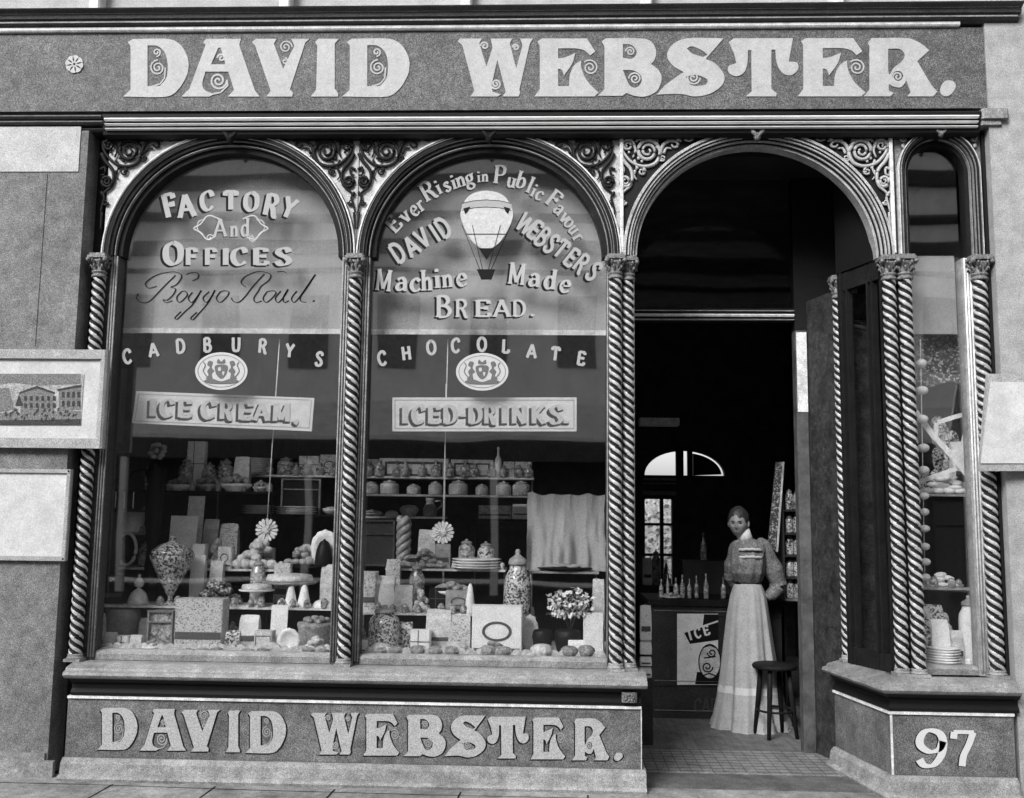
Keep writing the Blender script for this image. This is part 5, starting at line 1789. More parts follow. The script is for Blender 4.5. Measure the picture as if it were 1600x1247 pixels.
good('bouquet', 'flower_bunch', 852, 930, 908, zat(988, .34, 890), .34, [M_WHITE, M_LEAF], 'big bunch of white flowers in the black pot', 'flowers', d=.16)
good('pot', 'dark_bowl', 832, 864, 984, ZD, .32, M_BLACK, 'round black bowl between the big white carton and the flowers', 'bowl')
good('bun', 'fluted_cake', 830, 864, 1006, ZD, .18, M_ICING, 'large fluted cake at the front, below the black bowl', 'cake')
good('jar', 'tall_jar', 788, 830, 858, ZD, .5, M_SWEET, 'very tall jar of sweets behind the big white carton', 'jar')
good('packet', 'paper_packet', 556, 576, 1000, ZD, .2, M_WHITE, 'small white packet in the bottom left corner of the middle window', 'packet', d=.05)
good('disc', 'round_plate', 816, 842, 960, ZD, .42, M_CHINA, 'white plate on edge behind the black bowl', 'plate')
for i, x in enumerate((596, 620, 655, 682, 708, 764, 788, 890, 916)):
    good('bun', 'fluted_tart', x - 13, x + 13, 1010 - (i % 3), ZD + .001, .178, M_CRUST, 'small fluted tart in the row along the foot of the middle window', 'tart', 'tarts along the middle window')
# ---- middle window, low shelf
good('box', 'paper_carton', 557, 590, 893, ZA2, .5, M_PRINT, 'tall printed carton on the low shelf by the middle column', 'carton', d=.1)
good('packet', 'paper_packet', 588, 618, 900, ZA2, .52, M_WHITE, 'white bag right of the tall printed carton', 'bag', d=.08)
good('packet', 'paper_packet', 618, 646, 914, ZA2, .5, M_CREAM, 'cream bag in the middle of the low shelf', 'bag', d=.08)
good('heap', 'pastry_heap', 640, 674, 918, ZA2, .5, M_ICING, 'small heap of iced buns on the low middle shelf', 'buns', d=.1)
good('box', 'paper_carton', 672, 698, 918, ZA2, .56, M_BLACK, 'small black box on the low middle shelf', 'box', d=.08)
good('box', 'paper_carton', 698, 738, 922, ZA2, .52, M_TIN, 'grey box at the right end of the low middle shelf', 'box', d=.1)
good('dish', 'pastry_dish', 674, 738, 908, ZA2 + .085, .6, M_CHINA, 'shallow dish of pastries raised behind the grey box', 'dish')
# ---- middle window, second shelf and beyond
good('heap', 'bun_heap', 622, 698, 856, ZB2, .78, M_CRUST, 'broad heap of buns below the right hanging rosette', 'buns', d=.16)
good('plates', 'plate_stack', 704, 786, 872, ZB2, .8, M_CHINA, 'broad stack of plates on the second middle shelf', 'plates')
good('case', 'show_case', 563, 618, 812, ZB2, .98, M_INT, 'dark panelled case right of the middle column', 'show case', d=.1, parts={'frame': M_MID})
m_ = MB()
zt = zat(810, .9)
for ph in (0, 2 * pi / 3, 4 * pi / 3):
    cxx = xat(633, .9)
    m_.tube([(cxx + .028 * cos(ph + t * .55), .9 + .028 * sin(ph + t * .55), ZB2 + (zt - ZB2) * t / 22) for t in range(23)], .026, 8, 0)
tag(m_.build('barley_twist', M_TIN), 'thick twisted barley sugar pillar left of the bun heap', 'sugar stick')
good('heap', 'loaf_heap', 604, 628, 876, ZB2, .76, M_CRUST, 'little heap of loaves at the left end of the second middle shelf', 'loaves', d=.1)
good('cloth', 'reflection_cloth', 824, 944, 772, ZB4, .74, M_BLIND, 'pale folded cloth added in place of a street reflection above the flowers', 'cloth', d=.1)  # added cloth stands in for a bright reflection in the glass
good('dish', 'dark_tray', 840, 926, 880, ZB4, .66, M_BLACK, 'dark tray of pastries in front of the pale reflection cloth', 'tray', parts={'pastries': M_TIN})
for i, (x0, x1, yt, m, lab) in enumerate(((566, 590, 752, M_CRUST, 'small brown jar, first from the middle column'), (592, 622, 750, M_TIN, 'wide grey jar, second from the middle column'), (634, 656, 756, M_CRUST, 'squat brown jar left of the rosette strings'), (668, 690, 752, M_TIN, 'grey jar behind the rosette strings'), (700, 730, 750, M_TIN, 'wide grey jar right of the rosette strings'), (742, 762, 756, M_CRUST, 'squat brown jar in the right half'), (774, 798, 752, M_TIN, 'grey jar, second from the right end'), (800, 828, 751, M_CRUST, 'brown jar at the right end'))):
    good('jar', 'sweet_jar', x0, x1, yt, ZD2, 1.08, m, lab + ' on the thin shelf', 'jar', 'jars on the thin middle shelf')
good('box', 'long_carton', 592, 700, 717, ZE2, 1.38, M_CREAM, 'long pale carton on the topmost middle shelf, left part', 'carton', d=.1)
good('box', 'long_carton', 704, 770, 719, ZE2, 1.39, M_CREAM, 'shorter pale carton left of the white candle', 'carton', d=.1)
good('bottle', 'white_candle', 772, 783, 698, ZE2, 1.36, M_WHITE, 'thin white candle on the topmost middle shelf', 'candle')
good('box', 'paper_carton', 786, 830, 722, ZE2, 1.38, M_PRINT, 'printed box right of the white candle', 'carton', d=.09)
good('box', 'paper_carton', 566, 590, 718, ZE2, 1.38, M_TIN, 'grey box beside the middle column on the topmost middle shelf', 'carton', d=.09)
good('dome', 'white_pudding', 600, 622, 797, ZC2, 1.3, M_WHITE, 'low white pudding left of the fluted dome', 'pudding')
good('bun', 'fluted_dome', 624, 652, 789, ZC2, 1.3, M_ICING, 'pale fluted dome cake left of the jug', 'cake')
good('jug', 'milk_jug', 656, 686, 778, ZC2, 1.3, M_TIN, 'grey jug with a handle left of the rosette strings', 'jug')
good('dish', 'pastry_dish', 562, 598, 796, ZC2, 1.3, M_CHINA, 'small dish of pastries right of the middle column', 'dish')
good('box', 'lace_box', 748, 798, 790, ZC3, 1.32, M_PRINT, 'box in patterned lace paper right of the rosette strings', 'box', d=.1)
good('packet', 'paper_packet', 800, 826, 788, ZC3, 1.3, M_WHITE, 'white packet right of the patterned lace box', 'packet', d=.06)

# ---- hanging signs and rosettes


def hang_sign(corners, Y, label, txt, letters, strings, name='hanging_sign'):
    c = [at(x, y, Y) for x, y in corners]
    ctr = (c[0] + c[1] + c[2] + c[3]) / 4
    t = thing(name, (ctr.x, Y, min(p.z for p in c)), label, 'sign', 'paper signs hung in the windows')
    mb = MB()
    mb.sheet([(p.x, p.z) for p in c], Y, Y + .006)
    mb.build('board', mat('sign_card', .62, .8, .2, ((180, .16), (20, .1)), grain=.2), t)
    mb = MB()
    k = .93
    mid = Vector((sum(p[0] for p in corners) / 4, sum(p[1] for p in corners) / 4))
    inn = [(mid.x + (x - mid.x) * .97, mid.y + (y - mid.y) * .84) for x, y in corners]
    fnp = lambda u, v: (lambda q: (q.x, q.z))(at(u, v, Y))
    for i in range(4):
        mb.ribbon([inn[i], inn[(i + 1) % 4]], 1.2, fnp, Y - .001 - .0002 * i, .0008)
    mb.build('border_line', mat('sign_rule', .28, .6, .3), t)
    letters(t)
    return t


SL = [mat('sign_letter_pale', .50, .6, .3, ((190, .2),)), M_SHADE]
CR = [(213, 611), (491, 622), (487, 674), (206, 661)]
IY = .20


def cream(t):
    for c, x, s in (('I', 239, 1.3), ('C', 261, 1.0), ('E', 288, 1.05), ('C', 326, 1.05), ('R', 354, .95), ('E', 383, 1.1), ('A', 409, .95), ('M', 440, .95), (',', 463, 1)):
        pen_letter(c, x, 641 + (x - 348) * .0395, 27, 2.2, IY, t, SL, asp=s, pen=.30, thin=.09, shade=[(-3.8, 3.6), (-1.9, 3.2), (-.6, 2.8)])


def drinks(t):
    for c, x, s in (('I', 633, 1.2), ('C', 654, .95), ('E', 678, 1.0), ('D', 703, .95), ('-', 724, 1), ('D', 742, .95), ('R', 766, .85), ('I', 788, 1.1), ('N', 811, .95), ('K', 841, .95), ('S', 869, 1.1), ('.', 885, 1)):
        pen_letter(c, x, 648, 27, 0, IY, t, SL, asp=s, pen=.30, thin=.09, shade=[(-3.8, 3.6), (-1.9, 3.2), (-.6, 2.8)])


hang_sign(CR, IY, 'tilted pale paper sign reading ICE CREAM in the left window', '', cream, None)
hang_sign([(613, 621), (901, 621), (901, 674), (613, 674)], IY, 'level pale paper sign reading ICED-DRINKS in the middle window', '', drinks, None)
for cx, cy, r, tops, lab in ((417, 828, 18, [(437, 530)], 'pale petalled paper rosette hanging in the left window'), (692, 832, 17.5, [(700, 530), (697, 600)], 'pale petalled paper rosette hanging in the middle window')):
    Y = .3
    c = at(cx, cy, Y)
    R_ = r * (Y + 5.69) / F_PX
    t = thing('paper_rosette', (c.x, Y, c.z - R_), lab, 'rosette', 'paper rosettes on strings')
    mb = MB()
    for i in range(16):
        a = 2 * pi * i / 16
        p = [(R_ * q * cos(a + d), R_ * q * sin(a + d)) for q, d in ((.3, -.12), (.85, -.17), (1, -.08), (1, .08), (.85, .17), (.3, .12))]
        mb.add([(c.x + u, Y - .004 - .006 * (i % 2), c.z + v) for u, v in p] + [(c.x + u, Y + .002 - .006 * (i % 2), c.z + v) for u, v in p],
               [tuple(range(6)), tuple(range(11, 5, -1))] + [(k, (k + 1) % 6, 6 + (k + 1) % 6, 6 + k) for k in range(6)])
    mb.build('petals', M_CREAM, t)
    mb = MB()
    mb.ball((c.x, Y - .01, c.z), R_ * .38, .010, R_ * .38, n=14)
    mb.build('centre', M_PRINT, t)
    mb = MB()
    for i, (tx, ty) in enumerate(tops):
        q = at(tx, ty, Y)
        mb.tube([(q.x, Y + .003 * i, q.z), (c.x + .008 * i, Y, c.z + R_ * .9)], .0035, 5)
    mb.build('string', M_LINE, t)

# ---- the narrow right window
Yn = .3
def ng(kind, name, x0, x1, yt, z, Y, m, label, cat, **kw):
    return good(kind, name, x0, x1, yt, z, Y, m, label, cat, **kw)


zn1 = shelf(1428, 1530, 918, .26, .2, M_TIN, 'shelf under the black cabinet in the narrow right window')
zn2 = shelf(1428, 1530, 772, .3, .2, M_TIN, 'upper shelf of crumpled paper in the narrow right window')
ng('case', 'dark_cabinet', 1456, 1530, 776, zn1, .38, M_BLACK, 'black cabinet in the middle of the narrow right window', 'cabinet', d=.12, parts={'frame': M_BLACK})
ng('heap', 'crumpled_paper', 1440, 1524, 738, zn2, .38, M_WHITE, 'crumpled white paper on the upper shelf of the narrow window', 'paper', d=.12)
ng('packet', 'paper_packet', 1440, 1470, 945, ZD, .26, M_SWEET, 'mottled bag at the foot of the narrow window', 'bag', d=.08)
ng('heap', 'fancy_goods', 1450, 1500, 955, ZD, .34, M_PRINT, 'heap of fancy wrapped goods at the foot of the narrow window', 'sweets', d=.12)
ng('jar', 'white_canister', 1497, 1526, 930, ZD, .27, M_WHITE, 'white canister at the right foot of the narrow window', 'canister')
ng('plates', 'plate_stack', 1444, 1496, 1010, ZD, .2, M_CHINA, 'low stack of plates at the foot of the narrow window', 'plates')
ng('heap', 'pale_goods', 1434, 1524, 640, zn2, .46, M_SWEET, 'tall pile of mottled goods behind the crossed streamers', 'goods', d=.1)
mb = MB()
pp = [(1426, 526), (1510, 526), (1508, 570), (1512, 604), (1480, 597), (1450, 606), (1428, 598), (1430, 560)]
q = [at(x, y, .36) for x, y in pp]
mb.sheet([(p.x, p.z) for p in q], .33, .38)
tag(mb.build('dark_bunting', M_SWEETD), 'dark speckled cloth hung below the card in the narrow window', 'cloth')
t = thing('ball_garland', (xat(1443, .2, 800), .2, zat(905, .2, 1443)), 'string of white paper balls hanging beside the right twisted columns', 'garland')
for i, y in enumerate((568, 610, 655, 700, 735, 775, 800, 826, 854, 878, 902)):
    p = at(1440 + (y - 568) * .02, y, .2)
    mb = MB()
    rr = .034 if y < 745 else .028
    mb.ball(p, rr * (1 + .1 * (i % 2)), rr, rr * .8, n=10, k=7)
    mb.build('ball', M_WHITE, t)
mb = MB()
p0, p1 = at(1438, 530, .2), at(1445, 905, .2)
mb.tube([p0, p1], .003, 5)
mb.build('cord', M_LINE, t)
t = thing('paper_streamers', (xat(1480, .24, 690), .24, zat(745, .24, 1480)), 'crossed white paper streamers in the narrow right window', 'streamers')
for j, pl in enumerate(([(1428, 640), (1458, 680), (1490, 715), (1518, 750)], [(1518, 640), (1506, 690), (1492, 722)], [(1466, 660), (1490, 652), (1516, 645)], [(1440, 752), (1480, 738), (1520, 722)], [(1466, 660), (1464, 690), (1478, 705)])):
    mb = MB()
    mb.ribbon(pl, 7 if j else 9, lambda u, v: (lambda q: (q.x, q.z))(at(u, v, .24)), .24 + .006 * j, .003)
    mb.build('streamer', M_WHITE, t)

# ---- the many smaller things that fill the gaps
EXTRA = [
 # left window, low shelf, behind the front row
 ('packet', 'paper_packet', 300, 322, 868, 'ZA1', .68, M_WHITE, 'white packet behind the dark heap of fruit loaves', 'packet', .06),
 ('packet', 'paper_packet', 330, 350, 876, 'ZA1', .69, M_CREAM, 'cream packet behind the dark heap of fruit loaves', 'packet', .06),
 ('jar', 'sweet_jar', 392, 416, 872, 'ZA1', .69, M_JAR, 'jar at the back of the low left shelf', 'jar', None),
 ('box', 'paper_carton', 430, 456, 880, 'ZA1', .70, M_PRINT, 'printed box behind the sugar cones', 'carton', .06),
 ('heap', 'pastry_heap', 432, 452, 934, 'ZA1', .47, M_ICING, 'tiny heap of iced cakes left of the sugar cones', 'cakes', .06),
 # left window, floor, back row under the low shelf
 ('packet', 'paper_packet', 222, 240, 966, 'ZD', .46, M_CREAM, 'cream packet left of the small dark glazed case', 'packet', .06),
 ('heap', 'pastry_heap', 352, 380, 968, 'ZD', .5, M_CRUST, 'heap of buns in the shade right of the big pale carton', 'buns', .1),
 ('bun', 'fluted_cake', 412, 440, 1004, 'ZD', .2, M_ICING, 'pale fluted cake left of the round white plate', 'cake', None),
 ('heap', 'pastry_heap', 474, 522, 992, 'ZD', .22, M_ICING, 'heap of iced cakes in front of the dark basket', 'cakes', .08),
 ('packet', 'paper_packet', 208, 226, 992, 'ZD', .22, M_CREAM, 'small cream packet in front of the grey basin, right side', 'packet', .05),
 # left window, second shelf and up
 ('jar', 'sweet_jar', 216, 236, 846, 'ZB1', .84, M_JAR, 'glass jar behind the urn on the second shelf', 'jar', None),
 ('box', 'paper_carton', 404, 428, 856, 'ZB1', .9, M_CREAM, 'cream box behind the big heap of iced pastries', 'carton', .06),
 ('packet', 'paper_packet', 344, 372, 818, 'ZB1', .9, M_PRINT, 'printed bag standing behind the pastries on the second shelf', 'bag', .06),
 ('packet', 'paper_packet', 318, 342, 812, 'ZB1', .92, M_TIN, 'grey bag standing right of the white card', 'bag', .06),
 ('jar', 'sweet_jar', 206, 232, 718, 'ZDL', 1.12, M_JAR, 'jar half hidden by the black ornamental stand', 'jar', None),
 ('jar', 'sweet_jar', 338, 362, 716, 'ZDL', 1.13, M_JAR, 'jar behind the right hand oval dish', 'jar', None),
 ('packet', 'paper_packet', 364, 388, 714, 'ZDL', 1.12, M_CREAM, 'cream packet behind the right hand oval dish', 'packet', .06),
 ('dish', 'oval_dish', 392, 418, 750, 'ZDL', 1.05, M_CHINA, 'small white dish at the right end of the dark shelf', 'dish', None),
 # middle window
 ('jar', 'sweet_jar', 716, 742, 842, 'ZB2', .9, M_JAR, 'glass jar behind the broad stack of plates', 'jar', None),
 ('jar', 'sweet_jar', 746, 772, 846, 'ZB2', .9, M_SWEET, 'jar of sweets behind the broad stack of plates', 'jar', None),
 ('packet', 'paper_packet', 654, 680, 828, 'ZB2', .92, M_CREAM, 'cream bag behind the bun heap, under the rosette', 'bag', .06),
 ('packet', 'paper_packet', 680, 704, 850, 'ZB2', .9, M_TIN, 'grey bag right of the bun heap', 'bag', .06),
 ('packet', 'paper_packet', 604, 626, 874, 'ZA2', .66, M_PRINT, 'printed bag at the back of the low middle shelf', 'bag', .06),
 ('jar', 'sweet_jar', 640, 664, 878, 'ZA2', .66, M_JAR, 'jar at the back of the low middle shelf', 'jar', None),
 ('cone', 'sugar_cone', 726, 744, 912, 'ZA2', .46, M_WHITE, 'white sugar cone at the right end of the low middle shelf', 'sugar loaf', None),
 ('packet', 'paper_packet', 626, 646, 972, 'ZD', .36, M_SWEET, 'mottled bag right of the big jar of wrapped sweets', 'bag', .06),
 ('heap', 'pastry_heap', 742, 800, 1000, 'ZD', .19, M_CRUST, 'low heap of buns in front of the big white carton', 'buns', .06),
 ('packet', 'paper_packet', 888, 914, 1000, 'ZD', .24, M_WHITE, 'low white packet right of the black flower pot', 'packet', .05),
 ('stand', 'cake_stand', 800, 838, 946, 'ZD', .62, M_CHINA, 'cake stand at the back, left of the flowers', 'cake stand', None),
 ('packet', 'paper_packet', 926, 944, 905, 'ZD', .55, M_CREAM, 'tall cream bag at the right edge behind the flowers', 'bag', .06),
 ('bun', 'fluted_cake', 582, 612, 1004, 'ZD', .21, M_ICING, 'pale fluted cake in front of the big jar of sweets', 'cake', None),
 ('bun', 'fluted_cake', 700, 732, 1003, 'ZD', .22, M_ICING, 'pale fluted cake in front of the printed packet', 'cake', None),
 ('card', 'show_card', 560, 578, 920, 'ZA2', .46, M_WHITE, 'white card leaning on the tall printed carton', 'card', None),
 # narrow window
 ('packet', 'paper_packet', 1452, 1478, 968, 'ZD', .22, M_WHITE, 'white bag at the foot of the narrow window', 'bag', .06),
 ('packet', 'paper_packet', 1472, 1500, 985, 'ZD', .25, M_CREAM, 'cream bag left of the white canister', 'bag', .06),
 ('heap', 'pastry_heap', 1440, 1500, 893, 'zn1', .3, M_WHITE, 'white cakes on the shelf in front of the black cabinet', 'cakes', .06),
 ('packet', 'paper_packet', 1488, 1522, 690, 'zn2', .42, M_WHITE, 'white parcel right of the mottled goods on the upper shelf', 'parcel', .08),
]
for kind, nm, x0, x1, yt, zn, Y, m, lab, cat, d in EXTRA:
    good(kind, nm, x0, x1, yt, globals()[zn], Y, m, lab, cat, d=d)

ROWS = [
 ('jar', 'small_glass', 'ZA1', .44, 252, 528, 13, 15, M_JAR, 'small glass of sweets in the row along the low left shelf', 'glass', 'small glasses on the low left shelf'),
 ('bun', 'small_cake', 'ZB1', .74, 302, 436, 9, 11, M_ICING, 'small iced cake in the row edging the second left shelf', 'cake', 'small cakes on the second left shelf'),
 ('jar', 'small_glass', 'ZA2', .44, 596, 742, 9, 15, M_JAR, 'small glass of sweets in the row along the low middle shelf', 'glass', 'small glasses on the low middle shelf'),
 ('bun', 'small_cake', 'ZB2', .74, 690, 786, 7, 11, M_ICING, 'small iced cake in the row edging the second middle shelf', 'cake', 'small cakes on the second middle shelf'),
 ('jar', 'small_tin', 'ZDL', .995, 258, 416, 9, 13, M_TIN, 'small tin in the row along the long dark shelf', 'tin', 'small tins on the long dark shelf'),
 ('bottle', 'scent_bottle', 'ZE1', 1.32, 340, 530, 11, 20, M_JAR, 'small glass bottle in the row along the topmost left shelf', 'bottle', 'small bottles on the topmost left shelf'),
 ('bottle', 'scent_bottle', 'ZE2', 1.32, 570, 828, 13, 22, M_JAR, 'small glass bottle in the row along the topmost middle shelf', 'bottle', 'small bottles on the topmost middle shelf'),
 ('packet', 'wrapped_sweet', 'ZD', .21, 160, 520, 18, 9, M_SWEET, 'little wrapped sweet strewn along the front of the left window', 'sweet', 'wrapped sweets strewn in the left window'),
 ('packet', 'wrapped_sweet', 'ZD', .21, 562, 936, 18, 9, M_SWEET, 'little wrapped sweet strewn along the front of the middle window', 'sweet', 'wrapped sweets strewn in the middle window'),
 ('jar', 'small_glass', 'ZH', .79, 158, 232, 5, 12, M_JAR, 'small glass in the row on the far left shelf', 'glass', 'small glasses on the far left shelf'),
 ('packet', 'wrapped_sweet', 'ZD', .17, 1440, 1522, 6, 10, M_WHITE, 'little white sweet strewn at the foot of the narrow window', 'sweet', 'white sweets in the narrow window'),
 ('jar', 'small_glass', 'zn1', .28, 1440, 1522, 5, 16, M_JAR, 'small glass in the row under the black cabinet', 'glass', 'small glasses in the narrow window'),
]
for kind, nm, zn, Y, x0, x1, n_, hp, m, lab, cat, grp in ROWS:
    z_ = globals()[zn]
    proto = None
    pitch_ = (x1 - x0) / (n_ - 1)
    for i in range(n_):
        x = x0 + pitch_ * i + random.uniform(-.22, .22) * pitch_
        base_y = (at(x, 900, Y) - at(x, 901, Y)).z
        if proto is None:
            yt_ = 900 + (at(x, 900, Y).z - (z_ + hp * base_y)) / base_y
            proto = good(kind, nm, x - hp * .36, x + hp * .36, yt_, z_, Y, m, lab, cat, grp, d=.03 if kind == 'packet' else None)
            continue
        o = proto.copy()
        COL.objects.link(o)
        o.location = (xat(x, Y, 900), Y + random.uniform(-.012, .012), z_)
        k_ = random.uniform(.82, 1.15)
        o.scale = (k_, k_, k_)
        o.rotation_euler = (0, 0, random.uniform(-.6, .6))
        for ch in list(proto.children):
            c_ = ch.copy()
            COL.objects.link(c_)
            c_.parent = o

# ================================================================== inside the doorway
CY = 1.83
cz1 = .95
ct = thing('shop_counter', (xat(1080, CY, 1000), CY, .07), 'dark panelled shop counter seen through the doorway behind the woman', 'counter')
xa, xb = xat(1018, CY, 1000), xat(1222, CY, 1000)
mb = MB()
mb.box(xa, xb, CY, CY + .55, .07, cz1 - .045, 0, .004)
mb.box(xa, xb, CY - .012, CY - .001, .07, .13)
mb.box(xa, xb, CY - .012, CY - .001, .31, .35)
mb.box(xa, xb, CY - .012, CY - .001, cz1 - .12, cz1 - .05)
mb.box(xa, xa + .14, CY - .012, CY - .001, .351, cz1 - .121)
mb.build('carcase', M_INT, ct)
mb = MB()
mb.box(xa - .03, xb + .03, CY - .04, CY + .58, cz1 - .044, cz1, 0, .01)
mb.build('counter_top', M_DARK, ct)
for z in (.128, .345, cz1 - .085, cz1 - .058):
    mb = MB()
    mb.molding([(CY - .012, z - .003), (CY - .02, z), (CY - .012, z + .003)], xa + .02, xb - .25)
    mb.build('moulding', M_SILL, ct)
for i, c in enumerate('CAD'):
    pen_letter(c, 1090 + i * 13, 1102, 20, 0, CY - .012, ct, [M_FAINT], asp=.7, pen=.2, thin=.1, name='letter')
# poster on the counter front
pt = thing('paper_poster', (xat(1085, CY, 1000), CY - .014, zat(1072, CY - .014)), 'white poster with a slanted black ICE band and round emblem on the counter front', 'poster')
PYY = CY - .014
fnp = lambda u, v: (lambda q: (q.x, q.z))(at(u, v, PYY))
mb = MB()
mb.holed([[(1058, 959), (1122, 959), (1122, 1070), (1058, 1070)]], fnp, PYY, .002)
mb.build('sheet', M_WHITE, pt)
for k, lp in enumerate(([(1069, 989), (1122, 972), (1122, 1000), (1078, 1006)], [(1100, 960), (1122, 960), (1122, 969), (1098, 977)], [(1089, 1050), (1122, 1050), (1122, 1069), (1086, 1069)])):
    mb = MB()
    mb.holed([lp], fnp, PYY - .002 - .0004 * k, .0015)
    mb.build('dark_band', M_SHADE, pt)
for c, x, y in (('I', 1078, 993), ('C', 1090, 989), ('E', 1103, 985)):
    pen_letter(c, x, y, 15, -16, PYY - .002, pt, [M_WHITE], asp=.85, pen=.28, thin=.14, serif=False)
mb = MB()
mb.holed([ev(1109, 1034, 18, 28), ev(1109, 1034, 16.2, 26)], fnp, PYY - .0034, .001, 1)
mb.holed([ev(1109, 1034, 16, 25.7)], fnp, PYY - .0032, .001, 0)
for q in (spiral(1105, 1042, 9, 2, 1.5, 0, 1), spiral(1112, 1020, 7, 2, 1.3, pi, -1), [(1098, 1012), (1109, 1008), (1119, 1012)], [(1097, 1056), (1108, 1052), (1118, 1056)], [(1100, 1028), (1118, 1026)]):
    mb.ribbon(q, 2.2, fnp, PYY - .0045, .001, 1)
mb.build('emblem', [M_CREAM, M_SHADE], pt)
# bottles and glasses on the counter
for i, (x, yt, w, lab) in enumerate(((1033, 905, 7, 'first from the left'), (1043, 897, 5, 'second from the left, thinner'), (1056, 902, 8, 'third from the left'), (1066, 898, 8, 'fourth from the left'), (1077, 904, 6, 'fifth from the left, short'), (1088, 899, 6, 'sixth from the left'), (1103, 896, 8, 'second from the right'), (1130, 902, 8, 'nearest the woman'))):
    good('bottle', 'cordial_bottle', x - w / 2, x + w / 2, yt, cz1, CY + .12 + .03 * (i % 2), M_JAR, 'cordial bottle on the counter, ' + lab, 'bottle', 'bottles on the counter')
good('dish', 'white_plate', 1034, 1064, 926, cz1, CY + .05, M_CHINA, 'small white plate on the counter in front of the bottles', 'plate')
for x0, x1, yt, m, kd, nm, lab, ct_ in ((1004, 1018, 872, M_WHITE, 'packet', 'paper_packet', 'white packet against the bright rear window, left', 'packet'), (1018, 1032, 858, M_JAR, 'jar', 'sweet_jar', 'jar against the bright rear window, in the middle', 'jar'), (1034, 1048, 876, M_SWEETD, 'heap', 'dark_parcels', 'dark parcels heaped at the right of the rear window', 'parcels')):
    good(kd, nm, x0, x1, yt, oz0 + .001, bwY - .10, m, lab, ct_, d=.12)
mb = MB()
mb.box(ax - ar - .1, ox1 + .05, bwY - .22, bwY - .001, .07, oz0, 0, .01)
tag(mb.build('side_bench', M_INT), 'dark cupboard below the bright rear window', 'cupboard')
for i, (yt, yb) in enumerate(((946, 1000), (1002, 1022), (1026, 1040), (1043, 1058))):
    Y = 1.0
    good('packet', 'paper_packet', 1000, 1017, yt, zat(yb, Y, 1008), Y, M_WHITE, ['tall white packet on top of the pile', 'second white packet down the pile', 'third white packet down the pile', 'lowest white packet of the pile'][i] + ' just inside the door', 'packet', 'pile of white packets', d=.05)
mb = MB()
mb.box(xat(992, 1.0, 1080), xat(1019, 1.0, 1080), .95, 1.06, .07, zat(1058, 1.0, 1008) - .001, 0, .006)
tag(mb.build('wooden_crate', M_INT), 'dark crate under the white packets just inside the door', 'crate')
mb = MB()
Y = 3.2
mb.box(xat(1000, Y, 650), xat(1062, Y, 650), Y, Y + .2, zat(661, Y), zat(650, Y), 0, .004)
tag(mb.build('wall_shelf', M_LINE), 'bright shelf edge high inside the dark shop, left of the doorway', 'shelf')
good('bottle', 'soda_siphon', 1094, 1104, 832, zat(870, 3.0), 3.0, M_JAR, 'slim soda siphon standing behind the counter', 'siphon')
mb = MB()
mb.box(xat(1064, 3.0, 880), xat(1180, 3.0, 880), 2.9, 3.1, .07, zat(870, 3.0) - .001, 0, .01)
tag(mb.build('back_counter', M_INT), 'dark back counter behind the main counter', 'counter')
# right hand shelves of jars, and the leaning frame
Y = 2.0
sx0, sx1 = xat(1226, Y, 850), xat(1290, Y, 850)
t = thing('jar_shelves', ((sx0 + sx1) / 2, Y, .07), 'dark open shelves of jars to the right of the woman', 'shelves')
zs_ = []
for y in (790, 826, 860, 894, 928):
    mb = MB()
    z = zat(y, Y)
    zs_.append(z)
    mb.box(sx0, sx1, Y, Y + .2, z - .015, z)
    mb.build('shelf_board', M_SILL if y == 928 else M_INT, t)
for x in (sx0 - .015, sx1 + .001):
    mb = MB()
    mb.box(x, x + .014, Y, Y + .2, .07, zat(740, Y))
    mb.build('upright', M_INT, t)
for i, z in enumerate(zs_):
    for j, (a, b) in enumerate(((1228, 1240), (1240, 1253))):
        good('jar', 'sweet_jar', a, b, (790, 826, 860, 894, 928)[i] - 26 + 3 * ((i + j) % 2), z, Y + .08, (M_SWEET, M_JAR)[(i + j) % 2], ['left', 'right'][j] + ' jar on the ' + ['topmost', 'second', 'middle', 'fourth', 'lowest'][i] + ' shelf beside the woman', 'jar', 'jars on the shelves beside the woman')
t = thing('leaning_frame', (xat(1206, 1.95, 860), 1.95, zat(862, 1.95)), 'narrow dark picture in a bright edged frame, tilted above the woman', 'picture')
fn17 = lambda u, v: (lambda q: (q.x, q.z))(at(u, v, 1.95))
mb = MB()
mb.holed([[(1213, 722), (1224, 722), (1214, 860), (1200, 856)]], fn17, 1.95, .03)
mb.build('picture', M_SWEETD, t)
mb = MB()
mb.ribbon([(1224, 722), (1214, 862)], 2.6, fn17, 1.942, .036)
mb.build('frame', M_LINE, t)

# ---- stool
SY = 1.29
st = thing('wooden_stool', (xat(1211, SY, 1100), SY, .07), 'dark round wooden stool standing in front of the woman', 'stool')
cx = xat(1211, SY, 1090)
zs = zat(1028, SY)
mb = MB()
mb.lathe([(.11, zs - .035), (.150, zs - .03), (.156, zs - .012), (.145, zs), (.02, zs + .002)], (cx, SY, 0), n=28)
mb.build('seat', M_DARK, st)
for k in range(4):
    a = pi / 4 + k * pi / 2 + .25
    mb = MB()
    mb.tube([(cx + .10 * cos(a), SY + .10 * sin(a), zs - .028), (cx + .115 * cos(a), SY + .115 * sin(a), zs - .2), (cx + .15 * cos(a), SY + .15 * sin(a), .07)], [.016, .019, .013], 8)
    mb.build('leg', M_DARK, st)
mb = MB()
mb.tube([(cx + .128 * cos(2 * pi * i / 16), SY + .128 * sin(2 * pi * i / 16), .25) for i in range(17)], .008, 6)
mb.build('foot_ring', M_DARK, st)

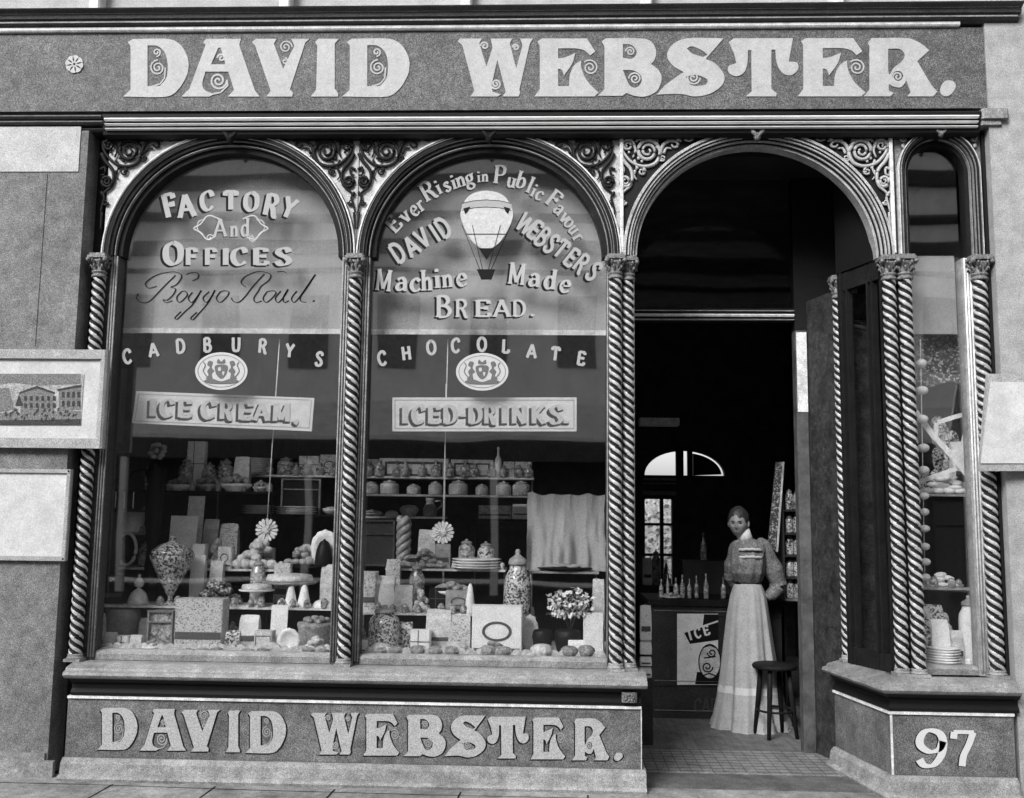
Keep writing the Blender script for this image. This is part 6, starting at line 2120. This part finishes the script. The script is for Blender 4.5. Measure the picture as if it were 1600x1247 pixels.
# ================================================================== the woman in the doorway
PY = 1.583
PS = (at(1174, 1000, PY).z - at(1174, 1135, PY).z) / 135
base = at(1174, 1135, PY)
BX, BZ = base.x, .072
wm = thing('person', (BX, PY, BZ), 'woman in a grey blouse, white collar and long pale skirt standing in the doorway', 'person')
V3 = lambda u, v, y=0: Vector((BX + (u - 1174) * PS, PY + y, BZ + (1135 - v) * PS))


def ring(u, v, rx, ry, y=0, n=24, tilt=0):
    c = V3(u, v, y)
    return [c + Vector((rx * cos(2 * pi * i / n), ry * sin(2 * pi * i / n), tilt * rx * cos(2 * pi * i / n))) for i in range(n)]


def remeshed(mb, name, mats, parent, vox):
    o = mb.build(name, mats, parent)
    md = o.modifiers.new('join', 'REMESH')
    md.mode = 'VOXEL'
    md.voxel_size = vox
    md.use_smooth_shade = True
    sm = o.modifiers.new('smooth', 'SMOOTH')
    sm.iterations = 3
    sm.factor = .4
    bpy.context.view_layer.update()
    dg = bpy.context.evaluated_depsgraph_get()
    me = bpy.data.meshes.new_from_object(o.evaluated_get(dg))
    o.modifiers.clear()
    o.data = me
    for p in me.polygons:
        p.use_smooth = True
    return o


mb = MB()
# legs, trunk, neck as one tapering body under the clothes
mb.loft([ring(1174, 1010, .13, .10), ring(1173, 950, .13, .10), ring(1172, 907, .09, .08), ring(1172, 872, .10, .09), ring(1174, 852, .12, .085), ring(1172, 843, .10, .07), ring(1169, 838, .045, .045, -.005), ring(1164, 826, .04, .042, -.02)])
for s in (-1, 1):
    mb.loft([ring(1174 + s * 13, 1132, .035, .05), ring(1174 + s * 13, 1122, .036, .04), ring(1174 + s * 13, 1075, .05, .05), ring(1174 + s * 13, 1000, .075, .075)])
    mb.ball(V3(1174 + s * 13 - 4, 1131, -.07), .04, .11, .03)
# head: oval turned to the street and a little to the left
HC = V3(1157, 813, -.035)
fw = Vector((-.36, -.92, -.12)).normalized()
rt = Vector((0, 0, 1)).cross(fw).normalized() * -1
rt = fw.cross(Vector((0, 0, 1))).normalized()
upv = rt.cross(fw)
n, k = 40, 34
rings = []
for j in range(1, k):
    ph = -pi / 2 + pi * j / k
    row = []
    for i in range(n):
        a = 2 * pi * i / n
        x, y, z = cos(ph) * sin(a), cos(ph) * cos(a), sin(ph)      # x right, y forward
        w = .070 * (1 - .24 * max(0, -z) ** 1.5)
        d = .086 * (1 - .06 * max(0, -z))
        f = 0
        if y > 0:
            g = lambda cx_, cz_, sx_, sz_: math.exp(-((x - cx_) / sx_) ** 2 - ((z - cz_) / sz_) ** 2)
            f += .020 * g(0, -.22, .12, .16) + .010 * g(0, .02, .10, .25)     # nose
            f -= .013 * (g(-.38, .06, .2, .12) + g(.38, .06, .2, .12))         # eye sockets
            f += .005 * g(0, .22, .6, .10)                                     # brow
            f += .006 * g(0, -.52, .26, .06) + .005 * g(0, -.62, .24, .06) - .003 * g(0, -.57, .3, .03)   # lips
            f += .009 * g(0, -.86, .3, .14)                                    # chin
            f += .004 * (g(-.5, -.2, .25, .2) + g(.5, -.2, .25, .2))           # cheeks
        row.append(HC + rt * (w * x) + fw * (d * y + f) + upv * (.103 * z))
    rings.append(row)
mb.loft(rings)
for s in (-1, 1):                                    # ears
    mb.ball(HC + rt * (s * .070) - fw * .005 + upv * -.008, .012, .016, .026)


def hand(mb, wrist, d, side, curl):
    """palm with four bent fingers and a thumb; d = direction of the fingers, side = towards the thumb, curl = palm side"""
    d, side, curl = d.normalized(), side.normalized(), curl.normalized()
    q = wrist
    rings_ = []
    for t, w_, th_ in ((-.01, .020, .018), (.02, .028, .016), (.05, .036, .015), (.075, .036, .013)):
        c = q + d * t
        rings_.append([c + side * (w_ * cos(2 * pi * i / 12)) + curl * (th_ * sin(2 * pi * i / 12)) for i in range(12)])
    mb.loft(rings_)
    for f, L_ in enumerate((.062, .072, .068, .052)):
        b0 = q + d * .070 + side * (.027 - .018 * f)
        p1 = b0 + (d * .8 + curl * .35).normalized() * L_ * .45
        p2 = p1 + (d * .5 + curl * .85).normalized() * L_ * .32
        p3 = p2 + (d * .1 + curl * 1).normalized() * L_ * .25
        mb.tube([b0 - d * .012, b0, p1, p2, p3], [.0085, .009, .0082, .0075, .006], 8)
    t0 = q + d * .025 + side * .026
    t1 = t0 + (side * .7 + d * .7).normalized() * .035
    mb.tube([t0 - side * .012, t0, t1, t1 + (d + curl * .4).normalized() * .028], [.011, .0105, .009, .007], 8)


def arm(mb, pts, rad, wrist_dir, side, curl):
    mb.tube(pts, rad, 12)
    hand(mb, pts[-1], wrist_dir, side, curl)


AR = [V3(1196, 850, .0), V3(1212, 880, .03), V3(1225, 912, .05), V3(1216, 926, .05), V3(1204, 931, .03)]
AL = [V3(1155, 852, .0), V3(1149, 876, .03), V3(1146, 897, .06), V3(1151, 908, .085), V3(1159, 915, .10)]
arm(mb, AR, [.045, .042, .036, .030, .024], Vector((-1, .25, -.1)), Vector((0, -.2, 1)), Vector((.1, 1, 0)))
arm(mb, AL, [.032, .032, .030, .027, .022], Vector((.9, .3, -.4)), Vector((0, -.3, 1)), Vector((.1, 1, 0)))
body = remeshed(mb, 'body', [M_SKIN], wm, .0042)
# eyes, brows, mouth
for s in (-1, 1):
    mb = MB()
    mb.ball(HC + rt * (s * .026) + fw * .0695 + upv * .006, .0095, .0085, .0045)
    mb.build('eye', M_BLACK, wm)
    mb = MB()
    mb.tube([HC + rt * (s * u) + fw * f_ + upv * z for u, f_, z in ((.012, .084, .020), (.026, .081, .025), (.040, .071, .021))], [.002, .0028, .0015], 5)
    mb.build('eyebrow', M_HAIR, wm)
mb = MB()
mb.tube([HC + rt * u + fw * f_ + upv * -.058 for u, f_ in ((-.02, .070), (-.008, .079), (0, .0805), (.008, .079), (.02, .070))], [.0012, .0022, .0024, .0022, .0012], 5)
mb.build('mouth', mat('lip', .16, .5, .3), wm)
# hair: drawn back from the forehead, rolled up on the crown
mb = MB()
rr = []
hc = HC - fw * .013 + upv * .018
for j in range(1, 22):
    ph = -pi / 2 + pi * j / 22
    row = []
    for i in range(n):
        a = 2 * pi * i / n
        z = sin(ph)
        lump = 1 + .030 * sin(5 * a + 9 * z) + .02 * sin(11 * a - 5 * z)
        row.append(hc + rt * (.077 * lump * cos(ph) * sin(a)) + fw * (.090 * lump * cos(ph) * cos(a)) + upv * (z * (.108 if z > 0 else .074)))
    rr.append(row)
mb.loft(rr)
for x, y, z, r in ((0, -.075, .03, .036), (.022, -.075, .055, .026), (-.024, -.075, .05, .028), (.0, -.06, .095, .03)):
    mb.ball(HC + rt * x + fw * y + upv * z, r, r, r * .9, n=16, k=12)
remeshed(mb, 'hair', [M_HAIR], wm, .005)
# collar
mb = MB()
mb.loft([ring(1170, 842, .056, .056, -.008, tilt=.15), ring(1167, 834, .051, .052, -.015, tilt=.3), ring(1164, 826, .049, .05, -.022, tilt=.45)])
mb.build('collar', mat('white_linen', .8, .8, .2, ((200, .06),)), wm)
# blouse: pouched front, yoke bands and full sleeves
mb = MB()
rr = []
for u, v, rx, ry, y in ((1172, 909, .092, .085, 0), (1172, 903, .105, .10, -.01), (1171, 893, .120, .118, -.025), (1171, 878, .122, .122, -.03), (1172, 866, .124, .114, -.022), (1174, 854, .132, .10, -.01), (1174, 846, .120, .085, -.005), (1172, 841, .075, .066, -.006), (1170, 838, .058, .055, -.008)):
    row = ring(u, v, rx, ry, y, 40)
    c = V3(u, v, y)
    row = [c + (p - c) * (1 + (.05 if v > 862 else .018) * cos(i * 2 * pi / 40 * 9 + v * .03)) for i, p in enumerate(row)]
    rr.append(row)
mb.loft(rr)
for pts, rads in ((AR, [.056, .070, .066, .050, .036]), (AL, [.046, .054, .050, .042, .032])):
    P = [pts[0] + Vector((0, 0, .012))] + pts[1:]
    full = []
    fr = []
    for i in range(len(P) - 1):
        for q in range(4):
            full.append(P[i].lerp(P[i + 1], q / 4))
            fr.append((rads[i] + (rads[i + 1] - rads[i]) * q / 4) * (1 + .09 * sin((i * 4 + q) * 1.5) + .05 * sin((i * 4 + q) * 3.1)))
    full.append(P[-1])
    fr.append(rads[-1])
    mb.tube([pts[0] - (pts[1] - pts[0]) * .35] + full, [.03] + fr, 14)
blouse = remeshed(mb, 'blouse', [M_BLOUSE], wm, .0055)
for v, w_ in ((855, .009), (867, .009)):
    mb = MB()
    pts = [V3(1172, v, -.02) + Vector((.124 * sin(t), -.116 * cos(t) * (1 if v < 860 else 1.06), .004 * cos(t * 3) + .002 * sin(t * 17))) for t in [-.72 + 1.44 * i / 14 for i in range(15)]]
    vs = []
    for p in pts:
        o_ = Vector((p.x - BX, p.y - PY, 0)).normalized() * .006
        vs += [p + Vector((0, 0, -w_)) + o_, p + Vector((0, 0, w_)) + o_, p + Vector((0, 0, w_)) - o_, p + Vector((0, 0, -w_)) - o_]
    fs = [(4 * i + a, 4 * i + b_, 4 * i + 4 + b_, 4 * i + 4 + a) for i in range(14) for a, b_ in ((0, 1), (1, 2), (2, 3), (3, 0))]
    mb.add(vs, fs + [(0, 1, 2, 3), (56, 57, 58, 59)], 0, True)
    mb.build('yoke_band', mat('band_lace', .6, .8, .2, ((200, .2),)), wm)
mb = MB()
mb.loft([ring(1172, 913, .098, .090), ring(1172, 905, .097, .089)])
mb.build('belt', M_BLACK, wm)
# skirt
mb = MB()
rr = []
zsk = [(910, 1172, .094, .09), (918, 1172, .112, .105), (930, 1172, .130, .122), (960, 1171, .152, .142), (1000, 1171, .172, .160), (1050, 1171, .198, .182), (1090, 1172, .226, .206), (1115, 1172, .248, .222), (1134, 1173, .264, .232)]
nn = 96
for v, u, rx, ry in zsk:
    c = V3(u, v)
    am = .13 * ((v - 905) / 230) ** .7
    row = []
    for i in range(nn):
        a = 2 * pi * i / nn
        f = 1 + am * (cos(9 * a + .6 * sin(v * .015) + .9 * sin(2 * a + 1)) * .55 + .40 * cos(17 * a + 1 + 1.4 * sin(a)) + .35 * cos(5 * a + 2))
        row.append(c + Vector((rx * f * cos(a), ry * f * sin(a), 0)))
    rr.append(row)
mb.loft(rr)
mb.build('skirt', M_SKIRT, wm)
mb = MB()
rr = []
for v, rx, ry in ((1069, .2115, .1940), (1080, .2193, .2000)):
    c = V3(1172, v)
    am = .13 * ((v - 905) / 230) ** .7
    for off in (0,):
        rr.append([c + Vector((rx * 1.008 * (1 + am * (cos(9 * a + .6 * sin(v * .015) + .9 * sin(2 * a + 1)) * .55 + .40 * cos(17 * a + 1 + 1.4 * sin(a)) + .35 * cos(5 * a + 2))) * cos(a), ry * 1.008 * (1 + am * (cos(9 * a + .6 * sin(v * .015) + .9 * sin(2 * a + 1)) * .55 + .40 * cos(17 * a + 1 + 1.4 * sin(a)) + .35 * cos(5 * a + 2))) * sin(a), 0)) for a in [2 * pi * i / nn for i in range(nn)]])
mb.loft(rr, 0, False)
mb.build('skirt_trim', mat('trim_white', .68, .8, .2, ((200, .15),)), wm)
mb = MB()
rr = []
for v, k_ in ((1120, 1.012), (1127, 1.035), (1132, 1.02), (1136, 1.05)):
    am = .13 * ((v - 905) / 230) ** .7
    t_ = (v - 1115) / 19
    rx, ry = .248 + .016 * t_, .222 + .010 * t_
    row = []
    for i in range(192):
        a = 2 * pi * i / 192
        f = (1 + am * (cos(9 * a + .6 * sin(v * .015) + .9 * sin(2 * a + 1)) * .55 + .40 * cos(17 * a + 1 + 1.4 * sin(a)) + .35 * cos(5 * a + 2))) * k_ * (1 + .012 * (v > 1125) * cos(48 * a))
        row.append(V3(1173, v) + Vector((rx * f * cos(a), ry * f * sin(a), 0)))
    rr.append(row)
mb.loft(rr, 0, False)
mb.build('hem_frill', M_SKIRT, wm)

# ================================================================== boards on the side walls
FYY = -.115
t = thing('picture_frame', (xat(80, FYY, 690), FYY, zat(700, FYY, 80)), 'large framed engraving hung on the left pier, overlapping the first column', 'picture')
fo = [xat(-70, FYY, 620), xat(163, FYY, 620), zat(700, FYY, 90), zat(546, FYY, 90)]
e = .058
mb = MB()
for a, b_, c, d in ((fo[0], fo[1], fo[3] - e * .95, fo[3]), (fo[0], fo[1], fo[2], fo[2] + e)):
    mb.box(a, b_, FYY, FYY + .05, c, d, 0, .012)
for a, b_ in ((fo[0], fo[0] + e), (fo[1] - e * .75, fo[1])):
    mb.box(a, b_, FYY + .001, FYY + .05, fo[2] + e + .0005, fo[3] - e * .95 - .0005, 0, .012)
mb.build('frame', mat('frame_grey', .33, .5, .3, ((180, .3), (12, .2)), grain=.35), t)
mb = MB()
mb.box(fo[0] + e * .9, fo[1] - e * .7, FYY + .02, FYY + .045, fo[2] + e * .9, fo[3] - e * .85)
mb.build('mount', mat('mount_white', .52, .8, .2, ((190, .14), (8, .12)), grain=.15), t)
px_, pz_ = [xat(x, FYY, 620) for x in (-20, 127)], [zat(y, FYY, 90) for y in (664, 584)]
mb = MB()
mb.box(px_[0], px_[1], FYY + .0165, FYY + .021, pz_[0], pz_[1])
mb.build('engraving', mat('engraving', .34, .8, .2, ((120, .35), (26, .3)), grain=.4), t)
fnf = lambda u, v: (lambda q: (q.x, q.z))(at(u, v, FYY + .016))
M_E1, M_E2 = mat('engraved_mid', .17, .8, .2, ((120, .5),), grain=.4), mat('engraved_dark', .05, .8, .2, ((120, .5),), grain=.4)
mb = MB()
yE = FYY + .0158
for j, (p, m_) in enumerate((([(-20, 584), (126, 584), (126, 600), (60, 603), (20, 598), (-20, 604)], 0), ([(-20, 646), (126, 642), (126, 655), (-20, 657)], 0), ([(32, 612), (58, 604), (84, 612), (84, 642), (32, 645)], 0), ([(92, 608), (126, 602), (126, 640), (92, 642)], 0), ([(-20, 608), (14, 606), (22, 640), (-20, 646)], 0),
                             ([(30, 613), (58, 603), (86, 613), (86, 616), (58, 607), (30, 616)], 1), ([(90, 608), (127, 601), (127, 605), (90, 611)], 1), ([(-20, 657), (126, 655), (126, 664), (-20, 664)], 1), ([(24, 634), (30, 616), (36, 634)], 1))):
    mb.holed([p], fnf, yE - .0003 * j, .0002, m_)
for a in range(38, 84, 9):
    for v in (619, 630):
        mb.holed([[(a, v), (a + 4, v), (a + 4, v + 7), (a, v + 7)]], fnf, yE - .0032, .0002, 1)
for a in range(97, 126, 8):
    for v in (613, 627):
        mb.holed([[(a, v), (a + 4, v - 1), (a + 4, v + 8), (a, v + 8)]], fnf, yE - .0032, .0002, 1)
rnd = random.Random(3)
for q in range(46):
    u, v = rnd.uniform(-18, 122), rnd.uniform(642, 660)
    mb.ribbon([(u, v), (u + rnd.uniform(1, 3), v - rnd.uniform(2, 6))], 1.4, fnf, yE - .0036 - .00002 * q, .0002, 1)
mb.build('engraved_view', [M_E1, M_E2], t)
t = thing('notice_board', (xat(60, -.08, 870), -.08, zat(880, -.08, 60)), 'white notice board in a thin grey frame below the framed engraving', 'notice board')
no = [xat(-60, -.08, 800), xat(108, -.08, 800), zat(876, -.08, 60), zat(733, -.08, 60)]
mb = MB()
mb.box(no[0] + .02, no[1] - .02, -.078, -.062, no[2] + .02, no[3] - .02)
mb.build('sheet', mat('notice_white', .54, .8, .2, ((190, .14), (14, .10), (4, .10)), grain=.15), t)
mb = MB()
for a, b_, c, d in ((no[0], no[1], no[3] - .022, no[3]), (no[0], no[1], no[2], no[2] + .026)):
    mb.box(a, b_, -.092, -.0605, c, d, 0, .004)
for a, b_ in ((no[0], no[0] + .024), (no[1] - .026, no[1])):
    mb.box(a, b_, -.091, -.0605, no[2] + .0265, no[3] - .0225, 0, .004)
mb.build('frame', mat('frame_grey', .36), t)
mb = MB()
mb.box(xat(-60, -.07, 230), xat(124, -.07, 230), -.066, -.0602, zat(268, -.066, 80), zat(198, -.066, 80))
tag(mb.build('blank_bill', mat('old_bill', .46, .85, .15, ((190, .22), (9, .15)), grain=.25)), 'pale blank bill pasted high on the left pier under the fascia', 'bill')
mb = MB()
mb.box(xat(62, -.066, 400), xat(64.5, -.066, 400), -.0645, -.0602, zat(540, -.066, 60), zat(271, -.066, 60))
tag(mb.build('wall_batten', M_WALL), 'thin upright batten on the left pier above the framed engraving', 'batten')
for t_, (xa, xb, za, zb), yy_ in ((bpy.data.objects['notice_board'], no, -.094),):
    for x in (xa + .20, xb - .013):
        for z in (za + .013, zb - .011):
            mb = MB()
            mb.ball((x, yy_, z), .006, .004, .006, n=8, k=5)
            mb.build('nail', M_BLACK, t_)
# the turned board on the right pier
ry_ = -.12
t = thing('picture_frame', (xat(1575, ry_, 730), ry_, zat(738, ry_, 1570)), 'white mounted board in a grey frame on the right pier, overlapping the last column', 'picture')
q = [at(1544, 584, -.12), at(1690, 584, -.09), at(1690, 736, -.09), at(1531, 736, -.16)]
mb = MB()
mb.add([(p.x, p.y, p.z) for p in q] + [(p.x, p.y + .03, p.z) for p in q], [(0, 1, 2, 3), (7, 6, 5, 4)] + [(i, 4 + i, 4 + (i + 1) % 4, (i + 1) % 4) for i in range(4)])
mb.build('frame', mat('frame_grey', .36), t)
q = [at(1548, 597, -.125), at(1680, 597, -.095), at(1680, 724, -.095), at(1533, 724, -.165)]
mb = MB()
mb.add([(p.x, p.y - .0, p.z) for p in q] + [(p.x, p.y + .008, p.z) for p in q], [(0, 1, 2, 3), (7, 6, 5, 4)] + [(i, 4 + i, 4 + (i + 1) % 4, (i + 1) % 4) for i in range(4)])
mb.build('sheet', mat('notice_white', .70), t)

for _o in bpy.data.objects:
    if '_w' in _o:
        del _o['_w']
